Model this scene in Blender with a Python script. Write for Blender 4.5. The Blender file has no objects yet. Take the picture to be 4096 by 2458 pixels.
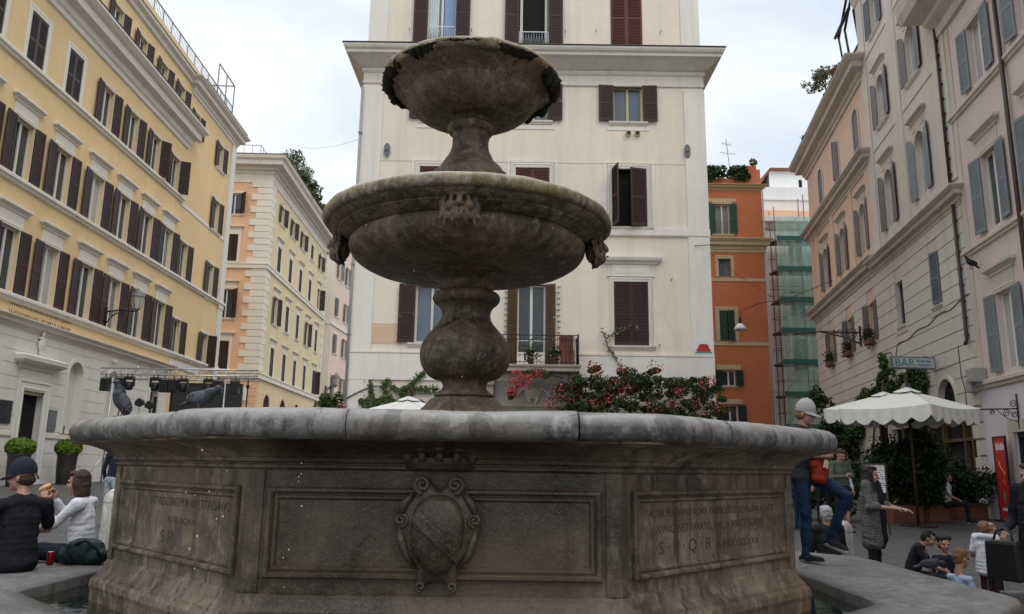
import bpy, bmesh, math, random
import numpy as np
from mathutils import Vector, Matrix, Euler
random.seed(7); RNG = np.random.default_rng(7)
S = bpy.context.scene
COL = S.collection
R = math.radians
PI = math.pi

# ------------------------------------------------------------------ object helpers
def tag(o, label=None, cat=None, group=None, kind=None):
    if label: o['label'] = label
    if cat: o['category'] = cat
    if group: o['group'] = group
    if kind: o['kind'] = kind
    return o

def empty(name, loc=(0, 0, 0), rz=0.0, label=None, cat=None, group=None):
    o = bpy.data.objects.new(name, None); COL.objects.link(o)
    o.location = loc; o.rotation_euler = (0, 0, rz); o.empty_display_size = .2
    return tag(o, label, cat, group)

def put(name, me, parent=None, loc=(0, 0, 0), rot=(0, 0, 0)):
    o = bpy.data.objects.new(name, me); COL.objects.link(o)
    o.location = loc; o.rotation_euler = rot
    if parent is not None: o.parent = parent
    return o

def copy_tree(o, parent=None):
    c = o.copy(); COL.objects.link(c)
    if parent is not None: c.parent = parent
    for ch in list(o.children): copy_tree(ch, c)
    return c

class MB:
    """collects geometry for ONE mesh object"""
    def __init__(s): s.v = []; s.f = []; s.m = []; s.sm = []
    def add(s, verts, faces, mi=0, smooth=False):
        b = len(s.v); s.v.extend([tuple(p) for p in verts])
        for f in faces:
            s.f.append(tuple(i + b for i in f)); s.m.append(mi); s.sm.append(smooth)
        return s
    def box(s, x0, x1, y0, y1, z0, z1, mi=0):
        v = [(x0,y0,z0),(x1,y0,z0),(x1,y1,z0),(x0,y1,z0),(x0,y0,z1),(x1,y0,z1),(x1,y1,z1),(x0,y1,z1)]
        return s.add(v, [(0,3,2,1),(4,5,6,7),(0,1,5,4),(1,2,6,5),(2,3,7,6),(3,0,4,7)], mi)
    def bevbox(s, x0, x1, y0, y1, z0, z1, b=.01, mi=0):
        bm = bmesh.new(); bmesh.ops.create_cube(bm, size=1)
        for v in bm.verts:
            v.co = ((x0 if v.co.x < 0 else x1), (y0 if v.co.y < 0 else y1), (z0 if v.co.z < 0 else z1))
        bmesh.ops.bevel(bm, geom=bm.edges[:], offset=b, segments=2, affect='EDGES', profile=.6)
        return s.bm(bm, mi)
    def bm(s, bm, mi=0, smooth=False, M=None):
        bm.verts.index_update()
        vs = [(M @ v.co if M else v.co.copy()) for v in bm.verts]
        s.add(vs, [[v.index for v in f.verts] for f in bm.faces], mi, smooth); bm.free(); return s
    def quad(s, a, b, c, d, mi=0): return s.add([a, b, c, d], [(0, 1, 2, 3)], mi)
    def poly(s, pts, mi=0): return s.add(pts, [tuple(range(len(pts)))], mi)
    def prism(s, pts, axis, a, b, mi=0, smooth=False):
        """2-D outline extruded along an axis ('x','y','z') from a to b"""
        n = len(pts)
        def P(p, t):
            return (t, p[0], p[1]) if axis == 'x' else (p[0], t, p[1]) if axis == 'y' else (p[0], p[1], t)
        v = [P(p, a) for p in pts] + [P(p, b) for p in pts]
        fs = [(i, (i + 1) % n, n + (i + 1) % n, n + i) for i in range(n)]
        s.add(v, fs, mi, smooth); s.add(v[:n], [tuple(range(n))], mi); s.add(v[n:], [tuple(range(n))], mi)
        return s
    def tube(s, pts, r, n=8, mi=0, cap=True, smooth=True):
        pts = [Vector(p) for p in pts]; k = len(pts)
        rr = r if hasattr(r, '__len__') else [r] * k
        rings = []; up = Vector((0, 0, 1)); prev = None
        for i, p in enumerate(pts):
            t = (pts[min(i + 1, k - 1)] - pts[max(i - 1, 0)])
            if t.length < 1e-9: t = Vector((0, 0, 1))
            t.normalize()
            a = prev if prev is not None else (up if abs(t.z) < .95 else Vector((1, 0, 0)))
            x = a - t * a.dot(t)
            if x.length < 1e-6: x = Vector((1, 0, 0)) - t * t.x
            x.normalize(); prev = x; y = t.cross(x)
            rings.append([p + (x * math.cos(2*PI*j/n) + y * math.sin(2*PI*j/n)) * rr[i] for j in range(n)])
        v = [q for rg in rings for q in rg]
        fs = [(i*n+j, i*n+(j+1) % n, (i+1)*n+(j+1) % n, (i+1)*n+j) for i in range(k-1) for j in range(n)]
        s.add(v, fs, mi, smooth)
        if cap:
            s.add(rings[0], [tuple(reversed(range(n)))], mi); s.add(rings[-1], [tuple(range(n))], mi)
        return s
    def lathe(s, prof, n=64, c=(0, 0, 0), mi=0, smooth=True, jitter=None):
        v = []; k = len(prof)
        for i, (r, z) in enumerate(prof):
            for j in range(n):
                a = 2*PI*j/n; q = r
                zz = z
                if jitter: q, zz = jitter(r, z, a)
                v.append((c[0] + q*math.cos(a), c[1] + q*math.sin(a), c[2] + zz))
        fs = [(i*n+j, i*n+(j+1) % n, (i+1)*n+(j+1) % n, (i+1)*n+j) for i in range(k-1) for j in range(n)]
        s.add(v, fs, mi, smooth)
        return s
    def ell(s, c, r, n=12, m=8, mi=0, M=None, smooth=True):
        v = []; c = Vector(c)
        for i in range(m + 1):
            t = PI*i/m
            for j in range(n):
                a = 2*PI*j/n
                p = Vector((r[0]*math.sin(t)*math.cos(a), r[1]*math.sin(t)*math.sin(a), r[2]*math.cos(t)))
                v.append(c + (M @ p if M else p))
        fs = [(i*n+j, (i+1)*n+j, (i+1)*n+(j+1) % n, i*n+(j+1) % n) for i in range(m) for j in range(n)]
        return s.add(v, fs, mi, smooth)
    def sweep(s, path, prof, closed=False, mi=0, caps=True, smooth=False):
        """profile [(out, z)] carried along a plan path with mitred corners; 'out' is to the right of travel"""
        n = len(path); P = [Vector((p[0], p[1])) for p in path]; offs = []
        for i in range(n):
            a = P[i] - P[i-1] if (closed or i > 0) else P[i+1] - P[i]
            b = P[(i+1) % n] - P[i] if (closed or i < n-1) else a
            a = a.normalized(); b = b.normalized()
            na = Vector((a.y, -a.x)); nb = Vector((b.y, -b.x)); m = (na + nb)
            m = m / max(1e-6, m.dot(na)) if m.length > 1e-6 else na
            offs.append(m)
        k = len(prof); v = []
        for i in range(n):
            for (o, z) in prof: v.append((P[i].x + offs[i].x*o, P[i].y + offs[i].y*o, z))
        fs = []
        for i in range(n if closed else n-1):
            j = (i+1) % n
            for q in range(k-1): fs.append((i*k+q, j*k+q, j*k+q+1, i*k+q+1))
        s.add(v, fs, mi, smooth)
        if caps and not closed:
            s.add(v[:k], [tuple(range(k))], mi); s.add(v[-k:], [tuple(range(k))], mi)
        return s
    def mesh(s, name, mats):
        me = bpy.data.meshes.new(name); me.from_pydata(s.v, [], s.f)
        if not hasattr(mats, '__len__'): mats = [mats]
        for m in mats: me.materials.append(m)
        me.polygons.foreach_set('material_index', s.m); me.polygons.foreach_set('use_smooth', s.sm)
        bm = bmesh.new(); bm.from_mesh(me); bmesh.ops.remove_doubles(bm, verts=bm.verts, dist=1e-5)
        bmesh.ops.recalc_face_normals(bm, faces=bm.faces); bm.to_mesh(me); bm.free()
        me.update(); return me
    def build(s, name, mats, parent=None, loc=(0, 0, 0), rot=(0, 0, 0)):
        return put(name, s.mesh(name, mats), parent, loc, rot)

def leafmesh(name, pts, nrm, sizes, mats, mis, parent=None, loc=(0,0,0), aspect=.6, kind=None):
    """many leaf-shaped faces; fast path straight to mesh data"""
    n = len(pts); pts = np.asarray(pts, float); nrm = np.asarray(nrm, float)
    nrm /= np.linalg.norm(nrm, axis=1, keepdims=True) + 1e-9
    rnd = RNG.normal(size=(n, 3)); t = np.cross(nrm, rnd); t /= np.linalg.norm(t, axis=1, keepdims=True) + 1e-9
    b = np.cross(nrm, t); sz = np.asarray(sizes)[:, None]
    v = np.empty((n, 4, 3)); v[:, 0] = pts - t*sz; v[:, 1] = pts + b*sz*aspect + nrm*sz*.15; v[:, 2] = pts + t*sz; v[:, 3] = pts - b*sz*aspect + nrm*sz*.15
    me = bpy.data.meshes.new(name); me.vertices.add(4*n); me.vertices.foreach_set('co', v.reshape(-1))
    me.loops.add(4*n); me.loops.foreach_set('vertex_index', np.arange(4*n, dtype=np.int32))
    me.polygons.add(n); me.polygons.foreach_set('loop_start', np.arange(0, 4*n, 4, dtype=np.int32))
    me.polygons.foreach_set('loop_total', np.full(n, 4, dtype=np.int32))
    for m in mats: me.materials.append(m)
    me.polygons.foreach_set('material_index', np.asarray(mis, dtype=np.int32)); me.update(calc_edges=True); me.validate()
    o = put(name, me, parent, loc)
    if kind: o['kind'] = kind
    return o

# ------------------------------------------------------------------ materials
class NT:
    def __init__(s, name):
        s.mat = bpy.data.materials.new(name); s.mat.use_nodes = True; s.nt = s.mat.node_tree
        s.b = s.nt.nodes['Principled BSDF']; s.tc = s.nt.nodes.new('ShaderNodeTexCoord')
    def n(s, t, **k):
        nd = s.nt.nodes.new(t)
        for a, b in k.items(): setattr(nd, a, b)
        return nd
    def l(s, a, b): s.nt.links.new(a, b)
    def setin(s, sock, v):
        if hasattr(v, 'is_linked'): s.l(v, sock)
        elif hasattr(v, '__len__') and len(v) == 3 and sock.type == 'RGBA': sock.default_value = (*v, 1)
        else: sock.default_value = v
    def vec(s, scale=(1,1,1), src='Object'):
        m = s.n('ShaderNodeMapping'); s.l(s.tc.outputs[src], m.inputs['Vector']); m.inputs['Scale'].default_value = scale; return m.outputs[0]
    def noise(s, scale, detail=4, rough=.6, vec=None, dist=0):
        x = s.n('ShaderNodeTexNoise'); s.l(vec or s.vec(), x.inputs['Vector']); x.inputs['Scale'].default_value = scale
        x.inputs['Detail'].default_value = detail; x.inputs['Roughness'].default_value = rough; x.inputs['Distortion'].default_value = dist
        return x.outputs['Fac']
    def vor(s, scale, vec=None, feature='F1', out='Distance', rnd=1):
        x = s.n('ShaderNodeTexVoronoi', feature=feature); s.l(vec or s.vec(), x.inputs['Vector']); x.inputs['Scale'].default_value = scale
        x.inputs['Randomness'].default_value = rnd; return x.outputs[out]
    def ramp(s, fac, p0, p1, v0=0., v1=1.):
        x = s.n('ShaderNodeMapRange'); s.setin(x.inputs['Value'], fac); x.inputs['From Min'].default_value = p0; x.inputs['From Max'].default_value = p1
        x.inputs['To Min'].default_value = v0; x.inputs['To Max'].default_value = v1; return x.outputs[0]
    def mix(s, fac, a, b, mode='MIX'):
        x = s.n('ShaderNodeMix', data_type='RGBA', blend_type=mode); s.setin(x.inputs[0], fac); s.setin(x.inputs[6], a); s.setin(x.inputs[7], b); return x.outputs[2]
    def math(s, op, a, b=0.):
        x = s.n('ShaderNodeMath', operation=op); s.setin(x.inputs[0], a); s.setin(x.inputs[1], b); return x.outputs[0]
    def nz(s):
        g = s.n('ShaderNodeNewGeometry'); x = s.n('ShaderNodeSeparateXYZ'); s.l(g.outputs['Normal'], x.inputs[0]); return x.outputs['Z']
    def oz(s):
        x = s.n('ShaderNodeSeparateXYZ'); s.l(s.tc.outputs['Object'], x.inputs[0]); return x.outputs['Z']
    def bump(s, h, strength=.3, dist=.02):
        x = s.n('ShaderNodeBump'); x.inputs['Strength'].default_value = strength; x.inputs['Distance'].default_value = dist
        s.l(h, x.inputs['Height']); s.l(x.outputs[0], s.b.inputs['Normal'])
    def done(s, col, rough=.8, spec=.3, metal=0):
        s.setin(s.b.inputs['Base Color'], col); s.setin(s.b.inputs['Roughness'], rough)
        s.b.inputs['Specular IOR Level'].default_value = spec; s.b.inputs['Metallic'].default_value = metal
        return s.mat

def sc(c, k): return tuple(min(1, x*k) for x in c)

def m_plaster(name, c, var=.14, streak=.22, grime=None, gz=None, patch=.0):
    t = NT(name)
    a = t.mix(t.ramp(t.noise(.45, 5, .65), .3, .7), sc(c, 1-var), sc(c, 1+var*.5))
    st = t.noise(1.0, 5, .7, t.vec((2.2, 2.2, .16)))
    a = t.mix(t.ramp(st, .49, .68, 0, streak), a, sc(grime or (c[0]*.6, c[1]*.58, c[2]*.55), 1))
    if patch:
        p = t.noise(.9, 4, .75, None, 1.2); a = t.mix(t.ramp(p, .6, .64, 0, patch), a, sc(c, .82))
    f = t.noise(38, 3, .7); a = t.mix(.22, a, t.mix(f, sc(c, .7), sc(c, 1.2)))
    t.bump(t.math('ADD', f, t.math('MULTIPLY', t.noise(6, 4), .8)), .22, .012)
    return t.done(a, .9, .15)

def m_simple(name, c, rough=.6, var=.15, scale=8, metal=0, spec=.4, bump=0.):
    t = NT(name); a = t.mix(t.noise(scale, 4, .6), sc(c, 1-var), sc(c, 1+var))
    if bump: t.bump(t.noise(scale*4, 3), bump, .01)
    return t.done(a, rough, spec, metal)

def m_wood(name, c, rough=.55):
    t = NT(name); g = t.noise(6, 5, .7, t.vec((6, 6, .5))); f = t.noise(.9, 3)
    a = t.mix(g, sc(c, .65), sc(c, 1.35)); a = t.mix(t.ramp(f, .4, .75, 0, .4), a, sc(c, 1.6))
    return t.done(a, rough, .3)

def m_glass(name, c=(.05,.06,.06), rough=.06):
    t = NT(name); n_ = t.noise(.8, 2)
    t.bump(n_, .05, .02)
    return t.done(t.mix(n_, sc(c, .7), sc(c, 1.3)), rough, .6)

def m_stone(name, base, dark, light, stain, moss=None, pit=1., wet=.75, sscale=1.5, topl=0., mossdown=0., soak=0., splash=0., streak=.85):
    """weathered travertine: mottled, vertically streaked, pitted; optional moss and paler upward faces"""
    t = NT(name)
    n1 = t.noise(sscale, 6, .65, None, .6); n2 = t.noise(sscale*5, 5, .7); n3 = t.noise(60, 3, .7)
    a = t.mix(t.ramp(n1, .40, .60), dark, base)
    a = t.mix(t.ramp(n2, .50, .64, 0, .6), a, light)
    n4 = t.noise(sscale*2.3, 6, .7, None, 1.2); a = t.mix(t.ramp(n4, .54, .64, 0, .7), a, sc(dark, .75))
    st = t.noise(2.2, 6, .75, t.vec((5, 5, .35)))
    a = t.mix(t.ramp(st, .50, .62, 0, streak), a, stain)
    warm = t.noise(.8, 3, .5, t.vec((1.3, 1.3, 1.3)))
    a = t.mix(t.ramp(warm, .5, .7, 0, .5), a, (base[0]*1.1, base[1]*.84, base[2]*.58))
    if topl:  # upward faces mix toward the paler tone
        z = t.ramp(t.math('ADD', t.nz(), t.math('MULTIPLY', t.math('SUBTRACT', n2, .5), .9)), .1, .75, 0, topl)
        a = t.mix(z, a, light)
    if moss:
        mz = t.noise(2.6, 6, .75, None, .8)
        up = t.ramp(t.nz(), -.7, .5, 1 if mossdown else .35, .35 if mossdown else 1)
        a = t.mix(t.math('MULTIPLY', t.ramp(mz, .47, .58, 0, .85), up), a, moss)
    if splash:      # sharp edged wet runs over dry pale stone
        sp = t.noise(2.6, 4, .55, t.vec((1.6, 1.6, .55)), .5); a = t.mix(t.ramp(sp, .55, .575, 0, splash), a, sc(dark, .55))
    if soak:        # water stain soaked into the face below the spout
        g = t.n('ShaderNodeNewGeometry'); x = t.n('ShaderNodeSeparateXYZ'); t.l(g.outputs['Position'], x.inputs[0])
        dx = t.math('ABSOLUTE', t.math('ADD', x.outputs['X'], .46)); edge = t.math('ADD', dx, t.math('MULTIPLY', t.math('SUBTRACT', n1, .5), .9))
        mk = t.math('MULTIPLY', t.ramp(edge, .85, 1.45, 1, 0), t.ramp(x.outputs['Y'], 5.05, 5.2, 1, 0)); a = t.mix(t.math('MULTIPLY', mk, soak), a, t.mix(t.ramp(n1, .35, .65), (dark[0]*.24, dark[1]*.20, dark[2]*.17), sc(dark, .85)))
    pits = t.ramp(t.vor(42, t.vec((1, 1, 2.2))), .0, .22, 1, 0)
    pm = t.math('MULTIPLY', pits, t.ramp(n2, .45, .62))
    a = t.mix(t.math('MULTIPLY', pm, .8*pit), a, sc(dark, .3))
    a = t.mix(t.math('MULTIPLY', t.ramp(n3, .5, .8), .18), a, sc(light, 1.1))
    h = t.math('SUBTRACT', t.math('ADD', t.math('MULTIPLY', n2, 1.2), t.math('MULTIPLY', n3, .35)), t.math('MULTIPLY', pm, 1.2))
    t.bump(h, .42, .02)
    r_ = t.ramp(n1, .3, .7, wet-.2, wet+.12)
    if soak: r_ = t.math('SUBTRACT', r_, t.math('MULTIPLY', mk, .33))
    return t.done(a, r_, .35)

M = {}
M['plaster_white'] = m_plaster('plaster_white', (.80,.76,.68), .09, .42, (.48,.45,.40), patch=.3)
M['plaster_cream'] = m_plaster('plaster_cream', (.80,.715,.585), .11, .5, (.56,.49,.40), patch=.45)
M['plaster_yellow'] = m_plaster('plaster_yellow', (.72,.54,.295), .09, .26, (.50,.38,.22), patch=.2)
M['trim_white'] = m_plaster('trim_white', (.70,.66,.58), .10, .35, (.34,.31,.27))
M['trim_left'] = m_plaster('trim_left', (.70,.66,.58), .08, .22, (.42,.39,.34))
M['church_white'] = m_plaster('church_white', (.68,.66,.61), .08, .25, (.42,.40,.36))
M['plaster_orange'] = m_plaster('plaster_orange', (.74,.46,.29), .06, .15, (.55,.34,.2))
M['plaster_ochre'] = m_plaster('plaster_ochre', (.70,.57,.37), .06, .15, (.5,.39,.24))
M['plaster_pale'] = m_plaster('plaster_pale', (.74,.68,.58), .06, .15, (.5,.46,.4))
M['plaster_blush'] = m_plaster('plaster_blush', (.72,.55,.45), .06, .15, (.5,.4,.34))
M['plaster_rust'] = m_plaster('plaster_rust', (.50,.165,.075), .16, .3, (.36,.12,.05), patch=.3)
M['plaster_sand'] = m_plaster('plaster_sand', (.48,.40,.25), .1, .25, (.3,.25,.16))
M['plaster_grey'] = m_plaster('plaster_grey', (.585,.535,.47), .10, .36, (.38,.33,.28), patch=.2)
M['plaster_rustic'] = m_plaster('plaster_rustic', (.60,.56,.505), .10, .40, (.36,.33,.29), patch=.2)
M['plaster_peach'] = m_plaster('plaster_peach', (.66,.47,.355), .08, .28, (.42,.27,.17))
M['plaster_pink'] = m_plaster('plaster_pink', (.61,.495,.465), .08, .32, (.45,.34,.31), patch=.2)
M['plaster_lilac'] = m_plaster('plaster_lilac', (.66,.615,.64), .07, .25, (.38,.35,.36))
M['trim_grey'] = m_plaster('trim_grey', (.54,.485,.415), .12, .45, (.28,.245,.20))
M['trim_grimy'] = m_plaster('trim_grimy', (.43,.385,.315), .16, .6, (.16,.14,.11), patch=.5)
M['scaf_white'] = m_plaster('scaf_white', (.80,.81,.80), .06, .2, (.5,.5,.5))
M['wood_dark'] = m_wood('wood_dark', (.038,.0175,.014))
M['wood_maroon'] = m_wood('wood_maroon', (.043,.021,.018))
M['wood_red'] = m_wood('wood_red', (.095,.028,.019))
M['wood_old'] = m_wood('wood_old', (.085,.05,.022))
M['wood_umber'] = m_wood('wood_umber', (.055,.045,.043))
M['wood_bluegrey'] = m_wood('wood_bluegrey', (.165,.19,.205))
M['wood_greybrown'] = m_wood('wood_greybrown', (.135,.125,.125))
M['wood_green'] = m_wood('wood_green', (.022,.055,.042))
M['wood_darkgreen'] = m_wood('wood_darkgreen', (.012,.026,.024))
M['wood_slate'] = m_wood('wood_slate', (.11,.125,.15))
M['sash_white'] = m_simple('sash_white', (.62,.61,.57), .5, .08)
M['sash_cream'] = m_simple('sash_cream', (.50,.43,.24), .5, .12)
M['glass'] = m_glass('glass', (.035,.045,.043))
M['glass_sky'] = m_glass('glass_sky', (.10,.14,.17), .04)
M['glass_soft'] = m_glass('glass_soft', (.20,.21,.19), .1)
M['glass_curtain'] = m_glass('glass_curtain', (.42,.42,.41), .12)
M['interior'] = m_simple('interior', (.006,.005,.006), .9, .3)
M['curtain'] = m_simple('curtain', (.62,.68,.68), .9, .1, 3)
M['curtain_blue'] = m_simple('curtain_blue', (.30,.42,.60), .9, .1, 3)
M['iron'] = m_simple('iron', (.02,.019,.018), .6, .3, 20, .3)
M['iron_grey'] = m_simple('iron_grey', (.16,.16,.165), .6, .3, 10, .2)
M['pipe_brown'] = m_simple('pipe_brown', (.035,.022,.018), .5, .3, 6)
M['pipe_grey'] = m_simple('pipe_grey', (.30,.29,.28), .5, .2, 6)
M['lead'] = m_simple('lead', (.05,.05,.052), .6, .3, 4)
M['tile'] = m_simple('tile', (.20,.085,.045), .85, .4, 6, bump=.4)
M['terracotta'] = m_simple('terracotta', (.20,.075,.045), .85, .3, 5, bump=.3)
M['black'] = m_simple('black', (.012,.012,.013), .5, .2)
M['alu'] = m_simple('alu', (.55,.56,.58), .35, .08, 8, .7)
M['screen'] = m_simple('screen', (.032,.033,.034), .6, .1)
M['canvas'] = m_simple('canvas', (.62,.60,.55), .85, .06, 4, bump=.15)
M['white_paint'] = m_simple('white_paint', (.72,.73,.74), .5, .05)
M['red_paint'] = m_simple('red_paint', (.50,.022,.014), .5, .08)
M['teal_paint'] = m_simple('teal_paint', (.05,.30,.25), .5, .1)
M['green_letter'] = m_simple('green_letter', (.01,.22,.15), .5, .1)
M['blue_letter'] = m_simple('blue_letter', (.12,.12,.42), .5, .1)
M['letter_brown'] = m_simple('letter_brown', (.14,.075,.035), .7, .1)
M['letter_cut'] = m_simple('letter_cut', (.066,.054,.041), .95, .2)
M['sign_white'] = m_simple('sign_white', (.40,.45,.46), .5, .08)
M['yellow_print'] = m_simple('yellow_print', (.55,.45,.01), .7, .1)
M['pot_dark'] = m_simple('pot_dark', (.035,.03,.028), .45, .3, 4)
M['plaque'] = m_simple('plaque', (.025,.026,.028), .25, .3, 5)
M['bark'] = m_simple('bark', (.07,.05,.035), .95, .4, 12, bump=.6)
for nm, c in dict(leaf_a=(.045,.085,.022), leaf_b=(.028,.055,.016), leaf_c=(.075,.115,.028), leaf_d=(.016,.034,.012), leaf_shade=(.010,.021,.009),
                  leaf_lime=(.12,.20,.018), leaf_lime_dark=(.065,.115,.012), leaf_olive=(.15,.17,.11), leaf_olive_dark=(.08,.10,.06),
                  leaf_brown=(.10,.05,.02), flower_red=(.42,.05,.045), flower_pink=(.46,.09,.13), flower_orange=(.42,.10,.035)).items():
    M[nm] = m_simple(nm, c, .7, .35, 3, 0, .25)
# fountain stones
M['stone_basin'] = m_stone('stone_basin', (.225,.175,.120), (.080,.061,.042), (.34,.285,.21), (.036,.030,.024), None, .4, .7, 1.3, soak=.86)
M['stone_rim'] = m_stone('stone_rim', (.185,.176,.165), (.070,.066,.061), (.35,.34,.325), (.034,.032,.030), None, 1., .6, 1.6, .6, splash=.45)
M['stone_stem'] = m_stone('stone_stem', (.125,.092,.060), (.028,.021,.015), (.24,.195,.145), (.014,.012,.010), None, .5, .6, 2.6, streak=.35)
M['stone_bowl'] = m_stone('stone_bowl', (.205,.155,.098), (.060,.045,.028), (.33,.275,.195), (.026,.021,.015), (.070,.070,.034), .6, .65, 2.2)
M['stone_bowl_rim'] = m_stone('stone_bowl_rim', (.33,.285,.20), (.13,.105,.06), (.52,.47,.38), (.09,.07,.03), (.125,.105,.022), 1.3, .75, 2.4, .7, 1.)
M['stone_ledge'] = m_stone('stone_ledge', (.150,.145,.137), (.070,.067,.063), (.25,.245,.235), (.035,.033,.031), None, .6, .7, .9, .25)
M['stone_bollard'] = m_stone('stone_bollard', (.52,.50,.46), (.34,.32,.29), (.62,.60,.57), (.24,.22,.19), None, .9, .8, 2)
M['moss_dark'] = m_simple('moss_dark', (.018,.017,.010), .95, .5, 30, bump=1.)
M['moss_green'] = m_simple('moss_green', (.06,.055,.015), .95, .5, 40, bump=1.)
def m_water(name, c):
    t = NT(name); t.bump(t.noise(7, 3, .5), .12, .02); return t.done(c, .03, .5)
M['water'] = m_water('water', (.012,.014,.010))
def m_drop():
    t = NT('droplet'); return t.done((.75,.78,.8), .1, .5)
M['droplet'] = m_drop()
def m_cobble():
    t = NT('cobbles'); v = t.vec((1, 1, .2))
    e = t.vor(8.5, v, 'DISTANCE_TO_EDGE', 'Distance', .55); cell = t.vor(8.5, v, 'F1', 'Color', .55)
    n_ = t.noise(.5, 4); a = t.mix(n_, (.046,.046,.048), (.105,.102,.10))
    x = t.n('ShaderNodeSeparateColor'); t.l(cell, x.inputs[0]); a = t.mix(t.math('MULTIPLY', x.outputs[0], .6), a, (.125,.122,.118))
    j = t.ramp(e, 0, .09, 0, 1); a = t.mix(j, (.035,.033,.03), a)
    t.bump(t.math('ADD', t.ramp(e, 0, .16, 0, 1), t.math('MULTIPLY', t.noise(30, 3), .25)), .6, .03)
    return t.done(a, .7, .3)
M['cobbles'] = m_cobble()
def m_net():
    t = NT('scaffold_net'); a = t.mix(t.noise(.7, 4, .6, None, 1.), (.17,.38,.31), (.40,.60,.52))
    b = t.n('ShaderNodeBsdfTransparent'); mx = t.n('ShaderNodeMixShader')
    out = t.nt.nodes['Material Output']; t.done(a, .8, .1)
    t.l(t.ramp(t.noise(1.1, 3, .6, t.vec((1, 1, .5))), .3, .7, .68, .42), mx.inputs[0]); t.l(t.b.outputs[0], mx.inputs[1]); t.l(b.outputs[0], mx.inputs[2]); t.l(mx.outputs[0], out.inputs[0])
    return t.mat
M['net'] = m_net()

def text(name, body, size, mat, parent, loc, rot, width=None, align='CENTER', depth=.003, height=None):
    cu = bpy.data.curves.new(name, 'FONT'); cu.body = body; cu.size = size; cu.align_x = align; cu.extrude = depth
    cu.resolution_u = 3
    o = bpy.data.objects.new(name, cu); COL.objects.link(o); bpy.context.view_layer.update()
    dg = bpy.context.evaluated_depsgraph_get(); me = bpy.data.meshes.new_from_object(o.evaluated_get(dg))
    bpy.data.objects.remove(o); bpy.data.curves.remove(cu)
    xs = [v.co.x for v in me.vertices]; ys = [v.co.y for v in me.vertices]
    w0 = (max(xs) - min(xs)) or 1; kx = (width/w0) if width else 1; ky = kx if height is None else height/((max(ys)-min(ys)) or 1)
    for v in me.vertices: v.co.x *= kx; v.co.y *= ky
    me.materials.clear(); me.materials.append(mat)
    for p in me.polygons: p.material_index = 0
    return put(name, me, parent, loc, rot)
# ------------------------------------------------------------------ sculpting: primitives fused by voxel remesh into one continuous surface
def cap(a, b, ra, rb, t=0): return ('c', Vector(a), Vector(b), ra, rb, t)
def ell(c, r, t=0, rot=None): return ('e', Vector(c), Vector(r), rot, None, t)

def sculpt(name, prims, mats, voxel=.01, parent=None, loc=(0, 0, 0), rot=(0, 0, 0), smooth=3, mesh_only=False):
    mb = MB()
    for p in prims:
        if p[0] == 'e': mb.ell(p[1], p[2], 14, 10, M=p[3])
        else:
            a, b, ra, rb = p[1:5]; d = b - a; L = d.length
            if L < 1e-6: mb.ell(a, (ra,)*3, 12, 8); continue
            d.normalize(); x = d.orthogonal().normalized(); y = d.cross(x); n = 10; rings = []
            for k in range(4): t = -PI/2 + k*PI/6 + .02; rings.append((a + d*ra*math.sin(t), ra*math.cos(t)))
            for k in range(4): t = k*PI/6 - .02; rings.append((b + d*rb*math.sin(t), rb*math.cos(t)))
            v = [c + (x*math.cos(2*PI*j/n) + y*math.sin(2*PI*j/n))*max(r, 1e-4) for c, r in rings for j in range(n)]
            k = len(rings)
            mb.add(v, [(i*n+j, i*n+(j+1) % n, (i+1)*n+(j+1) % n, (i+1)*n+j) for i in range(k-1) for j in range(n)])
            mb.add(v[:n], [tuple(reversed(range(n)))]); mb.add(v[-n:], [tuple(range(n))])
    me = bpy.data.meshes.new('tmp'); me.from_pydata(mb.v, [], mb.f); me.update()
    bm = bmesh.new(); bm.from_mesh(me); bmesh.ops.remove_doubles(bm, verts=bm.verts, dist=1e-6); bmesh.ops.recalc_face_normals(bm, faces=bm.faces); bm.to_mesh(me); bm.free()
    o = bpy.data.objects.new('tmp', me); COL.objects.link(o)
    m1 = o.modifiers.new('r', 'REMESH'); m1.mode = 'VOXEL'; m1.voxel_size = voxel; m1.use_smooth_shade = True
    if smooth:
        m2 = o.modifiers.new('s', 'SMOOTH'); m2.factor = .5; m2.iterations = smooth
    bpy.context.view_layer.update(); dg = bpy.context.evaluated_depsgraph_get()
    out = bpy.data.meshes.new_from_object(o.evaluated_get(dg)); bpy.data.objects.remove(o); bpy.data.meshes.remove(me)
    out.name = name; out.materials.clear()
    if not hasattr(mats, '__len__'): mats = [mats]
    for m in mats: out.materials.append(m)
    n = len(out.polygons)
    if len(mats) > 1 and n:
        c = np.empty(n*3); out.polygons.foreach_get('center', c); c = c.reshape(-1, 3); best = np.full(n, 1e9); mi = np.zeros(n, np.int32)
        for p in prims:
            if p[0] == 'e':
                q = c - np.array(p[1])
                if p[3]: q = q @ np.array(p[3].to_3x3())
                r = np.array(p[2]); d = (np.linalg.norm(q/r, axis=1) - 1)*r.min()
            else:
                a = np.array(p[1]); b = np.array(p[2]); ab = b - a; t = np.clip(((c-a) @ ab)/(ab @ ab + 1e-12), 0, 1)
                d = np.linalg.norm(c - a - t[:, None]*ab, axis=1) - (p[3] + (p[4]-p[3])*t)
            k = d < best; best[k] = d[k]; mi[k] = p[5]
        out.polygons.foreach_set('material_index', mi)
    out.polygons.foreach_set('use_smooth', [True]*n); out.update()
    if mesh_only: return out
    return put(name, out, parent, loc, rot)

from mathutils import noise as mnoise
def nz3(x, y, z): return mnoise.fractal(Vector((x, y, z)), 1.0, 2.0, 4)

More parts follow.
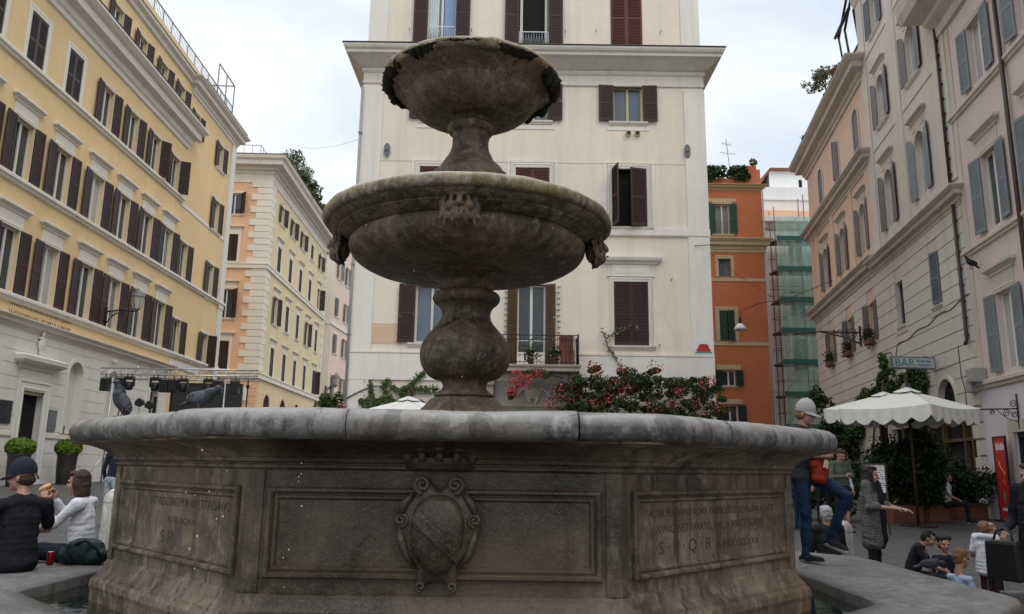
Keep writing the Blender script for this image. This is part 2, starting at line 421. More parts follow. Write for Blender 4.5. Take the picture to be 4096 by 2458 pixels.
# ------------------------------------------------------------------ the fountain
CX0, CY0, AP = -.46, 7.75, 2.76
FT = empty('fountain', (CX0, CY0, 0), 0, 'three-tiered weathered stone fountain with octagonal inscribed basin and two round bowls', 'fountain')
def octa(a, r=0., seg=5):
    P = [Vector((math.cos(R(22.5+45*k)), math.sin(R(22.5+45*k))))*(a/math.cos(R(22.5))) for k in range(8)]
    if not r: return [tuple(p) for p in P]
    out = []
    for k in range(8):
        p, q, n_ = P[k], P[k-1], P[(k+1) % 8]; d1 = (q-p).normalized(); d2 = (n_-p).normalized(); t = r*math.tan(R(22.5))
        a_, b_ = p + d1*t, p + d2*t
        for i in range(seg+1):
            u = i/seg; out.append(tuple(a_*(1-u)**2 + p*2*u*(1-u) + b_*u**2))
    return out
def fine(path, step):
    out = []
    for i in range(len(path)):
        a = Vector(path[i]); b = Vector(path[(i+1) % len(path)]); n = max(1, int((b-a).length/step))
        out += [tuple(a.lerp(b, k/n)) for k in range(n)]
    return out
def rough(me, amp, freq, seed=0):
    n = len(me.vertices); co = np.empty(n*3); no = np.empty(n*3); me.vertices.foreach_get('co', co); me.vertices.foreach_get('normal', no); co = co.reshape(-1, 3); no = no.reshape(-1, 3)
    k = np.array([nz3(c[0]*freq+seed, c[1]*freq, c[2]*freq) for c in co.tolist()]); co += no*(k*amp)[:, None]
    me.vertices.foreach_set('co', co.reshape(-1)); me.update()

# basin body
body = MB()
prof = [(.10,.36),(.108,.50),(.118,.535),(.113,.575),(.095,.598),(.082,.603),(.08,.618),(.06,.632),(.038,.662),(.022,.70),(.016,.722),(.012,.726),(0,.735),(0,1.1),(0,1.462),
        (.014,1.466),(.028,1.476),(.028,1.492),(.012,1.497),(.012,1.505),(.045,1.512),(.05,1.536),(.062,1.541),(.085,1.565),(.13,1.592),(.20,1.618),(.28,1.634),(.34,1.640),(.345,1.652)]
body.sweep(fine(octa(AP), .12), prof, closed=True)
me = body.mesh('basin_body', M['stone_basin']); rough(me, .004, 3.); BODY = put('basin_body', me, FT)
for k in range(8):
    a = R(22.5+45*k); c = AP/math.cos(R(22.5)); v = Vector((math.cos(a), math.sin(a)))*c
    t1 = Vector((math.sin(a-R(22.5)), -math.cos(a-R(22.5)))); t2 = Vector((-math.sin(a+R(22.5)), math.cos(a+R(22.5))))
    pl = MB(); p1 = v + t1*.085; p2 = v + t2*.085
    pl.sweep([tuple(p1), tuple(v), tuple(p2)], [(-.01,.735),(.013,.735),(.015,.75),(.015,1.45),(.013,1.462),(-.01,1.462)])
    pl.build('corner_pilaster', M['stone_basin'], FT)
def face_tf(k):      # face k: local (u, out, z) -> fountain frame
    a = R(45*k); n = Vector((math.cos(a), math.sin(a), 0)); d = Vector((-n.y, n.x, 0))
    return n, d
FACE = {'front': 6, 'right': 7, 'left': 5}
for k in range(8):
    n, d = face_tf(k); mb = MB()
    path = [(-1.03,.82),(1.03,.82),(1.03,1.36),(-1.03,1.36)]
    pr = [(0,-.004),(0,.026),(-.010,.036),(-.026,.038),(-.036,.026),(-.038,.006),(-.048,.006),(-.052,.022),(-.066,.022),(-.074,.010),(-.078,.0035)]
    mb.sweep(path, pr, closed=True)
    mb.add([(-.955,.895,.0035),(.955,.895,.0035),(.955,1.285,.0035),(-.955,1.285,.0035)], [(0,1,2,3)])
    off = n*AP
    mb.v = [tuple(off + d*p[0] + n*p[2] + Vector((0,0,p[1]))) for p in mb.v]
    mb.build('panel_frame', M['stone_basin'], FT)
# inscriptions cut into the two oblique panels
def on_face(k, u, z, out): 
    n, d = face_tf(k); return tuple(n*(AP+out) + d*u + Vector((0,0,z)))
def face_text(k, body_, u0, u1, z, h):
    a = R(45*k) + PI/2
    text('inscription', body_, .1, M['letter_cut'], FT, on_face(k, (u0+u1)/2, z, .0045), (PI/2, 0, a), width=u1-u0, height=h, depth=.0006)
face_text(7, 'FACTA PERENNIS AQVA EVERSO SED SQVALIDA FONTE', -.88, .84, 1.19, .058)
face_text(7, 'NVNC INSTAVRATO VIVIDA FONTE SCATET', -.76, .68, 1.085, .056)
face_text(7, 'S · P · Q · R', -.74, -.10, .955, .098)
face_text(7, 'A MDCCCLXXX', -.02, .58, .955, .05)
face_text(5, 'ENTVRIS CONTEM IN AN ET TAVSANVO', -.40, .90, 1.19, .062)
face_text(5, 'NTE AQVA', -.05, .40, 1.075, .055)
face_text(5, 'S P', -.16, .05, .93, .09)
# rim
rp = [(.26,1.640),(.33,1.644),(.385,1.652),(.418,1.672),(.434,1.705),(.432,1.745),(.412,1.785),(.37,1.812),(.31,1.824),(.2,1.828),(.05,1.828),(-.09,1.824),(-.14,1.80),(-.16,1.75),(-.165,1.55)]
RPATH = fine(octa(AP, .55, 6), .06); NR = len(RPATH)
cuts = sorted({min(range(NR), key=lambda i: abs(((math.degrees(math.atan2(RPATH[i][1], RPATH[i][0])) - (22.5+45*k+o) + 180) % 360) - 180)) for k in range(8) for o in (-5, 12)})
for a_, b_ in zip(cuts, cuts[1:] + [cuts[0] + NR]):        # coping stones laid end to end with open joints
    pts = [Vector(RPATH[i % NR]) for i in range(a_, b_+1)]
    pts[0] = pts[0].lerp(pts[1], .06); pts[-1] = pts[-1].lerp(pts[-2], .06)
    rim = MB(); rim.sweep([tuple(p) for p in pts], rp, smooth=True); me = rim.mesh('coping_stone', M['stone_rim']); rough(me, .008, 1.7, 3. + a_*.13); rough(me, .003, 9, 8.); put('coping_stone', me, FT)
w = MB(); w.poly([(p[0], p[1], 1.775) for p in octa(AP-.15)]); o = w.build('basin_water', M['water'], FT)
# plinth in the basin, stem, bowls
def bowl(name, prof, mat, n=96, amp=.004, fr=4, seed=0, parent=FT):
    mb = MB(); mb.lathe(prof, n); me = mb.mesh(name, mat); rough(me, amp, fr, seed); return put(name, me, parent)
def dense(pts, step=.03):
    out = [pts[0]]
    for a, b in zip(pts, pts[1:]):
        n = max(1, int(math.hypot(b[0]-a[0], b[1]-a[1])/step))
        out += [(a[0]+(b[0]-a[0])*i/n, a[1]+(b[1]-a[1])*i/n) for i in range(1, n+1)]
    return out
def spline(pts, k=4):
    """Catmull-Rom through (r, z) points"""
    P = [pts[0]] + list(pts) + [pts[-1]]; out = []
    for i in range(1, len(P)-2):
        p0, p1, p2, p3 = P[i-1:i+3]
        for j in range(k):
            t = j/k; out.append(tuple(.5*((2*p1[q]) + (-p0[q]+p2[q])*t + (2*p0[q]-5*p1[q]+4*p2[q]-p3[q])*t*t + (-p0[q]+3*p1[q]-3*p2[q]+p3[q])*t**3) for q in (0, 1)))
    return out + [pts[-1]]
bowl('stem_foot', spline([(.62,1.70),(.60,1.85),(.56,1.93),(.455,2.0),(.425,2.033),(.375,2.085),(.34,2.125),(.30,2.148),(.282,2.152)], 3), M['stone_stem'], seed=1)
bowl('baluster', spline([(.27,2.150),(.292,2.165),(.294,2.185),(.265,2.205),(.236,2.225),(.214,2.262),(.222,2.30),(.243,2.322),(.27,2.330),(.346,2.362),(.428,2.46),(.447,2.556),(.440,2.64),(.399,2.737),(.335,2.82),(.290,2.875),(.255,2.93),(.244,2.985),(.258,3.04),(.290,3.082)], 4), M['stone_stem'], amp=.006, seed=2)
bowl('stem_collar', spline([(.28,3.08),(.305,3.09),(.335,3.125),(.342,3.16),(.325,3.195),(.29,3.212),(.274,3.225),(.268,3.27),(.270,3.31),(.30,3.335),(.365,3.37),(.395,3.39),(.40,3.42),(.40,3.45)], 4), M['stone_stem'], seed=3)
bowl('lower_bowl', spline([(.30,3.41),(.42,3.402),(.6,3.405),(.85,3.43),(1.02,3.47),(1.13,3.53),(1.185,3.60),(1.197,3.66),(1.175,3.70),(1.155,3.708)], 4) +
     spline([(1.155,3.709),(1.175,3.712),(1.215,3.728),(1.265,3.752),(1.285,3.765)], 3) + [(1.30,3.766),(1.302,3.778)] + spline([(1.303,3.779),(1.345,3.795),(1.385,3.822),(1.40,3.845)], 3), M['stone_bowl'], 128, seed=4)
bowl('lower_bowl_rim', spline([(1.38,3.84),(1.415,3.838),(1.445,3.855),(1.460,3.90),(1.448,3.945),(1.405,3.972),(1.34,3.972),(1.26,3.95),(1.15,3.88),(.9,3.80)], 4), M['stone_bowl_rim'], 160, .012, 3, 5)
bowl('upper_stem', spline([(.40,3.80),(.40,4.40),(.36,4.47),(.325,4.53),(.265,4.61),(.209,4.72),(.188,4.83),(.194,4.90),(.215,4.925)], 4), M['stone_stem'], 64, .012, 6, 6)
bowl('upper_collar', spline([(.20,4.92),(.225,4.935),(.244,4.962),(.247,4.99),(.232,5.018),(.205,5.03),(.192,5.05),(.20,5.08),(.27,5.09),(.33,5.105),(.335,5.15)], 4), M['stone_bowl'], 64, seed=7)
bowl('upper_bowl', spline([(.25,5.088),(.33,5.09),(.46,5.105),(.58,5.16),(.66,5.23),(.695,5.295),(.700,5.318)], 5) + [(.716,5.322),(.72,5.338)] + spline([(.722,5.34),(.79,5.385),(.86,5.425),(.89,5.445)], 4), M['stone_bowl'], 96, seed=8)
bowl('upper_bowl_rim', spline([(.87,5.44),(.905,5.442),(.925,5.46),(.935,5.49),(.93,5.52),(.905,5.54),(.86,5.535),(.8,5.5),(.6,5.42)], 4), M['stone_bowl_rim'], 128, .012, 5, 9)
for z, r in ((3.90, 1.3), (5.47, .84)):
    mb = MB(); mb.poly([(r*math.cos(2*PI*i/64), r*math.sin(2*PI*i/64), z) for i in range(64)]); mb.build('bowl_water', M['water'], FT)
# crust of moss hanging off the bowl edges
def crust(name, a0, a1, r, z, h0, mat, seed, thick=.035):
    mb = MB(); n = max(10, int(abs(a1-a0)/1.2)); m = 9; V = []
    for i in range(n+1):
        u = i/n; a = R(-90 + a0 + (a1-a0)*u); env = math.sin(PI*u)**.55
        h = h0*env*(.55 + .75*abs(nz3(seed+u*7, 0, 0))); 
        for j in range(m):
            t = j/(m-1); k = math.sin(PI*t); bump_ = .4 + 1.0*abs(nz3(seed+u*16, t*5, 1.))
            rr = r + thick*k*bump_*env - .04*t; V.append((rr*math.cos(a), rr*math.sin(a), z + .02 - h*t))
    mb.add(V, [(i*m+j, i*m+j+1, (i+1)*m+j+1, (i+1)*m+j) for i in range(n) for j in range(m-1)], 0, True)
    # back side
    W = [(p[0]*.93, p[1]*.93, p[2]+.012) for p in V]
    mb.add(W, [(i*m+j, (i+1)*m+j, (i+1)*m+j+1, i*m+j+1) for i in range(n) for j in range(m-1)], 0, True)
    e = [i*m+m-1 for i in range(n+1)]; 
    mb.add([V[q] for q in e] + [W[q] for q in e], [(i, i+1, n+2+i, n+1+i) for i in range(n)], 0, True)
    return mb.build('moss_crust', mat, FT)
for a0, a1, h, s_ in ((-48,-16,.12,1), (12,52,.12,5), (-135,-46,.17,9), (56,102,.25,14), (96,160,.16,19), (-18,12,.045,31)):
    crust('m', a0, a1, .93, 5.475, h, M['moss_dark'], s_, .055)
for a0, a1, h, s_ in ((-75,-50,.03,41), (-20,-6,.03,44), (-4,6,.06,45), (10,40,.028,47), (55,80,.03,51), (80,100,.07,57), (-104,-78,.07,63)):
    crust('m', a0, a1, 1.425, 3.86, h, M['moss_green'] if abs(a0) < 60 else M['moss_dark'], s_, .025)
# three masks under the lower bowl's edge
def mask_mesh():
    P = [ell((0,-.03,.10), (.085,.07,.10)), ell((0,.0,.0), (.11,.06,.17)),
         cap((-.075,-.075,.085), (-.02,-.105,.06), .026, .022), cap((.075,-.075,.085), (.02,-.105,.06), .026, .022),
         cap((0,-.09,.07), (0,-.15,-.03), .022, .030), ell((-.026,-.135,-.035), (.02,.022,.017)), ell((.026,-.135,-.035), (.02,.022,.017)),
         ell((-.07,-.07,.035), (.024,.02,.018)), ell((.07,-.07,.035), (.024,.02,.018)),
         ell((-.075,-.075,-.03), (.045,.04,.05)), ell((.075,-.075,-.03), (.045,.04,.05)),
         cap((-.02,-.12,-.075), (-.08,-.075,-.13), .028, .024), cap((.02,-.12,-.075), (.08,-.075,-.13), .028, .024),
         ell((0,-.10,-.12), (.045,.05,.06)), cap((0,-.10,-.13), (0,-.05,-.20), .042, .026),
         cap((-.04,-.08,-.15), (-.06,-.03,-.19), .028, .018), cap((.04,-.08,-.15), (.06,-.03,-.19), .028, .018)]
    for s_ in (-1, 1):
        P += [cap((s_*.10,-.02,.13), (s_*.135,-.02,.05), .035, .028), cap((s_*.13,-.02,.04), (s_*.145,-.02,-.06), .03, .03), cap((s_*.12,-.04,-.07), (s_*.165,-.03,-.13), .026, .018),
              cap((s_*.10,-.05,-.09), (s_*.13,-.03,-.19), .022, .014), cap((s_*.06,-.03,.17), (s_*.12,-.0,.19), .03, .02), ell((s_*.16,-.01,.0), (.025,.03,.03))]
    P += [cap((0,-.03,.17), (0,-.06,.20), .03, .03)]
    return sculpt('mask', P, M['stone_stem'], .009, smooth=4, mesh_only=True)
MASKM = mask_mesh(); rough(MASKM, .006, 11)
for az in (-90, 0, 180, 90):
    a = R(az); r = 1.26
    mo = put('mask', MASKM, FT, (r*math.cos(a), r*math.sin(a), 3.72), (0, 0, a + PI/2)); mo.scale = (1.04, 1.04, 1.04)
    sp = MB(); sp.tube([(0,-.155,-.098), (0,-.17,-.105)], .011, 10); sp.build('spout', M['moss_green'], mo)
# cartouche on the front face
def relief(outline, lo, hi, inset=.82, c=None):
    """domed slab from an outline in (u, z); out is -y"""
    mb = MB(); n = len(outline); c = c or (sum(p[0] for p in outline)/n, sum(p[1] for p in outline)/n)
    L = []
    for k, (s_, o_) in enumerate(((1, lo), (1, lo+(hi-lo)*.55), (.95, lo+(hi-lo)*.85), (inset, hi), (.45, hi*1.06), (.12, hi*1.1))):
        L += [(c[0]+(p[0]-c[0])*s_, -o_, c[1]+(p[1]-c[1])*s_) for p in outline]
    mb.add(L, [(k*n+i, k*n+(i+1) % n, (k+1)*n+(i+1) % n, (k+1)*n+i) for k in range(5) for i in range(n)], 0, True)
    mb.add(L[-n:], [tuple(range(n))], 0, True); return mb
def sm2(pts, k=4):
    n = len(pts); out = []
    for i in range(n):
        p0, p1, p2, p3 = pts[i-1], pts[i], pts[(i+1) % n], pts[(i+2) % n]
        for j in range(k):
            t = j/k; out.append(tuple(.5*((2*p1[q]) + (-p0[q]+p2[q])*t + (2*p0[q]-5*p1[q]+4*p2[q]-p3[q])*t*t + (-p0[q]+3*p1[q]-3*p2[q]+p3[q])*t**3) for q in (0, 1)))
    return out
half = [(0,1.36),(.06,1.41),(.11,1.435),(.155,1.40),(.15,1.345),(.19,1.31),(.235,1.25),(.262,1.19),(.255,1.10),(.225,1.02),(.215,.965),(.165,.925),(.13,.885),(.12,.83),(.125,.785),(.09,.765),(.055,.80),(0,.815)]
outl = sm2(half + [(-x, z) for x, z in reversed(half[1:-1])], 3)
cm = relief(outl, -.01, .085, .84, (0, 1.10))
def spiral(mb, u, z, r, turns, s_, y, w=.013):
    P = []
    for i in range(26):
        t = i/25; a = -PI/2 + s_*turns*2*PI*t; q = r*(1-.85*t); P.append((u + q*math.cos(a), -y - .012*t, z + q*math.sin(a)))
    mb.tube(P, [w*(1-.35*i/25) for i in range(26)], 8)
for s_ in (-1, 1):
    spiral(cm, s_*.10, 1.385, .052, 1.7, s_, .095, .018); spiral(cm, s_*.222, 1.175, .042, 1.6, -s_, .080, .015); spiral(cm, s_*.092, .79, .030, 1.3, s_, .075, .012)
    cm.tube([(s_*.16,-.085,1.33),(s_*.20,-.09,1.28),(s_*.225,-.09,1.215)], [.014,.026,.018], 8); cm.tube([(s_*.235,-.08,1.13),(s_*.215,-.09,1.05),(s_*.185,-.08,.97),(s_*.13,-.075,.90)], [.014,.026,.022,.012], 8)
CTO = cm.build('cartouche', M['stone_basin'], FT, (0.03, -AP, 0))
sh = sm2([(0,1.325),(.07,1.315),(.125,1.27),(.155,1.19),(.158,1.10),(.145,1.0),(.10,.915),(.05,.875),(0,.86),(-.05,.875),(-.10,.915),(-.145,1.0),(-.158,1.10),(-.155,1.19),(-.125,1.27),(-.07,1.315)], 3)
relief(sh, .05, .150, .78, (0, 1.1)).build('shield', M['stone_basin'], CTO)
bd = MB(); n = 18; V = []
for i in range(n+1):
    t = i/n; u = -.135 + .275*t; z = 1.215 - .245*t - .0*math.sin(PI*t); y = .160 + .026*math.sin(PI*t)
    for q, yy in ((.036, -.03), (.036, .006), (-.036, .006), (-.036, -.03)): V.append((u + q*.66, -(y+yy), z + q*.74))
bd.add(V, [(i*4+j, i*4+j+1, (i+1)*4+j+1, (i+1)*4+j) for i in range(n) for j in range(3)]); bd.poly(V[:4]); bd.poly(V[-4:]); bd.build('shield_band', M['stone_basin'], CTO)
text('band_letters', 'LIBERTAS', .05, M['stone_basin'], CTO, (.003, -.1945, 1.083), (PI/2, R(41.5), 0), width=.27, height=.030, depth=.002)
cr = MB(); N_ = 24
for i in range(N_):
    pass
arc = [(-.21+.42*i/N_, -(.02+.10*math.sin(PI*i/N_))) for i in range(N_+1)]
cr.sweep(arc, [(-.03,1.475),(.0,1.475),(.014,1.485),(.0,1.50),(.012,1.515),(.016,1.545),(-.03,1.545)], smooth=False)
for u, y in ((-.19,.05), (-.10,.10), (0,.12), (.10,.10), (.19,.05)):
    cr.tube([(u,-y,1.53),(u*1.08,-y-.01,1.56),(u*1.12,-y-.02,1.585)], [.034,.026,.020], 8); cr.ell((u*1.15,-y-.03,1.60), (.034,.026,.020), 10, 6)
cr.build('crown', M['stone_basin'], CTO)

# stepped base with water channel round the basin
def ring(name, inner, outer, zt, zb, mat, parent, round_=.02, rough_amp=0., zin=None):
    mb = MB(); outer_f = fine(outer, .2)
    mb.sweep(outer_f, [(-.16,zt),(-.09,zt),(-.05,zt-.002),(-.022,zt-.010),(-.006,zt-.03),(0,zt-.06),(0,zb)], closed=True, smooth=True)
    bm = bmesh.new()
    io = [Vector((p[0], p[1], zt)) for p in inner]
    # top face between inner polygon and outset outer one
    sw = MB(); sw.sweep(outer_f, [(-.16, zt), (-.16, zt+.0001)], closed=True); top = [Vector(sw.v[i*2]) for i in range(len(outer_f))]
    inner_f = []
    for p in top:           # nearest direction match on the inner polygon
        a = math.atan2(p.y, p.x); d = Vector((math.cos(a), math.sin(a))); best = None
        for i in range(len(inner)):
            A = Vector(inner[i]); B = Vector(inner[(i+1) % len(inner)]); e = B - A; den = d.x*e.y - d.y*e.x
            if abs(den) < 1e-9: continue
            t = (A.x*e.y - A.y*e.x)/den; u = (A.x*d.y - A.y*d.x)/den
            if t > 0 and -1e-6 <= u <= 1+1e-6: best = d*t
        inner_f.append(Vector((best.x, best.y, zt)))
    bm.free(); n = len(top); K = 5; V = []
    for k in range(K+1): V += [tuple(top[i].lerp(inner_f[i], k/K)) for i in range(n)]
    V += [(p.x, p.y, zin if zin is not None else zb) for p in inner_f]
    mb.add(V, [(k*n+i, k*n+(i+1) % n, (k+1)*n+(i+1) % n, (k+1)*n+i) for k in range(K+1) for i in range(n)], 0, True)
    me = mb.mesh(name, mat)
    if rough_amp: rough(me, rough_amp, 1.3, 5)
    return put(name, me, parent)
led_out = [(4.70,-1.0),(4.70,2.02),(3.95,2.85),(1.9,4.9),(-1.9,4.9),(-3.95,2.85),(-4.78,2.0),(-4.78,-1.0),(-2.0,-3.95),(2.0,-3.95)]
def rounded(poly, r, seg=4):
    out = []; n = len(poly)
    for k in range(n):
        p, q, m_ = Vector(poly[k]), Vector(poly[k-1]), Vector(poly[(k+1) % n]); a_ = p + (q-p).normalized()*r; b_ = p + (m_-p).normalized()*r
        out += [tuple(a_*(1-i/seg)**2 + p*2*(i/seg)*(1-i/seg) + b_*(i/seg)**2) for i in range(seg+1)]
    return out
ring('ledge', octa(3.32), rounded(led_out, .22), .50, -.1, M['stone_ledge'], FT, .03, .006, .2)
step_out = [(x*1.085, y*1.085) for x, y in led_out]
ring('step', [(x*.97, y*.97) for x, y in led_out], rounded(step_out, .2), .24, -.15, M['stone_ledge'], FT, .03, .006, .1)
ch = MB(); ch.poly([(p[0], p[1], .30) for p in octa(3.34)]); ch.build('channel_floor', M['stone_basin'], FT)
ch = MB(); ch.poly([(p[0], p[1], .415) for p in octa(3.34)]); ch.build('channel_water', M['water'], FT)
# falling drops
dm = MB(); rg = random.Random(3)
def drop(x, y, z, r): dm.ell((x, y, z), (r*.9, r*.9, r*rg.choice([1.2,1.3,1.6,2.2])), 6, 4)
for i in range(44):
    a = R(-90 + rg.choice([-95,-60,-35,35,95]) + rg.uniform(-6, 6)); r = rg.uniform(1.35, 1.5); drop(r*math.cos(a), r*math.sin(a), rg.uniform(1.9, 3.8), rg.uniform(.0018, .0038))
for i in range(40):
    a = R(-90 + rg.choice([-95,-70,70,95,-40]) + rg.uniform(-5, 5)); r = rg.uniform(.9, 1.0); drop(r*math.cos(a), r*math.sin(a), rg.uniform(4.0, 5.4), rg.uniform(.002, .005))
for i in range(20):
    x = rg.choice([-1.35,-1.2,-.75]) + rg.uniform(-.05, .05); drop(x, -AP-.40+rg.uniform(-.04, .04), rg.uniform(.66, 1.64), rg.uniform(.002, .004))
for i in range(16):
    drop(rg.gauss(-.5, .25), -rg.uniform(.6, 1.3), rg.uniform(1.9, 3.2), rg.uniform(.002, .004))
tag(dm.build('water_drops', M['droplet'], None, (CX0, CY0, 0)), 'white water drops falling past the fountain bowls', 'water drops', None, 'stuff')
# ------------------------------------------------------------------ building kit (local x along the facade, y into the building, z up)
CACHE = {}
def cached(key, fn):
    if key not in CACHE: CACHE[key] = fn()
    return CACHE[key]

def wall_mesh(s0, s1, z0, z1, holes, depth, reveal=.22, back=True):
    mb = MB()
    xs = sorted({s0, s1} | {h[0] for h in holes} | {h[1] for h in holes}); zs = sorted({z0, z1} | {max(z0, h[2]) for h in holes} | {min(z1, h[3]) for h in holes})
    xs = [x for x in xs if s0 <= x <= s1]; zs = [z for z in zs if z0 <= z <= z1]
    def inh(x, z): return any(h[0] < x < h[1] and h[2] < z < h[3] for h in holes)
    for i in range(len(xs)-1):
        for j in range(len(zs)-1):
            if not inh((xs[i]+xs[i+1])/2, (zs[j]+zs[j+1])/2):
                mb.quad((xs[i],0,zs[j]), (xs[i+1],0,zs[j]), (xs[i+1],0,zs[j+1]), (xs[i],0,zs[j+1]))
    for a, b, c, d in holes:
        c = max(c, z0); d = min(d, z1)
        mb.quad((a,0,c), (a,0,d), (a,reveal,d), (a,reveal,c)); mb.quad((b,0,c), (b,reveal,c), (b,reveal,d), (b,0,d))
        mb.quad((a,0,d), (b,0,d), (b,reveal,d), (a,reveal,d)); mb.quad((a,0,c), (a,reveal,c), (b,reveal,c), (b,0,c))
    mb.quad((s0,0,z0), (s0,0,z1), (s0,depth,z1), (s0,depth,z0)); mb.quad((s1,0,z0), (s1,depth,z0), (s1,depth,z1), (s1,0,z1))
    mb.quad((s0,depth,z0), (s0,depth,z1), (s1,depth,z1), (s1,depth,z0)); mb.quad((s0,0,z1), (s1,0,z1), (s1,depth,z1), (s0,depth,z1))
    return mb

def leaf_mesh(w, h, arch, wood):
    """one louvred shutter leaf, hinge at x=0, extending +x"""
    def f():
        mb = MB(); t = .042; st = .065
        if arch:
            n = 8
            curve = [(w*(1-math.cos(i*PI/2/n)), arch + (h-arch)*math.sin(i*PI/2/n)) for i in range(n+1)]   # rises from hinge to meeting stile
            mb.prism([(0,0),(w,0)] + list(reversed(curve)), 'y', -t*.35, t*.35)
            hz = arch
        else: hz = h
        mb.box(0, st, -t/2, t/2, 0, hz); mb.box(w-st, w, -t/2, t/2, 0, hz if not arch else h-.02)
        for z0, z1 in ((0,.11), (hz*.47,hz*.47+.08)) + (() if arch else ((h-.09,h),)): mb.box(st, w-st, -t/2+.002, t/2-.002, z0, z1)
        n = int(hz/.062)
        for i in range(n):
            z = .10 + (hz-.18)*i/n
            mb.add([(st,-.016,z),(w-st,-.016,z),(w-st,.016,z+.045),(st,.016,z+.045),(st,-.016,z+.012),(w-st,-.016,z+.012),(w-st,.016,z+.057),(st,.016,z+.057)],
                   [(0,1,2,3),(7,6,5,4),(0,4,5,1),(2,6,7,3)])
        if not arch: mb.box(st, w-st, .004, .008, .11, h-.09)
        return mb.mesh('shutter', wood)
    return cached(('leaf', round(w,3), round(h,3), arch, wood.name), f)

def casing_mesh(w, h, fw, proud, mat, arch, sill, head, ears=False):
    def f():
        mb = MB(); hw = w/2
        if arch:
            n = 14; cz = h - hw*arch; inner = [(hw*math.cos(PI*i/n), cz + hw*arch*math.sin(PI*i/n)) for i in range(n+1)]
            # spandrel fill between round head and square hole
            for i in range(n):
                a, b = inner[i], inner[i+1]
                mb.quad((a[0],-.004,a[1]), (b[0],-.004,b[1]), (b[0],-.004,h+.004), (a[0],-.004,h+.004))
                mb.quad((a[0],-.004,a[1]), (b[0],-.004,b[1]), (b[0],.2,b[1]), (a[0],.2,a[1]))
            o = [(q[0]*(1+fw/hw), cz + (q[1]-cz)*(1+fw/(hw*arch))) for q in inner]
            pts_o = [(hw+fw,0)] + o + [(-hw-fw,0)]; pts_i = [(hw,0)] + inner + [(-hw,0)]
            if fw:
                for i in range(len(pts_o)-1):
                    a, b, c, d = pts_i[i], pts_i[i+1], pts_o[i+1], pts_o[i]
                    mb.add([(a[0],-proud,a[1]),(b[0],-proud,b[1]),(c[0],-proud,c[1]),(d[0],-proud,d[1]),(d[0],-.001,d[1]),(c[0],-.001,c[1]),(a[0],.02,a[1]),(b[0],.02,b[1])],
                           [(0,1,2,3),(3,2,5,4),(1,0,6,7)])
        elif fw:
            pr = [(0,-.001),(0,proud*.6),(-fw*.35,proud),(-fw*.45,proud*.7),(-fw*.9,proud*.7),(-fw,proud*.5),(-fw,-.001)]
            path = [(hw+fw,0),(hw+fw,h+fw),(-hw-fw,h+fw),(-hw-fw,0)]
            q = MB(); q.sweep(path, [(o_, z) for o_, z in pr]); mb.add([(p[0], -p[2], p[1]) for p in q.v], q.f)
        if sill:
            e = fw + .06; mb.sweep([(-hw-e,0),(hw+e,0)], [(-.0,-.16),(.035,-.15),(.05,-.11),(.085,-.07),(.09,-.012),(.0,-.012)])
        if head:
            z = h + fw; e = fw + .04
            mb.box(-hw-fw*.9, hw+fw*.9, -proud*.5, -.001, z+.002, z+head*.55)
            pr = [(0,z+head*.55),(.04,z+head*.57),(.06,z+head*.68),(.13,z+head*.78),(.17,z+head*.84),(.17,z+head*.97),(0,z+head)]
            mb.sweep([(-hw-e,0),(-hw-e,-.001),(hw+e,-.001),(hw+e,0)], pr)
        if not mb.v: mb.box(-hw, hw, .0, .003, -.006, -.002)
        return mb.mesh('window', mat)
    return cached(('cas', w, h, fw, proud, mat.name, arch, sill, head), f)

def pane_mesh(w, h, gl):
    def f():
        mb = MB(); mb.box(-w/2, w/2, .19, .2, 0, h); return mb.mesh('pane', gl)
    return cached(('pane', w, h, gl.name), f)
def sash_mesh(w, h, mat, bars, arch=0, t=.055):
    def f():
        mb = MB(); hw = w/2; y0, y1 = .135, .185
        mb.box(-hw, -hw+t, y0, y1, 0, h); mb.box(hw-t, hw, y0, y1, 0, h); mb.box(-hw+t, hw-t, y0, y1, 0, t); mb.box(-hw+t, hw-t, y0, y1, h-t, h)
        mb.box(-t*.75, t*.75, y0-.012, y1-.012, t, h-t)
        for z in bars: mb.box(-hw+t, -t*.75, y0+.005, y1-.005, z*h, z*h+.03); mb.box(t*.75, hw-t, y0+.005, y1-.005, z*h, z*h+.03)
        return mb.mesh('sash', mat)
    return cached(('sash', w, h, mat.name, tuple(bars), t), f)

def window(B, s, z0, w, h, fw=.12, proud=.04, trim='trim_white', arch=0, sill=True, head=0, glass='glass', sash='sash_white', bars=(), wood=None,
           sh=(165, 165), shw=None, shh=None, shdz=0., label=None, name='window'):
    """one window part of building B; sub-parts pane, sash, shutters. sh = opening angles of the two leaves (0 closed, 180 flat on the wall)"""
    o = put(name, casing_mesh(w, h, fw, proud, M[trim], arch, sill, head), B, (s, 0, z0))
    if label: o['label'] = label
    if not (sh and max(sh) < 5): 
        put('pane', pane_mesh(w, h, M[glass]), o)
        if sash: put('sash', sash_mesh(w, h, M[sash], bars), o)
    else: put('pane', pane_mesh(w, h, M['interior']), o)
    if wood:
        lw = shw or w/2; lh = shh or h; me = leaf_mesh(lw, lh, round(lh - lw*1.0, 3) if arch else 0, M[wood])
        yL = .03 if sh[0] < 5 else -.05; yR = .03 if sh[1] < 5 else -.05
        if sh[0] is not None: put('shutter', me, o, (-w/2, yL, shdz), (0, 0, -R(sh[0])))
        if sh[1] is not None:
            r = put('shutter', me, o, (w/2, yR, shdz), (0, 0, R(sh[1]))); r.scale = (-1, 1, 1)
    return o

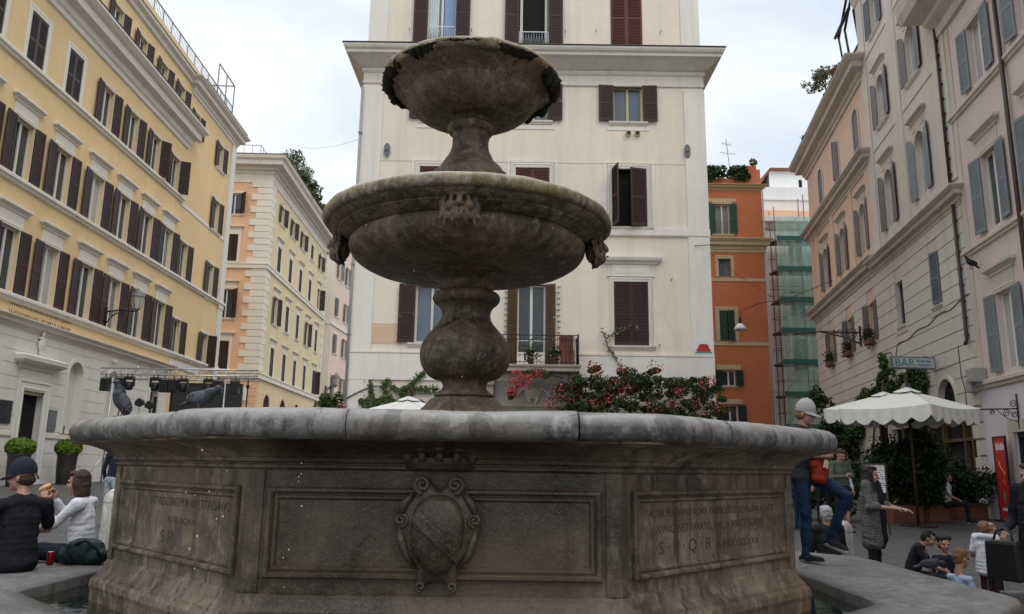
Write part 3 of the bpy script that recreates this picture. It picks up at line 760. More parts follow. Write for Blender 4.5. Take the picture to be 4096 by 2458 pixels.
def moulding(B, name, path, prof, mat):
    mb = MB(); mb.sweep(path, prof); return mb.build(name, mat, B)
def strip(s0, s1, y=0): return [(s0, .06), (s0, y), (s1, y), (s1, .06)]
def course(B, s0, s1, z, h, out, mat, name='string_course'):
    return moulding(B, name, strip(s0, s1), [(0,z),(out*.5,z+h*.12),(out*.6,z+h*.4),(out,z+h*.55),(out,z+h*.9),(out*.9,z+h),(0,z+h*1.02)], mat)
def cornice(B, s0, s1, z0, z1, out, mat, name='cornice', depth=.06):
    h = z1 - z0
    return moulding(B, name, [(s0, depth), (s0, 0), (s1, 0), (s1, depth)],
        [(0,z0),(out*.10,z0+h*.04),(out*.12,z0+h*.18),(out*.22,z0+h*.24),(out*.26,z0+h*.42),(out*.62,z0+h*.50),(out*.66,z0+h*.72),(out*.82,z0+h*.78),(out,z0+h*.9),(out,z0+h*.97),(0,z0+h*1.01)], mat)
def building(name, loc, rz, label, cat='building', group=None): return empty(name, loc, rz, label, cat, group)
def hole(s, z0, w, h): return (s-w/2, s+w/2, z0, z0+h)

# ================= left: yellow palazzo with the white church front ==================
LA = R(91.7)
LB = building('palazzo', (-16, 24, 0), LA, 'long yellow palazzo with brown shutters above a white church front')
cols = [-4.6, -2.3, 0, 2.4, 4.9, 7.2, 9.5, 11.8]; H = []; W = []
def addL(s, z, w, h, **k): H.append(hole(s, z, w, h)); W.append((s, z, w, h, k))
for i, s in enumerate(cols):
    a = 168 - (i*37) % 30
    addL(s, 6.72, 1.06, 2.06, fw=.13, trim='trim_left', head=.62, wood='wood_dark', sh=(173 + (i*13) % 6, 168 + (i*29) % 10), glass=('glass_soft', 'glass', 'glass', 'glass_curtain', 'glass', 'glass_soft', 'glass', 'glass')[i])
    addL(s, 10.42, 1.06, 1.92, fw=.13, trim='trim_left', head=.60, wood='wood_dark', sh=(172 + (i*17) % 6, 166 + (i*23) % 12), glass=('glass', 'glass_soft', 'glass', 'glass', 'glass_curtain', 'glass', 'glass', 'glass_soft')[i])
    if s <= 2.4: addL(s, 14.30, .98, 1.80, fw=.20, trim='trim_left', sill=False, wood='wood_umber', sh=(0, 0))
    elif s < 11: addL(s, 14.30, .95, 1.72, fw=.12, trim='trim_left', wood='wood_dark', sh=(174, 170 - 30*(i == 6)))
    else: addL(s, 14.26, .95, 1.68, fw=.12, trim='trim_left', wood='wood_dark', sh=(172, 112))
for s in cols[:-1] + [11.65]: addL(s, 18.30, .85, 1.28, fw=.10, trim='trim_left', sill=False, wood='wood_dark', sh=(172, 168))
addL(13.85, 6.62, .95, 1.72, fw=.12, trim='trim_left', wood='wood_dark', sh=(174, 168)); addL(17.7, 6.55, .95, 1.72, fw=.12, trim='trim_left', wood='wood_dark', sh=(174, 128))
addL(13.8, 10.33, .95, 1.88, fw=.12, trim='trim_left', wood='wood_dark', sh=(174, 170)); addL(17.7, 10.25, .95, 1.88, fw=.12, trim='trim_left', wood='wood_dark', sh=(174, 170))
addL(17.7, 14.05, .92, 1.72, fw=.18, trim='trim_left', wood='wood_dark', sh=(172, 172))
addL(13.85, 17.95, .85, 1.2, fw=.12, trim='trim_left', wood='wood_dark', sh=(174, 170)); addL(17.6, 17.62, .88, 1.4, fw=.12, trim='trim_left', wood='wood_dark', sh=(174, 170))
H += [hole(2.4, 0, 1.45, 3.67), hole(4.98, 2.45, 1.0, 2.62), hole(-.2, 2.45, 1.0, 2.62), hole(7.9, 2.45, 1.0, 2.62), hole(11.95, 2.0, .92, 2.88)]
wall_mesh(-9, 19.9, -.5, 21.35, H, 12).build('wall', M['plaster_yellow'], LB)
for a in W: window(LB, *a[:4], **a[4])
# white church front, laid in courses with joints
Z = [0.0,.42,.84,1.26,1.72,2.18,2.44,2.86,3.28,3.70,4.12,4.54,4.96,5.36,5.62]
ch_holes = [(1.55,3.25,-1,3.86), (4.36,5.60,2.30,5.30), (-.82,.42,2.30,5.30), (7.28,8.52,2.30,5.30), (11.36,12.54,1.85,5.06)]
cw2 = MB()
for i in range(len(Z)-1):
    segs = [(-9.0, 13.36)]
    for h in ch_holes:
        if h[2] < Z[i+1]-.02 and h[3] > Z[i]+.02:
            segs = [q for a, b in segs for q in ((a, min(b, h[0])), (max(a, h[1]), b)) if q[1]-q[0] > .05]
    for h in ch_holes:
        if h[2] < Z[i+1]-.02 and h[3] > Z[i]+.02:
            if h[3] < Z[i+1]-.005: cw2.box(h[0], h[1], -.06, -.002, max(h[3], Z[i]+.02), Z[i+1])
            if h[2] > Z[i]+.025: cw2.box(h[0], h[1], -.06, -.002, Z[i]+.02, h[2])
    for a, b in segs: cw2.box(a, b, -.06, -.002, Z[i]+.020, Z[i+1]); cw2.box(a+.004, b-.004, -.042, -.003, Z[i], Z[i]+.021)
for s_, hw_, zt_, top_ in ((4.98, .5, 5.07, 5.30), (-.2, .5, 5.07, 5.30), (7.9, .5, 5.07, 5.30), (11.95, .46, 4.88, 5.06)):
    q = [(s_ + (hw_+.125)*math.cos(PI*i/14), zt_ - hw_ + (hw_+.13)*math.sin(PI*i/14)) for i in range(15)]
    for (xa, za), (xb, zb) in zip(q, q[1:]):
        cw2.quad((xa,-.052,za), (xb,-.052,zb), (xb,-.052,max(top_, zb)), (xa,-.052,max(top_, za)))
CHF = cw2.build('church_front', M['church_white'], LB)
def niche(s, w, z0, zt, deep, mat_in, back):
    n = put('niche', casing_mesh(w, zt-z0, .14, .085, M['church_white'], 1, False, 0), LB, (s, 0, z0))
    mb = MB(); h_ = zt-z0; mb.box(-w/2, w/2, deep, deep+.02, 0, h_); mb.box(-w/2+.001, -w/2+.004, -.03, deep, 0, h_); mb.box(w/2-.004, w/2-.001, -.03, deep, 0, h_); mb.box(-w/2+.004, w/2-.004, -.03, deep, .001, .004); mb.build('niche_back', back, n); return n
for s in (4.98, -.2, 7.9): niche(s, 1.0, 2.45, 5.07, .21, None, M['church_white'])
n = niche(11.95, .92, 2.0, 4.88, .2, None, M['glass']); put('sash', sash_mesh(.92, 2.88, M['sash_white'], (.33,.66)), n)
mb = MB()
for z in (2.25,): mb.box(-9, 1.55, -.10, -.061, z, z+.13); mb.box(3.25, 13.36, -.10, -.061, z, z+.13)
mb.build('plinth_band', M['church_white'], CHF)
# portal
pt = MB(); pt.sweep([(3.05,0),(3.05,3.78),(1.75,3.78),(1.75,0)], [(-.04,.05),(-.04,.10),(.05,.13),(.09,.10),(.2,.10),(.26,.13),(.30,.12),(.30,.05)])
pt.v = [(p[0], -p[2], p[1]) for p in pt.v]
pt.box(1.5, 3.3, -.10, -.055, 4.08, 4.42)
pt.sweep([(1.42,-.05),(1.42,-.06),(3.38,-.06),(3.38,-.05)], [(0,4.42),(.06,4.44),(.10,4.54),(.26,4.62),(.34,4.70),(.36,4.84),(.28,4.90),(0,4.92)])
PO = pt.build('portal', M['church_white'], LB)
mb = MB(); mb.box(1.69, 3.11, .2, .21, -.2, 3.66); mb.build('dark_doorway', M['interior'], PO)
mb = MB(); mb.box(1.68, 1.74, .02, .2, 0, 3.6); mb.build('door', M['wood_dark'], PO)
mb = MB(); mb.box(3.10, 3.123, .0, .2, -.2, 3.66); mb.box(1.677, 3.10, .0, .2, 3.64, 3.667); mb.build('door_reveal', M['church_white'], PO)
E_ = sculpt('church_emblem', [ell((0,-.06,.0),(.17,.06,.30)), ell((0,-.09,.02),(.11,.05,.2)), cap((-.15,-.06,.22),(.15,-.06,.22),.05,.05), ell((0,-.07,.36),(.09,.06,.11)), ell((0,-.07,.50),(.085,.05,.05)),
     cap((-.13,-.05,-.1),(-.2,-.05,.08),.04,.03), cap((.13,-.05,-.1),(.2,-.05,.08),.04,.03), cap((-.05,-.06,-.28),(0,-.05,-.42),.05,.03), cap((.05,-.06,-.28),(0,-.05,-.42),.05,.03)], M['church_white'], .018, LB, (2.42, -.055, 5.32))
for s, w, z in ((.95, .62, 2.62), (3.68, .54, 2.50)):
    mb = MB(); mb.box(s-w/2, s+w/2, -.105, -.062, z, z+.72); mb.build('plaque', M['plaque'], LB)
mb = MB(); mb.box(4.62, 5.02, .13, .2, 2.46, 2.74); mb.build('plaque', M['plaque'], LB)
cornice(LB, -9, 13.4, 5.62, 6.02, .34, M['trim_left'], 'church_cornice')
text('inscription', 'ПРИВЕРНУВ ВЛАСНІСТЬ ХРАМУ І ДВОРА', .3, M['letter_brown'], LB, (2.4, -.004, 6.36), (PI/2, 0, 0), 3.8, height=.20)
text('inscription', 'ТА ВІДНОВИВ КАРД. ЙОСИФ І П. А.1969-1972', .3, M['letter_brown'], LB, (2.4, -.004, 6.08), (PI/2, 0, 0), 3.8, height=.20)
for i in range(2):
    mb = MB(); mb.ell((0,-.08,0), (.07,.07,.07), 10, 8); mb.box(-.03,.03,-.06,.0,-.02,.06); mb.build('wall_spotlight', M['white_paint'], LB, (7.7+2.1*i, -.06, 5.46))
course(LB, -9, 19.95, 6.44, .26, .16, M['trim_left']); course(LB, -9, 19.95, 10.14, .26, .16, M['trim_left']); course(LB, -9, 12.9, 14.02, .27, .16, M['trim_left'])
moulding(LB, 'string_course', strip(12.9, 19.9), [(0,13.9),(.03,13.9),(.03,14.1),(0,14.1)], M['trim_left'])
mb = MB(); mb.box(19.25, 19.93, -.09, -.001, 0, 19.8); mb.box(19.2, 19.97, -.12, -.09, 10.0, 10.5); mb.box(19.2, 19.97, -.12, -.09, 6.3, 6.8); mb.build('corner_pilaster', M['church_white'], LB)
mb = MB(); mb.box(13.3, 17.1, -.05, -.001, 6.0, 6.34); mb.build('blank_band', M['church_white'], LB)
cornice(LB, -9, 13.0, 16.85, 18.1, .75, M['trim_left'])
moulding(LB, 'upper_cornice', strip(-9, 13.0), [(0,20.2),(.1,20.25),(.14,20.4),(.3,20.5),(.34,20.62),(0,20.66)], M['trim_left'])
cornice(LB, 13.0, 20.05, 19.85, 20.7, .62, M['trim_left'], 'upper_cornice', 1.2)
mb = MB(); mb.sweep([(-9,.0),(13.0,.0)], [(.0,20.665),(.36,20.64),(.36,20.67),(0,20.70)]); mb.sweep([(13.0,.0),(20.05,.0)], [(.0,20.712),(.64,20.70),(.64,20.73),(0,20.75)]); mb.sweep([(-9,0),(13.0,0)],[(0,18.115),(.77,18.09),(.77,18.12),(0,18.15)]); mb.build('lead_flashing', M['lead'], LB)
rl = MB()
for i in range(29): rl.box(-9+i*1.0-.02, -9+i*1.0+.02, .06, .1, 21.35, 22.05)
rl.box(-9, 19.1, .06, .1, 22.02, 22.07); rl.box(-9, 19.1, .065, .095, 21.42, 21.45)
for i in range(28*6): rl.box(-9+i/6-.006, -9+i/6+.006, .07, .085, 21.44, 22.03)
for s in (16.4, 17.7, 19.05): rl.box(s-.025, s+.025, .05, .1, 21.35, 23.4)
rl.box(16.4, 19.05, .05, .1, 23.36, 23.42); rl.box(19.03, 19.07, .05, 2.5, 23.36, 23.42); rl.box(19.03, 19.07, 2.45, 2.5, 21.35, 23.4)
rl.build('roof_railing', M['iron_grey'], LB)

# ================= orange palazzo with quoins beyond ==================
QA = R(91.7); q0 = (-16.79, 52.0)
QB = building('quoined_palazzo', (q0[0], q0[1], 0), QA, 'orange and ochre palazzo with pale quoins and a roof garden, beyond the yellow palazzo')
H = []; W = []
for i, s in enumerate((2.9, 6.2, 9.5, 12.9, 16.4)):
    for z, h, hd, sh, k in ((18.55, 1.32, 0, (166, 160), 0), (14.95, 1.85, .5, (0, 0), 1), (11.15, 1.95, .5, (165, 160), 2), (7.45, 2.0, .5, (0, 0), 3)):
        cl = sh
        if k == 0 and i == 3: cl = (0, 0)
        if k == 1 and i == 4: cl = (0, 120)
        if k == 2 and i in (1, 2, 4): cl = (0, 0)
        if k == 3 and i == 4: cl = (20, 118)
        H.append(hole(s, z, .95, h)); W.append((s, z, .95, h, dict(fw=.16, trim='plaster_pale', head=hd, wood='wood_maroon' if k in (1, 3) else 'wood_dark', sh=cl)))
wall_mesh(.25, 19.2, -.3, 21.2, H, 11).build('wall', M['plaster_ochre'], QB)
for a in W: window(QB, *a[:4], **a[4])
# end face toward the piazza (local x = 0 plane, looking along +x): built proud of the body
H2 = []; W2 = []
for z, h, k in ((18.3, 1.5, 0), (14.95, 1.9, 1), (11.0, 2.0, 2), (7.45, 2.0, 3)): H2.append(hole(-2.5, z, .95, h)); W2.append((-2.5, z, .95, h, k))
EWM = wall_mesh(-8.0, -.001, -.3, 21.2, H2, .45).mesh('end_wall', M['plaster_orange'])
EF = put('end_wall', EWM, QB, (-.2, 0, 0), (0, 0, -PI/2))
for s, z, w, h, k in W2: window(EF, s, z, w, h, fw=.16, trim='plaster_pale', head=.45 if k else 0, wood='wood_dark', sh=(0, 0) if k in (1, 3) else (160, 140), shw=.48)
qn = MB()
for i in range(30):
    z = 7.5 + i*.455; a = .95 if i % 2 else 1.35; b = .55 if i % 2 else .85
    if z > 20.6: break
    qn.box(-.26, b, -.05, 0.0, z+.02, z+.44); qn.box(-.26, -.201, 0.0, a, z+.02, z+.44)
qn.build('quoins', M['plaster_pale'], QB)
qb2 = MB()
for i in range(30):
    z = 7.5 + i*.455; b = .45 if i % 2 else .75
    if z > 20.6: break
    qb2.box(19.2-b, 19.24, -.05, -.001, z+.02, z+.44)
qb2.build('quoins', M['plaster_pale'], QB)
for z, h, o_ in ((14.42, .40, .12), (6.95, .45, .14)): moulding(QB, 'string_course', [(-.2, 8), (-.2, 0), (19.2, 0)], [(0,z),(o_,z+.05),(o_,z+h*.7),(o_*1.3,z+h*.8),(o_*1.3,z+h),(0,z+h)], M['plaster_pale'])
moulding(QB, 'frieze', [(-.2, 8), (-.2, 0), (19.2, 0), (19.2, 6)], [(0,20.6),(.05,20.6),(.05,21.2),(0,21.2)], M['plaster_pale'])
moulding(QB, 'cornice', [(-.2, 8), (-.2, 0), (19.2, 0), (19.2, 6)], [(0,21.2),(.1,21.22),(.16,21.4),(.34,21.46),(.38,21.6),(.80,21.68),(.84,21.95),(1.0,22.1),(1.05,22.3),(0,22.36)], M['trim_white'])
dn = MB()
for i in range(60): dn.box(.1+i*.32, .1+i*.32+.16, -.34, -.17, 21.46, 21.60)
for i in range(24): dn.box(-.55, -.36, .1+i*.32, .1+i*.32+.16, 21.46, 21.60)
dn.build('dentils', M['plaster_pale'], QB)
mb = MB(); mb.box(.6, 17.8, 1.2, 9, 22.3, 23.1); mb.build('attic', M['plaster_ochre'], QB)
mb = MB(); mb.sweep([(-.2, 8), (-.2, 0), (19.2, 0)], [(0,22.375),(1.08,22.31),(1.08,22.36),(0,22.45)]); mb.build('roof_edge', M['tile'], QB)
rl = MB()
for i in range(9): rl.box(.7+i*.6-.015, .7+i*.6+.015, 1.25, 1.28, 23.1, 23.75)
for i in range(12): rl.box(.68, .71, 1.25+i*.6, 1.28+i*.6, 23.1, 23.75)
rl.box(.7, 17.5, 1.25, 1.28, 23.72, 23.76); rl.box(.68, .71, 1.25, 8, 23.72, 23.76); rl.build('roof_railing', M['iron_grey'], QB)
mb = MB()
for i in range(7):
    z = 3.3 + i*.5; mb.box(-.25, -.201, .02, 7.9, z+.02, z+.49)
mb.build('rusticated_base', M['plaster_orange'], QB)
mb = MB(); mb.box(-.30, -.251, .55, 1.05, 5.5, 6.4); mb.build('street_sign', M['white_paint'], QB)
for i, s in enumerate((2.2, 6.5, 10.8)):
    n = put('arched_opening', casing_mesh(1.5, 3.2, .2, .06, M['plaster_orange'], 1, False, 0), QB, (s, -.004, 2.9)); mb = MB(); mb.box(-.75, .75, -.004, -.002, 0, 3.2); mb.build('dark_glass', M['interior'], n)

# ================= pale building closing the street ==================
SB = building('blush_building', (-18.6, 75.5, 0), 0, 'pale blush apartment building with grey blue shutters at far end of the left street')
wall_mesh(-10, .9, 0, 24.2, [], 6).build('wall', M['plaster_blush'], SB)
mb = MB(); mb.box(-.25, .95, -.05, -.002, 0, 24.2); mb.build('corner_strip', M['plaster_pale'], SB)
H = []; W = []
for i, s in enumerate((2.0, 5.2, 8.4, 11.6)):
    for z in (4.6, 8.2, 12.3, 16.0, 19.9): H.append(hole(s, z, 1.0, 1.9)); W.append((s, z))
sw = wall_mesh(0, 15, 0, 24.2, H, 6).build('side_wall', M['plaster_blush'], SB, (.9, 0, 0), (0, 0, PI/2 - R(3)))
for s, z in W: window(sw, s, z, 1.0, 1.9, fw=.14, trim='plaster_pale', wood='wood_bluegrey', sh=(160, 155) if (s+z) % 2 > .6 else (165, 0))
for z in (7.3, 14.9): moulding(SB, 'string_course', [(-10, 0), (.9, 0), (.9+15*math.sin(R(3)), 15*math.cos(R(3)))], [(0,z),(.1,z),(.1,z+.35),(0,z+.35)], M['plaster_pale'])
cornice(SB, -10, 1.0, 23.6, 24.4, .6, M['plaster_pale'])

# ================= centre: cream palazzo ==================
CB = building('cream_palazzo', (0, 25, 0), 0, 'tall cream palazzo with dark brown shutters and flowered balcony facing the fountain')
H = []; W = []
def addC(s, z, w, h, **k): H.append(hole(s, z, w, h)); W.append((s, z, w, h, k))
XL, XM, XR = -2.6, .63, 3.88
addC(XL, 15.86, .98, 2.6, fw=.0, sill=False, wood='wood_maroon', sh=(178, 178), glass='glass_soft', sash='sash_white', shw=.5, shh=2.6)
addC(XM, 15.70, 1.03, 2.75, fw=.0, sill=False, wood='wood_maroon', sh=(178, 178), glass='interior', sash=None, shw=.5)
addC(XR, 15.66, 1.10, 2.8, fw=.0, sill=False, wood='wood_red', sh=(0, 0))
for s in (XL, XM, XR): addC(s, 13.10, 1.0, 1.32, fw=.11, proud=.03, sill=True, wood='wood_maroon', sh=(176, 176), sash='sash_cream', glass='glass_sky' if s > 0 else 'glass')
addC(XL, 9.36, 1.14, 2.03, fw=.17, wood='wood_red', sh=(0, 0)); addC(XM, 9.36, 1.14, 2.03, fw=.17, wood='wood_red', sh=(0, 0))
addC(XR, 9.36, 1.14, 2.03, fw=.17, wood='wood_maroon', sh=(78, 14), glass='interior', sash=None)
addC(XL, 5.38, 1.08, 1.92, fw=.15, wood='wood_maroon', sh=(176, 100), glass='glass_sky')
addC(XM, 4.62, .92, 2.72, fw=.12, sill=False, wood='wood_old', sh=(155, 155), shw=.34, bars=(.32,))
addC(XR, 5.38, 1.12, 2.10, fw=.15, wood='wood_maroon', sh=(0, 0))
H.append(hole(.75, 0, 1.6, 2.9)); 
wall_mesh(-5.2, 6.47, -.2, 15.0, H, 10).build('wall', M['plaster_cream'], CB)
wall_mesh(-5.15, 6.43, 15.0, 21.5, H, 9.8).build('upper_wall', M['plaster_cream'], CB, (0, .04, 0))
for a in W: window(CB, *a[:4], **a[4])
for s in (XL, XM, XR):
    mb = MB(); mb.box(s-.72, s+.72, -.02, -.001, 12.78, 12.93); mb.build('window_apron', M['plaster_white'], CB)
# framed band over the third-floor windows, hood over right second-floor one
for s in (XL, XM, XR):
    mb = MB(); mb.box(s-.85, s+.85, -.03, -.001, 11.575, 11.66); mb.box(s-.85, s-.76, -.03, -.001, 9.3, 11.57); mb.box(s+.76, s+.85, -.03, -.001, 9.3, 11.57); mb.build('window_surround', M['plaster_white'], CB)
for s in (XR, XL):
    mb = MB(); mb.sweep([(s-.83,0),(s-.83,-.001),(s+.83,-.001),(s+.83,0)], [(0,8.05),(.05,8.07),(.08,8.13),(.17,8.18),(.2,8.26),(.2,8.31),(0,8.33)]); mb.box(s-.62, s+.62, -.03, -.001, 7.70, 8.05); mb.box(s-.52, s+.52, -.04, -.031, 7.76, 7.98); mb.box(s-.78, s+.78, -.045, -.001, 7.655, 7.70); mb.build('window_hood', M['plaster_white'], CB)
# pilasters, bands
for a, b in ((-5.24, -4.52), (5.80, 6.51)):
    mb = MB(); mb.box(a, b, -.05, -.001, 0, 14.30); mb.build('corner_pilaster', M['plaster_white'], CB)
mb = MB(); mb.box(-5.26, 6.53, -.06, -.001, 9.03, 9.30);
mb.box(-5.25, 6.52, -.06, -.001, 4.16, 5.10); mb.box(-5.255, 6.525, -.03, -.0015, 4.145, 4.158); mb.build('plain_band', M['plaster_white'], CB)
mb = MB(); mb.box(-5.2, 6.47, -.006, -.001, 11.56, 11.585); mb.box(-5.2, 6.47, -.075, -.061, 5.02, 5.04); mb.box(-5.2, 6.47, -.068, -.061, 9.05, 9.07); mb.build('groove_shade_line', M['trim_grey'], CB)  # raised grey strips, their colour painted as the shade line of grooves
mb = MB(); mb.sweep([(-5.2, 9), (-5.2, 0), (6.47, 0), (6.47, 9)], [(0,14.38),(.05,14.40),(.05,14.48),(.03,14.50),(.03,14.78),(.06,14.80),(.09,14.86),(.09,14.92),(.05,14.95),(.12,14.99),(.26,15.10),(.42,15.22),(.55,15.28),(.56,15.38),(.62,15.42),(.66,15.50),(.66,15.56),(0,15.60)]); mb.build('cornice', M['trim_white'], CB)
mb = MB(); mb.sweep([(-5.2, 9), (-5.2, 0), (6.47, 0), (6.47, 9)], [(-.01,15.61),(.69,15.572),(.69,15.60),(-.01,15.66)]); mb.build('lead_flashing', M['lead'], CB)
for a, b in ((-5.15, -4.5), (5.78, 6.43)):
    mb = MB(); mb.box(a, b, .0, .038, 15.66, 21.5); mb.build('corner_strip', M['plaster_white'], CB)
# curtains and little balustrades of the top windows
for s, z, w in ((XL, 15.86, .98), (XM, 15.70, 1.03)):
    g = MB(); g.box(s-w/2, s+w/2, -.03, -.01, z+.70, z+.73)
    n = 11
    for i in range(n):
        x0 = s-w/2+w*i/n; x1 = s-w/2+w*(i+1)/n; g.tube([(x0,-.02,z+.02),((x0+x1)/2,-.02,z+.7),(x1,-.02,z+.02)], .011, 5)
    g.box(s-w/2, s-w/2+.02, -.03, -.01, z, z+.73); g.box(s+w/2-.02, s+w/2, -.03, -.01, z, z+.73); g.build('window_railing', M['alu'], CB)
mb = MB()
for x0, x1, m_ in ((-3.06, -2.72, 0), (-2.52, -2.14, 1)):
    P = [(x0+(x1-x0)*i/16, .12+.02*math.sin(i*2.1)) for i in range(17)]
    for (a, b), (c, d) in zip(P, P[1:]): mb.quad((a, b, 15.9), (c, d, 15.9), (c, d, 18.4), (a, b, 18.4), m_)
mb.build('curtain', [M['curtain'], M['curtain_blue']], CB)
mb = MB(); mb.box(.15, .24, .16, .2, 15.7, 18.4); mb.box(1.02, 1.11, .16, .2, 15.7, 18.4); mb.build('window_casing', M['sash_white'], CB)
for x, z in ((2.45,15.76), (2.78,15.77), (3.88,12.66), (4.18,12.66)):
    v = MB(); v.tube([(x,-.09,z),(x,.0,z)], .10, 16); vv = v.build('vent_pipe', M['sash_cream'], CB); v = MB(); v.tube([(x,-.094,z),(x,-.091,z)], .075, 16); v.build('vent_grille', M['iron'], vv)
for x, z in ((-4.3,11.94), (5.86,12.04)):
    v = MB(); v.prism([(x+.125*math.sin(2*PI*i/20)*(.75+.25*abs(math.cos(2*PI*i/20))**.5), z+.24*math.cos(2*PI*i/20)) for i in range(20)], 'y', -.08, -.052); v.ell((x,-.09,z), (.05,.04,.06), 8, 6); v.box(x-.012, x+.012, -.1, -.08, z-.18, z+.02); v.build('anchor_plate', M['iron_grey'], CB)
mb = MB()
for x, z in ((2.8,16.45),(5.05,16.42),(1.72,16.4),(-1.55,16.4),(-3.72,16.4),(5.2,7.55),(4.75,5.36)): mb.tube([(x,0,z),(x,-.10,z),(x+.02,-.13,z+.06)], .012, 5)
mb.build('shutter_hooks', M['iron'], CB)
mb = MB(); mb.box(-4.96, -3.52, -.008, -.001, 5.32, 5.99); mb.build('faded_painted_panel', m_plaster('faded_paint', (.66,.47,.33), .12, .3, (.66,.56,.42), patch=.4), CB)
mb = MB(); mb.sweep([(-4.84,5.42),(-3.62,5.42),(-3.62,5.89),(-4.84,5.89)], [(0,.0085),(0,.012),(-.03,.012),(-.03,.0085)], closed=True); mb.v = [(p[0],-p[2],p[1]) for p in mb.v]; mb.build('panel_border', M['plaster_blush'], CB)
# mosaic of small tiles: plain abstract red blocks over a teal strip
mz = MB(); mz.box(5.84, 6.46, -.060, -.051, 5.11, 5.58, 0)
px = .05; x0 = 5.90; z0 = 5.15
for i in range(11):
    mz.box(x0+i*px, x0+i*px+px*.93, -.068, -.0605, z0, z0+px*.93, 2)
for r_, (a, b) in enumerate(((1,10),(1,10),(2,9),(2,9),(3,8))):
    for i in range(a, b): mz.box(x0+i*px, x0+i*px+px*.93, -.068, -.0605, z0+(r_+1)*px, z0+(r_+1)*px+px*.93, 1)
mz.build('tile_mosaic', [M['white_paint'], M['red_paint'], M['teal_paint']], CB)
# balcony
bal = MB(); bal.sweep([(-.42,.0),(-.42,-.95),(2.12,-.95),(2.12,0)], [(-.95,4.50),(.0,4.50),(.03,4.52),(.05,4.56),(.05,4.60),(-.95,4.60)]); bal.box(-.42, 2.12, -.95, -.07, 4.4, 4.5)
BAL = bal.build('balcony', M['trim_grimy'], CB)
rb = MB(); zt = 5.52
path = [(-.38,0),(-.38,-.92),(2.08,-.92),(2.08,0)]
for a, b in zip(path, path[1:]):
    rb.tube([(a[0],a[1],zt),(b[0],b[1],zt)], .016, 6); rb.tube([(a[0],a[1],4.68),(b[0],b[1],4.68)], .012, 6); rb.tube([(a[0],a[1],5.38),(b[0],b[1],5.38)], .010, 6)
    n = int(math.hypot(b[0]-a[0], b[1]-a[1])/.125)
    for i in range(n+1): x = a[0]+(b[0]-a[0])*i/n; y = a[1]+(b[1]-a[1])*i/n; rb.tube([(x,y,4.6),(x,y,zt)], .008, 5)
for x in (.63, 1.82):
    for k in range(4):
        for sg in (-1, 1): rb.tube([(x+sg*.06*abs(math.sin(t*PI/6))*(1), -.93, 4.72+k*.17+t*.17/6) for t in range(7)], .007, 5)
for x in (2.08,): rb.tube([(x,-.92,4.3),(x,-.92,zt+.05)], .018, 6)
for c_ in ((1.62,5.35),(1.95,5.35)):
    rb.tube([(c_[0]+.09*math.cos(t*.5)*(1-t/26), -.93, c_[1]+.09*math.sin(t*.5)*(1-t/26)) for t in range(22)], .008, 5)
rb.build('balcony_railing', M['iron'], BAL)
# portal under the balcony: consoles, frieze relief
pc = MB()
for s in (-.72, 2.02): 
    pc.box(s-.2, s+.2, -.5, -.07, 4.0, 4.4); pc.box(s-.17, s+.17, -.42, -.07, 3.7, 4.0); pc.box(s-.14, s+.14, -.3, -.07, 3.3, 3.7)
pc.box(-.5, 1.8, -.12, -.062, 3.25, 4.1); pc.sweep([(-.55,-.06),(-.55,-.07),(1.85,-.07),(1.85,-.06)], [(0,3.2),(.1,3.22),(.14,3.3),(.2,3.36),(.2,3.42),(0,3.44)])
pc.build('balcony_console', M['trim_grimy'], CB)
RL = [ell((0,-.05,0),(.28,.08,.22)), ell((0,-.1,.02),(.18,.06,.15))] + [cap((s*.28,-.05,.15),(s*.42,-.05,.02),.06,.04) for s in (-1,1)] + [cap((s*.42,-.05,.0),(s*.55,-.05,-.12),.05,.03) for s in (-1,1)] + [cap((s*.15,-.05,-.2),(s*.05,-.04,-.38),.06,.03) for s in (-1,1)] + [cap((s*.6,-.05,.2),(s*.5,-.05,-.1),.04,.05) for s in (-1,1)]
sculpt('carved_relief', RL, M['trim_grey'], .025, CB, (.7, -.12, 3.80))
# doorway of the portal (hidden behind the fountain rim)
mb = MB(); mb.box(-.05, 1.55, .2, .22, -.1, 2.9); mb.build('door', M['wood_dark'], CB)
# side-of-door plaster string lights: strings of little hooks either side of the balcony door
for x in (-.20, 1.52):
    f = MB()
    for i in range(9):
        z = 5.75 + i*.19; f.tube([(x-.06,-.02,z+.02),(x,-.03,z),(x+.06,-.02,z+.02)], .012, 5); f.ell((x,-.03,z+.02),(.02,.02,.03),6,5)
    f.build('plaster_garland', M['trim_grey'], CB)
# anchor wires and drain
mb = MB(); mb.tube([(-5.23,-.12,-.1),(-5.23,-.12,14.2)], .045, 8); 
for i in range(6): mb.box(-5.29,-5.17,-.18,.0,1+i*2.3,1.04+i*2.3)
mb.build('drainpipe', M['pipe_grey'], CB)
cbl = MB(); cbl.tube([(-5.2+.29*i, -.08, 3.55 + (.35*math.sin(min(1, i/7)*PI*.5) if i < 8 else .35) + .17*math.sin(i*.55)) for i in range(15)], .022, 6); cbl.build('cable', M['iron_grey'], CB)
mb = MB(); mb.tube([(6.0,-.06,8.72),(6.75,-.35,8.70)], .012, 5); mb.build('cable_hook', M['iron'], CB)
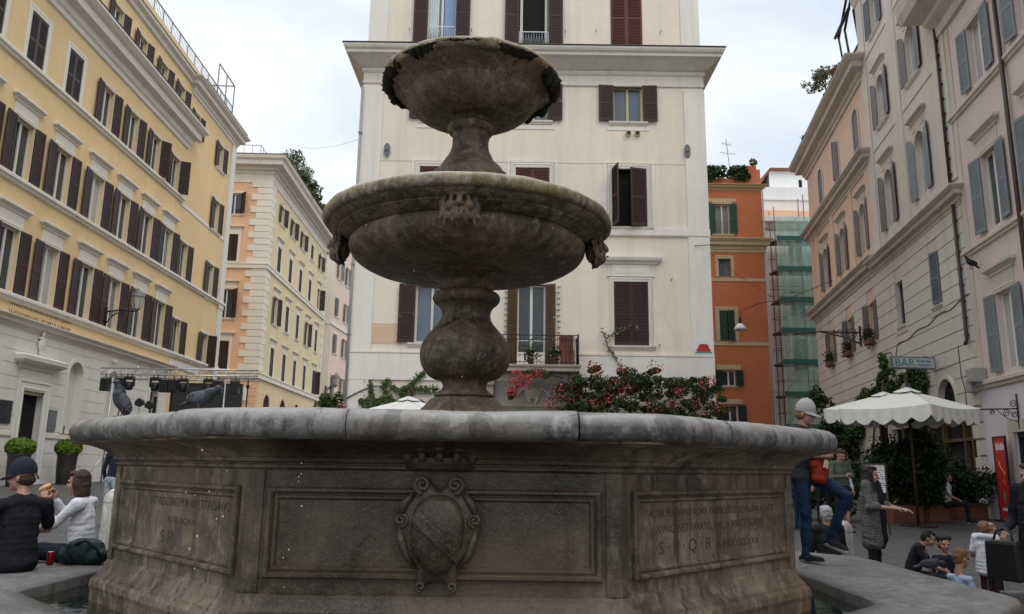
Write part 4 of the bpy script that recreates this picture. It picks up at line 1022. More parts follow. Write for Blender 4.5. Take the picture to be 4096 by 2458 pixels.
# ================= right of centre: rust coloured house with roof terrace ==================
OB = building('rust_house', (0, 44, 0), 0, 'narrow rust orange house with green shutters and a planted roof terrace')
H = []; W = []
def addO(s, z, w, h, **k): H.append(hole(s, z, w, h)); W.append((s, z, w, h, k))
addO(12.27, 14.98, .84, 1.83, fw=.16, trim='plaster_sand', head=.0, sill=True, wood='wood_green', sh=(170, 172), glass='glass_soft')
addO(12.28, 12.42, .70, 1.06, fw=.20, trim='plaster_sand', sill=False, sash='wood_slate', glass='glass_sky')
addO(12.28, 8.66, .84, 1.76, fw=.22, trim='plaster_sand', sill=False, wood='wood_green', sh=(4, 24))
addO(12.26, 6.10, .76, .88, fw=.0, trim='plaster_sand', sill=True, wood='wood_darkgreen', sh=(172, 172), shw=.42)
addO(12.27, 3.95, .86, 1.1, fw=.0, trim='plaster_sand', sill=True, wood='wood_darkgreen', sh=(172, 172), shw=.44)
wall_mesh(7, 14.62, 0, 17.75, H, 9).build('wall', M['plaster_rust'], OB)
for a in W: window(OB, *a[:4], **a[4])
cornice(OB, 7, 14.66, 13.85, 14.72, .38, M['plaster_sand']); cornice(OB, 7, 14.66, 17.66, 18.0, .3, M['plaster_sand'], 'roof_cornice')
mb = MB()
for z, h in ((12.14, .18), (8.40, .2)): mb.box(7, 14.64, -.04, -.001, z, z+h)
mb.build('string_course', M['plaster_sand'], OB)
for x0, x1, z0, z1 in ((11.6, 12.95, 7.03, 7.3), (11.6, 12.95, 5.1, 5.36), (11.45, 13.1, 16.95, 17.15)):
    mb = MB(); mb.box(x0, x1, -.03, -.001, z0, z1); mb.build('window_lintel', M['plaster_sand'], OB)
mb = MB(); mb.box(7, 14.62, .02, .25, 17.8, 18.42); mb.box(13.9, 14.5, .3, 3.2, 18.0, 19.35); mb.box(13.75, 14.62, .02, .5, 18.42, 19.0); mb.build('terrace_parapet', M['plaster_rust'], OB)
mb = MB(); mb.box(7, 13.6, 3.0, 8, 17.8, 19.0); mb.build('penthouse', M['plaster_sand'], OB)
mb = MB()
for i in range(30): mb.tube([(7+i*.225, 2.2, 19.15),(7+i*.225, 8, 20.4)], .085, 8)
mb.build('roof', M['tile'], OB)
mb = MB(); mb.tube([(14.66,-.08,0),(14.66,-.08,17.6)], .05, 8); mb.build('drainpipe', M['pipe_grey'], OB)
g = MB()
for i in range(8): g.box(11.86+i*.12-.008, 11.86+i*.12+.008, -.03,-.015, 14.98, 15.75)
g.box(11.84, 12.72, -.03, -.014, 15.73, 15.76); g.build('window_railing', M['iron_grey'], OB)
# television aerial on the terrace
AE = empty('tv_aerial', (13.55, 46.2, 18.9), 0, 'thin television aerial standing on the rust house roof', 'aerial')
mb = MB(); mb.tube([(0,0,0),(-.25,0,3.0)], .022, 6); mb.build('mast', M['iron_grey'], AE)
mb = MB()
for z, w in ((2.0,.9),(2.6,.6)):
    x = -.25*z/3; mb.tube([(x-w/2,0,z+.08),(x+w/2,0,z-.05)], .012, 5)
    for i in range(5): q = x-w/2+w*i/4; mb.tube([(q,-.25,z+.05),(q,.25,z+.05)], .008, 5)
mb.tube([(-.9,0,.55),(.3,0,.35)], .012, 5); mb.build('antenna_rods', M['iron_grey'], AE)

# ================= white house behind scaffolding ==================
WB = building('white_house', (0, 50, 0), 0, 'white building under repair behind green scaffold netting')
H = []; W = []
for s, z, w, h, ar in ((18.65, 14.95, .95, 1.3, 1), (18.6, 11.3, .95, 1.7, 0), (18.6, 7.8, .95, 2.0, 0)): H.append(hole(s, z, w, h)); W.append((s, z, w, h, ar))
wall_mesh(16.2, 24, 0, 18.0, H, 8).build('wall', M['scaf_white'], WB)
for s, z, w, h, ar in W: window(WB, s, z, w, h, fw=.16, trim='plaster_white', arch=ar, wood=None if ar else 'wood_darkgreen', sh=(0, 0) if not ar else (90, 90))
moulding(WB, 'cornice', [(16.2, 6), (16.2, 0), (24, 0)], [(0,17.2),(.2,17.25),(.3,17.5),(.55,17.6),(.6,17.95),(0,18.0)], M['scaf_white'])
mb = MB(); mb.box(16.4, 24, .3, 6, 18.0, 18.62); mb.build('attic_wall', M['plaster_orange'], WB)
mb = MB(); mb.box(16.3, 24, .8, 7.5, 18.62, 20.45); mb.box(16.25, 24, .7, .8, 19.5, 19.62); mb.box(18.3, 24, 3.2, 7, 20.6, 22.55); mb.build('roof_storey', M['scaf_white'], WB)
mb = MB(); mb.add([(17.0,3.0,20.65),(18.35,3.0,22.75),(18.35,7.2,22.75),(17.0,7.2,20.65),(17.0,3.0,20.5),(18.35,3.0,22.6),(18.35,7.2,22.6),(17.0,7.2,20.5)], [(0,1,2,3),(4,7,6,5),(0,4,5,1),(3,2,6,7)]); mb.box(18.35, 24, 2.9, 7.3, 22.55, 22.7); mb.box(17.6, 18.3, 3.3, 6, 20.6, 21.5); mb.build('roof', M['tile'], WB)
mb = MB(); mb.box(20.4, 20.62, 3.17, 3.21, 21.3, 21.9); mb.build('slit_window', M['interior'], WB)
for z in (12.6, 6.35): moulding(WB, 'string_course', [(16.2, 3), (16.2, 0), (24, 0)], [(0,z),(.08,z+.02),(.1,z+.2),(0,z+.22)], M['plaster_white'])
mb = MB()
for i in range(14): mb.box(16.15, 24.02, -.03, -.001, .2+i*.44, .2+i*.44+.41)
mb.build('rusticated_base', M['scaf_white'], WB)
SF = empty('scaffold', (0, 50, 0), 0, 'tall pipe scaffold wrapped in green netting on the white building', 'scaffold')
mb = MB()
for y in (-.35, -1.25):
    for x in (16.95, 18.9, 20.9, 22.9):
        mb.tube([(x,y,0),(x,y,18.3 if x != 18.9 else 19.2)], .034, 6)
    for k in range(8):
        z = 2.1+k*2.0; mb.tube([(16.75,y,z+.9),(23.4,y,z+.9)], .022, 5); mb.tube([(16.75,y,z),(23.4,y,z)], .022, 5)
mb.build('scaffold_pipes', m_simple('rust_pipe', (.13,.085,.07), .7, .3, 6), SF)
mb = MB()
for k in range(8):
    z = 2.1+k*2.0
    for y in (-.35, -1.25): pass
    mb.tube([(16.95,-1.3,z+.1),(18.9,-1.3,z+1.9)], .022, 5); mb.tube([(18.9,-1.3,z+.1),(20.9,-1.3,z+1.9)], .022, 5)
mb.build('diagonal_brace', M['iron_grey'], SF)
mb = MB()
for k in range(8): mb.box(16.75, 23.4, -1.3, -.3, 1.95+k*2.0, 2.04+k*2.0)
mb.build('deck', m_simple('deck_board', (.11,.055,.04), .85, .3, 4), SF)
mb = MB()
for k in range(8): mb.box(16.98, 23.4, -1.50, -1.46, 2.02+k*2.0, 2.30+k*2.0)
mb.build('toe_board', m_simple('toe_green', (.006,.085,.065), .7, .2, 4), SF)
mb = MB(); n = 40
P = [(16.98+6.4*i/n, -1.42+.03*math.sin(i*1.7)) for i in range(n+1)]
for (a, b), (c, d) in zip(P, P[1:]): mb.quad((a,b,1.2),(c,d,1.2),(c,d,17.6),(a,b,17.6))
mb.build('safety_net', M['net'], SF)

# ================= right side: peach, grey and pink palazzi in a row ==================
RA = R(-99.6); rp0 = (13.3, 21.4)
def rb(name, label): return building(name, (rp0[0], rp0[1], 0), RA, label)
JZ = [.0,.55,1.02,1.49,1.96,2.43,2.90,3.37,3.84,4.31,4.78,5.25,5.72,6.19,6.66,7.13,7.60,8.07,8.54,9.01,9.42]
def rustic(B, s0, s1, ops, mat, zmin=0):
    """rusticated courses (shallow boards with open joints) between facade stations s0..s1 (s runs away from the camera, local x = -s)"""
    mb = MB()
    for a, b in zip(JZ, JZ[1:]):
        segs = [(s0, s1)]
        for o in ops:
            if o[2] < b-.02 and o[3] > a+.02: segs = [q for c, d in segs for q in ((c, min(d, o[0])), (max(c, o[1]), d)) if q[1]-q[0] > .04]
        for c, d in segs: mb.box(-d, -c, -.035, -.001, a+.032, b)
    return mb.build('rusticated_base', mat, B)
# peach
PB = rb('peach_palazzo', 'peach palazzo with grey arched shutters and potted roof terrace, far right row')
H = []; W = []
def addP(s, z, w, h, **k): H.append(hole(-s, z, w, h)); W.append((-s, z, w, h, k))
for i, s in enumerate((11.35, 14.95, 18.55)):
    addP(s, 15.35, .92, 1.98, fw=.16, trim='trim_grey', arch=1, sill=True, wood='wood_greybrown', sh=(0, 0) if i != 1 else (6, 22))
    addP(s, 10.78, .92, 2.15, fw=.16, trim='trim_grey', arch=1, sill=False, head=.5, wood='wood_greybrown', sh=(172, 176), glass='glass_curtain')
    addP(s - .2, 6.86, .9, 1.6, fw=.0, trim='plaster_rustic', wood='wood_greybrown', sh=(170, 176), glass='glass' )
wall_mesh(-21.75, -9.9, -.3, 19.72, H, 9).build('wall', M['plaster_peach'], PB)
for a in W: window(PB, *a[:4], **a[4])
rustic(PB, 9.9, 21.78, [(s-.7, s+.3, 6.7, 8.6) for s in (11.35, 14.95, 18.55)], M['plaster_rustic'])
for s in (10.2, 13.1, 16.75, 20.35, 21.45):
    mb = MB(); mb.box(-s-.28, -s+.28, -.05, -.001, 10.3, 14.2); mb.build('pilaster', M['plaster_peach'], PB)
cornice(PB, -21.8, -9.9, 9.45, 10.2, .45, M['trim_grey'], depth=3); cornice(PB, -21.8, -9.9, 14.05, 14.8, .5, M['trim_grey'], depth=3); cornice(PB, -21.8, -9.9, 17.95, 18.95, .85, M['trim_grey'], depth=3)
mb = MB(); mb.sweep([(-21.8,3),(-21.8,0),(-9.9,0)], [(0,18.965),(.87,18.935),(.87,18.96),(0,19.0)]); mb.sweep([(-21.78,3),(-21.78,0),(-9.9,0)], [(-.1,19.725),(.06,19.725),(.06,19.77),(-.1,19.77)]); mb.build('lead_flashing', M['lead'], PB)
# grey
GB = rb('grey_palazzo', 'tall grey beige palazzo with arched windows and rusticated ground floors behind the cafe')
H = []; W = []
def addG(s, z, w, h, **k): H.append(hole(-s, z, w, h)); W.append((-s, z, w, h, k))
for i, s in enumerate((3.95, 7.55)):
    addG(s, 10.78, .95, 2.25, fw=.15, trim='trim_grey', arch=1, sill=False, head=.55, wood='wood_bluegrey' if i == 0 else 'wood_greybrown', sh=(172, 177), glass='glass_curtain', sash='sash_white')
    addG(s, 15.08, .95, 1.95, fw=.13, trim='plaster_grey', arch=1, sill=True, head=.45, wood='wood_greybrown', sh=(172, 177), glass='glass_curtain')
    addG(s, 19.05, .95, 1.7, fw=.13, trim='plaster_grey', sill=True, wood='wood_slate', sh=(171, 177), glass='glass_curtain')
addG(3.66, 6.87, .9, 1.7, fw=.0, trim='plaster_rustic', wood='wood_slate', sh=(0, 14)); addG(7.35, 6.84, .9, 1.68, fw=.0, trim='plaster_rustic', sash='wood_slate', glass='glass')
H += [(-9.7, -1.75, 0, 3.1), hole(-3.65, 3.1, 1.5, 1.32)]
wall_mesh(-9.9, -1.1, -.3, 24, H, 9).build('wall', M['plaster_grey'], GB)
for a in W: window(GB, *a[:4], **a[4])
rustic(GB, 1.12, 9.9, [(3.2, 4.12, 6.72, 8.65), (6.89, 7.81, 6.7, 8.6), (2.78, 4.52, 3.0, 4.5), (1.72, 9.75, -1, 3.15)], M['plaster_rustic'])
ao = put('arched_door', casing_mesh(1.5, 1.32, .12, .06, M['plaster_rustic'], 1, False, 0), GB, (-3.65, 0, 3.11)); mb = MB(); mb.box(-.75, .75, .16, .18, 0, 1.3); mb.build('dark_glass', M['interior'], ao)
gr = MB()
for i in range(9): gr.tube([(-.6+.15*i,.1,.1),(-.3+.075*i,.1,1.1)], .012, 5)
gr.tube([(-.72,.1,.1),(.72,.1,.1)], .025, 6); gr.build('fanlight_grille', M['iron'], ao)
mb = MB(); mb.box(-9.72, -1.73, .205, .22, -.1, 3.1); mb.build('shop_dark_sheet', M['interior'], GB)  # near-black sheet painted in as the dark inside of the cafe
for x in (-7.38, -6.6, -5.82, -4.49, -2.79, -2.2):
    mb = MB(); mb.box(x-.055, x+.055, .05, .2, 0, 3.08); mb.build('shop_post', M['wood_old'], GB)
mb = MB(); mb.box(-9.7, -1.75, .06, .19, 2.45, 2.55); mb.build('shop_transom', M['wood_old'], GB)
for a, b in ((1.1, 2.2), (5.35, 6.15), (9.1, 9.9)):
    mb = MB(); mb.box(-b, -a, -.05, -.001, 10.3, 24); mb.build('pilaster', M['plaster_grey'], GB)
for a, b, z in ((2.25, 5.3, 14.35), (6.2, 9.05, 14.35), (2.25, 5.3, 18.55), (6.2, 9.05, 18.55)):
    mb = MB(); mb.box(-b, -a, -.03, -.001, z, z+.28); mb.build('string_course', M['plaster_grey'], GB)
cornice(GB, -9.9, -1.12, 9.42, 10.0, .42, M['trim_grey'])
moulding(GB, 'roof_cornice', [(-9.9, 3), (-9.9, 0), (-1.1, 0)], [(0,21.4),(.1,21.5),(.2,22.0),(.55,22.3),(.9,22.9),(.95,23.2),(0,23.4)], M['trim_grey'])
q = MB()
for i, (a, b) in enumerate(zip(JZ[:8], JZ[1:9])): q.box(-(1.75 if i % 2 else 1.5), -1.12, -.085, -.036, a+.05, b-.02)
q.build('quoins', M['plaster_rustic'], GB)
mb = MB(); mb.tube([(-1.45,-.12,16.2),(-1.45,-.12,9.98)], .05, 8); mb.tube([(-1.42,-.12,9.45),(-1.40,-.12,5.35),(-1.38,-.19,5.2)], .055, 8)
for i in range(22): mb.box(-1.53, -1.37, -.15, .0, 5.5+i*.5, 5.53+i*.5)
mb.build('drainpipe', M['pipe_brown'], GB)
mb = MB(); mb.tube([(-10.4+.3*i, -.05, 6.02+.05*math.sin(i*.9)+.02*i - (.35 if i in (6,7) else 0)) for i in range(32)], .013, 5); mb.tube([(-2.3,-.05,5.3),(-2.25,-.06,4.4),(-2.05,-.06,3.9),(-2.1,-.06,3.2)], .012, 5); mb.build('cable', M['pipe_brown'], GB)
for x0, x1 in ((-8.0, -6.7), (-4.3, -3.0)):
    mb = MB(); mb.box(x0, x1, -.06, -.036, 6.54, 6.67); mb.build('window_ledge', M['trim_grey'], GB)
# pink
KB = rb('pink_palazzo', 'pink palazzo with blue grey louvred shutters at right edge of the piazza')
H = []; W = []
def addK(s, z, w, h, **k): H.append(hole(-s, z, w, h)); W.append((-s, z, w, h, k))
for i, s in enumerate((-1.02, -3.9, -6.8, -9.7)):
    addK(s, 12.42, 1.0, 1.85, fw=.15, trim='trim_grey', sill=False, wood='wood_bluegrey', sh=(172, 177), glass='glass_curtain')
    addK(s, 8.12, 1.02, 2.15, fw=.15, trim='trim_grey', sill=False, head=.62, wood='wood_bluegrey', sh=(170, 176), glass='glass')
    addK(s, 4.20, 1.02, 2.10, fw=.15, trim='trim_grey', sill=False, head=.62, wood='wood_bluegrey', sh=(172, 177), glass='glass_curtain')
H += [hole(1.35, 0, 1.2, 2.55)]
wall_mesh(-1.1, 26, 3.92, 15.2, H, 9).build('wall', M['plaster_pink'], KB)
wall_mesh(-1.1, 26, -.3, 3.92, [h for h in H if h[2] < 3], 9).build('ground_floor_wall', M['plaster_lilac'], KB)
for a in W: window(KB, *a[:4], **a[4])
course(KB, -1.12, 26, 12.0, .22, .12, M['trim_grey']); course(KB, -1.12, 26, 7.72, .22, .12, M['trim_grey']); course(KB, -1.12, 26, 3.80, .26, .14, M['trim_grey'])
moulding(KB, 'cornice', [(-1.3, .0), (-1.3, -.001), (26, -.001), (26, 1)], [(0,15.05),(.1,15.1),(.12,15.4),(.35,15.6),(.4,15.75),(.85,16.0),(.95,16.3),(1.0,16.7),(0,16.8)], M['trim_grey'])
mb = MB(); mb.box(-1.1, 26, .02, 9, 15.2, 19.5); mb.build('upper_storey', M['plaster_pink'], KB)
mb = MB(); mb.box(-1.3, 26, -1.04, .0, 16.81, 16.87); mb.build('lead_flashing', M['lead'], KB)
mb = MB(); mb.box(-.98, -.74, -.03, -.001, 3.95, 15.05); mb.build('corner_strip', M['trim_grey'], KB)
mb = MB(); mb.tube([(2.6,-.12,14.9),(2.6,-.12,8.0),(2.62,-.12,.1)], .06, 8); mb.build('drainpipe', M['pipe_brown'], KB)
dr = MB(); dr.box(.45, .75, -.05, -.001, -.1, 2.88); dr.box(1.95, 2.25, -.05, -.001, -.1, 2.88); dr.box(.45, 2.25, -.055, -.001, 2.555, 2.88); DR = dr.build('doorway', M['trim_grey'], KB)
mb = MB(); mb.box(.75, 1.95, .2, .22, -.1, 2.55); mb.build('door_glass', M['glass'], DR)
mb = MB(); mb.box(.75, .85, .05, .2, -.1, 2.55); mb.box(1.85, 1.95, .05, .2, -.1, 2.55); mb.box(.85, 1.85, .05, .2, 2.42, 2.55); mb.box(1.32,1.38,.1,.2,-.1,2.42); mb.build('door_frame', M['wood_darkgreen'], DR)

for (x0, x1, d, z0, z1) in ((-1.02, -.55, .40, 4.02, 4.42), (-1.45, -1.05, .26, 3.78, 4.18)):
    g = MB(); g.bevbox(x0, x1, -d, -.02, z0, z1, .025); g.box(x0+.05, x1-.05, -d-.008, -d+.001, z0+.06, z1-.06); g.build('meter_box', M['pipe_grey'], KB)
# scroll bracket on the pink wall, lamp bracket on the peach wall
bk = MB(); x = 1.14
bk.tube([(x,-.05,2.62),(x,-.05,3.52)], .022, 6); bk.tube([(x,-.05,3.14),(x,-.95,3.12),(x,-1.05,3.07),(x,-1.07,2.92)], .018, 6)
for c_, r_ in (((-.32,3.02),.10), ((-.14,3.26),.10), ((-.14,2.98),.09), ((-.66,3.04),.07)):
    bk.tube([(x, c_[0]+r_*(1-t/24)*math.cos(t*.55), c_[1]+r_*(1-t/24)*math.sin(t*.55)) for t in range(20)], .011, 5)
bk.tube([(x,-.05,2.8),(x,-.3,2.88),(x,-.55,3.1)], .011, 5)
tag(bk.build('wall_bracket', M['iron'], None, (rp0[0], rp0[1], 0), (0, 0, RA)), 'black scrolled iron bracket without a lamp on lilac wall', 'bracket')
# ------------------------------------------------------------------ helper: facade station -> world
def rw(s, out, z):       # right facade: s away from camera, out from the wall
    d = Vector((math.sin(R(9.6)), math.cos(R(9.6)))); n = Vector((-math.cos(R(9.6)), math.sin(R(9.6))))
    p = Vector(rp0) + d*s + n*out; return (p.x, p.y, z)
def lw(s, out, z):
    d = Vector((-math.sin(R(1.7)), math.cos(R(1.7)))); n = Vector((math.cos(R(1.7)), math.sin(R(1.7))))
    p = Vector((-16, 24)) + d*s + n*out; return (p.x, p.y, z)
def sst(a, b, x): t = max(0, min(1, (x-a)/(b-a))); return t*t*(3-2*t)
def gz(x, y): return .25*sst(8, 20, y)*(1 if x > -3 else 1 - .3*sst(3, 8, -x)) + .52*sst(3, 14, -x)*sst(7, 24, y) + .004*max(0, y-30)

# ------------------------------------------------------------------ ground
gm = MB(); xs = [-260,-120,-60,-40] + [-30+i*1.5 for i in range(41)] + [40,60,120,260]; ys = [-80,-40,-20,-10] + [-5+i*1.5 for i in range(44)] + [75,100,160,320]
V = [(x, y, gz(x, y) - .0) for y in ys for x in xs]; nx = len(xs)
gm.add(V, [(j*nx+i, j*nx+i+1, (j+1)*nx+i+1, (j+1)*nx+i) for j in range(len(ys)-1) for i in range(nx-1)], 0, True)
tag(gm.build('ground', M['cobbles']), kind='structure')

# ------------------------------------------------------------------ wall lanterns
def lantern(name, base, dirv, reach, label, hang=False, size=1., cat='street lamp', rise=.75):
    o = empty(name, base, math.atan2(dirv[1], dirv[0]), label, cat)
    b = MB(); b.tube([(0,0,-.55*size),(0,0,.15*size)], .035*size, 8); b.tube([(0,0,0),(reach*.5,0,.08*size),(reach,0,.02*size)], .03*size, 8); b.tube([(0,0,-.5*size),(reach*.25,0,-.1*size),(reach*.6,0,.0)], .022*size, 8)
    for c, r_ in ((.22,.16),(.48,.12)): b.tube([(reach*c + r_*size*(1-t/26)*math.cos(t*.5), 0, -.08*size + r_*size*(1-t/26)*math.sin(t*.5)) for t in range(22)], .014*size, 6)
    b.box(-.03, .01, -.07, .07, -.6*size, .2*size); b.build('bracket', M['iron'], o)
    z = rise*size*.0
    g = MB(); n = 6
    def ringp(r, zz): return [(reach + r*math.cos(2*PI*i/n+.5), r*math.sin(2*PI*i/n+.5), zz) for i in range(n)]
    r0, r1 = ringp(.15*size, z+.12*size), ringp(.26*size, z+.62*size)
    g.add(r0+r1, [(i, (i+1) % n, n+(i+1) % n, n+i) for i in range(n)]); g.build('lamp_glass', m_glass('lamp_glass', (.42,.42,.36), .25) if 'lamp_glass' not in bpy.data.materials else bpy.data.materials['lamp_glass'], o)
    f = MB()
    for i in range(n): f.tube([r0[i], r1[i]], .014*size, 5); f.tube([r1[i], r1[(i+1) % n]], .016*size, 5); f.tube([r0[i], r0[(i+1) % n]], .014*size, 5)
    f.lathe([(.28*size,z+.62*size),(.27*size,z+.66*size),(.17*size,z+.80*size),(.15*size,z+.84*size),(.06*size,z+.88*size),(.05*size,z+.94*size),(.0,z+1.0*size)], 12, (reach,0,0)); f.lathe([(.0,z),(.06*size,z+.02*size),(.05*size,z+.06*size),(.15*size,z+.12*size)], 10, (reach,0,0))
    f.build('lamp_frame', M['iron_grey'], o); return o
dL = Vector(lw(0,1,0)) - Vector(lw(0,0,0))
lantern('wall_lamp', lw(6.65, .08, 7.32), (dL.x, dL.y), 1.15, 'large glass lantern on scrolled iron arm fixed to the yellow palazzo', size=1.0)
lantern('wall_lamp', (-17.75, 75.2, 8.6), (.75, -.66), 1.6, 'small black lantern on an arm at the blush building corner', size=1.45)
dR = Vector(rw(0,1,0)) - Vector(rw(0,0,0))
o = lantern('wall_lamp', rw(6.05, .05, 3.9), (dR.x, dR.y), .42, 'small black wall lantern among the ivy beside the arched cafe door', size=.75)
# bare scrolled arm on the peach palazzo
b = MB(); x = 0
b.tube([(0,0,0),(1.9,0,.30),(3.3,0,.34)], .035, 6); b.tube([(0,0,-.5),(.9,0,-.05),(1.9,0,.28)], .03, 6)
for c, r_ in (((.4,-.02),.28), ((.95,.08),.2)): b.tube([(c[0]+r_*(1-t/28)*math.cos(t*.5), 0, c[1]+r_*(1-t/28)*math.sin(t*.5)) for t in range(24)], .022, 5)
b.box(-.03, .02, -.08, .08, -.6, .3)
p = rw(12.9, .05, 7.5); tag(b.build('lamp_arm', M['iron'], None, p, (0, 0, math.atan2(dR.y+1.15, dR.x))), 'long black scrolled lamp arm reaching out from peach palazzo', 'lamp arm')
# lamp hanging on a wire across the lane
hl = empty('hanging_lamp', (10.36, 35, 7.9), 0, 'white shaded street lamp hanging on a wire before the rust house', 'street lamp')
mb = MB(); mb.lathe([(.0,.42),(.07,.40),(.08,.12),(.10,.08)], 12); mb.build('lamp_holder', M['iron'], hl)
mb = MB(); mb.lathe([(.09,.1),(.16,.03),(.26,-.10),(.28,-.2),(.24,-.2)], 16); mb.build('lamp_shade', M['white_paint'], hl)
mb = MB(); mb.tube([(0,0,.4),(.1,0,.7),(.9,0,1.05),(2.6,1.,1.5),(5.6,3.0,2.9)], .018, 5); mb.build('wire', M['iron'], hl)
for a, b_, sag, lab in (((6.2,24.9,8.72),(17.2,43,10.2),.5,'thin black cable strung from cream palazzo to the peach palazzo'), ((-16.2,54,24.4),(-5.2,27,13.4),.4,'thin wire crossing the sky left of cream palazzo')):
    A, B = Vector(a), Vector(b_); mb = MB(); mb.tube([tuple(A.lerp(B, i/16) - Vector((0,0,sag*4*(i/16)*(1-i/16)))) for i in range(17)], .007, 5)
    tag(mb.build('overhead_wire', M['iron']), lab, 'wire')

# ------------------------------------------------------------------ concert rig in front of the church
TR = empty('lighting_truss', (-15.0, 28.6, 0), 0, 'long aluminium stage truss carrying black lights', 'truss')
L_ = 5.75
mb = MB(); C4 = [(0,4.83),(0,4.60),(.30,4.46)]
for y, z in C4: mb.tube([(0,y,z),(L_,y,z)], .026, 8)
mb.build('chord', M['alu'], TR)
mb = MB(); n = 22
for i in range(n):
    x0, x1 = L_*i/n, L_*(i+1)/n
    mb.tube([(x0,0,4.83 if i % 2 else 4.60),(x1,0,4.60 if i % 2 else 4.83)], .011, 5); mb.tube([(x0,0,4.60 if i % 2 else 4.60),(x1,.30,4.46)], .010, 5); mb.tube([(x0,.3,4.46),(x1,0,4.83)], .010, 5)
mb.build('lattice', M['alu'], TR)
for x in (.42, 4.55):
    mb = MB(); mb.tube([(x,.1,gz(-15+x,28.7)),(x,.1,4.5)], .03, 8)
    for sg in (-1, 1): mb.tube([(x,.1,1.7),(x+sg*.55,.1+.3*sg,gz(-15+x,28.7))], .02, 6)
    mb.build('support_stand', M['alu'], TR)
for x in (5.35, 2.62):
    mb = MB(); mb.tube([(x,.2,gz(-15+x,28.8)),(x,.2,4.5)], .028, 8); mb.ell((x,.2,4.25),(.07,.05,.08)); mb.build('black_pole', M['black'], TR)
def place_light(kind, x, z, lab, grp, first={}):
    if kind not in first:
        o = empty(kind, (x, 28.5, z))
        if kind == 'moving_head_light':
            mb = MB(); mb.bevbox(-.16,.16,-.11,.11,-.10,.02,.02); mb.tube([(-.08,0,.0),(-.08,0,.12)],.02,6); mb.tube([(.08,0,0),(.08,0,.12)],.02,6); mb.build('lamp_base', M['black'], o)
            mb = MB(); mb.bevbox(-.19,-.14,-.06,.06,-.34,-.08,.015); mb.bevbox(.14,.19,-.06,.06,-.34,-.08,.015); mb.build('yoke', M['black'], o)
            mb = MB(); mb.lathe([(.0,-.17),(.11,-.17),(.135,-.24),(.14,-.34),(.125,-.44),(.09,-.47),(.0,-.455)], 16); mb.build('lamp_head', M['black'], o)
        else:
            mb = MB(); mb.bevbox(-.15,.15,-.12,.12,-.50,-.04,.02); mb.build('lamp_housing', M['black'], o)
            mb = MB(); mb.box(-.12,.12,-.128,-.121,-.46,-.08); mb.build('lamp_face', M['iron'], o)
            mb = MB(); mb.tube([(-.17,0,-.25),(-.17,0,.0),(.17,0,.0),(.17,0,-.25)], .014, 6); mb.tube([(0,0,0),(0,0,.12)],.02,6); mb.build('yoke', M['black'], o)
        first[kind] = o
    else: o = copy_tree(first[kind]); o.location = (x, 28.5, z)
    return tag(o, lab, 'stage light', grp)
for x, z, lab in ((-13.86,4.50,'leftmost round moving head lamp on the truss'), (-12.92,4.48,'round moving head lamp touching the flat pair of black lights'), (-11.90,4.45,'round moving head lamp alone before left part of the black screen'), (-10.98,4.45,'rightmost round moving head lamp, above the strutting pigeon')):
    place_light('moving_head_light', x, z, lab, 'moving head lamps under the truss')
for x, z, lab in ((-14.72,4.48,'flat black stage light at far left end of truss'), (-14.18,4.50,'flat black stage light second from left end of truss'), (-12.58,4.46,'left flat black light of the close pair mid truss'), (-12.25,4.46,'right flat black light of the close pair mid truss'), (-10.62,4.44,'flat black stage light just behind the strutting pigeon head'), (-10.02,4.44,'flat black stage light at far right end of truss')):
    place_light('flood_light', x, z, lab, 'flat lights under the truss')
sp = None
for i, (x, z, lab) in enumerate(((-13.45, 3.58, 'left small black spotlight on a thin stand beside church wall'), (-13.08, 3.50, 'right small black spotlight on a thin stand beside church wall'))):
    if i == 0:
        o = sp = empty('stand_spotlight', (x, 28.6, z)); mb = MB(); mb.prism([(-.15,-.08),(-.02,-.14),(.15,-.05),(.12,.08),(0,.17),(-.13,.06)], 'y', -.1, .1); mb.build('lamp_housing', M['black'], o); mb = MB(); mb.tube([(0,0,-.1),(0,0,-2.9)], .012, 6); mb.build('stand_pole', M['iron_grey'], o)
    else: o = copy_tree(sp); o.location = (x, 28.6, z)
    tag(o, lab, 'spotlight', 'spotlights on stands')
sc_ = empty('stage_screen', (-12.0, 31, 0), 0, 'big blank dark stage screen behind the truss', 'screen')
mb = MB(); mb.box(-1.36, 1.36, 0, .12, 1.6, 4.52); mb.build('screen_panel', M['screen'], sc_)
mb = MB(); mb.box(-1.40, -1.361, -.02, .14, .3, 4.56); mb.box(1.361, 1.40, -.02, .14, .3, 4.56); mb.box(-1.361, 1.361, -.02, .14, 4.521, 4.56); mb.build('screen_frame', M['black'], sc_)

# ------------------------------------------------------------------ topiary pots by the church door
def leaf_ball(name, c, r, n, mats, size, parent, squash=.8):
    d = RNG.normal(size=(n, 3)); d /= np.linalg.norm(d, axis=1, keepdims=True); rr = r*RNG.uniform(.78, 1.03, n)[:, None]
    p = d*rr*[1, 1, squash] + np.array(c); nn = d + RNG.normal(scale=.5, size=(n, 3))
    core = MB(); core.ell(c, (r*.86, r*.86, r*.86*squash), 16, 10)
    return leafmesh(name, p, nn, RNG.uniform(.7, 1.3, n)*size, mats, RNG.choice(len(mats), n, p=[.6, .4] if len(mats) == 2 else None), parent), core
def topiary(loc, lab):
    o = empty('potted_topiary', loc, 0, lab, 'plant', 'round topiary pots by the church door')
    mb = MB(); mb.lathe([(.0,0),(.24,0),(.26,.02),(.30,.5),(.315,.98),(.335,1.02),(.335,1.06),(.29,1.06),(.28,.96),(.0,.94)], 24); mb.build('pot', M['pot_dark'], o)
    lf, core = leaf_ball('foliage', (0,0,1.26), .42, 2600, [M['leaf_lime'], M['leaf_lime_dark']], .045, o, .72); core.build('foliage_core', M['leaf_lime_dark'], o)
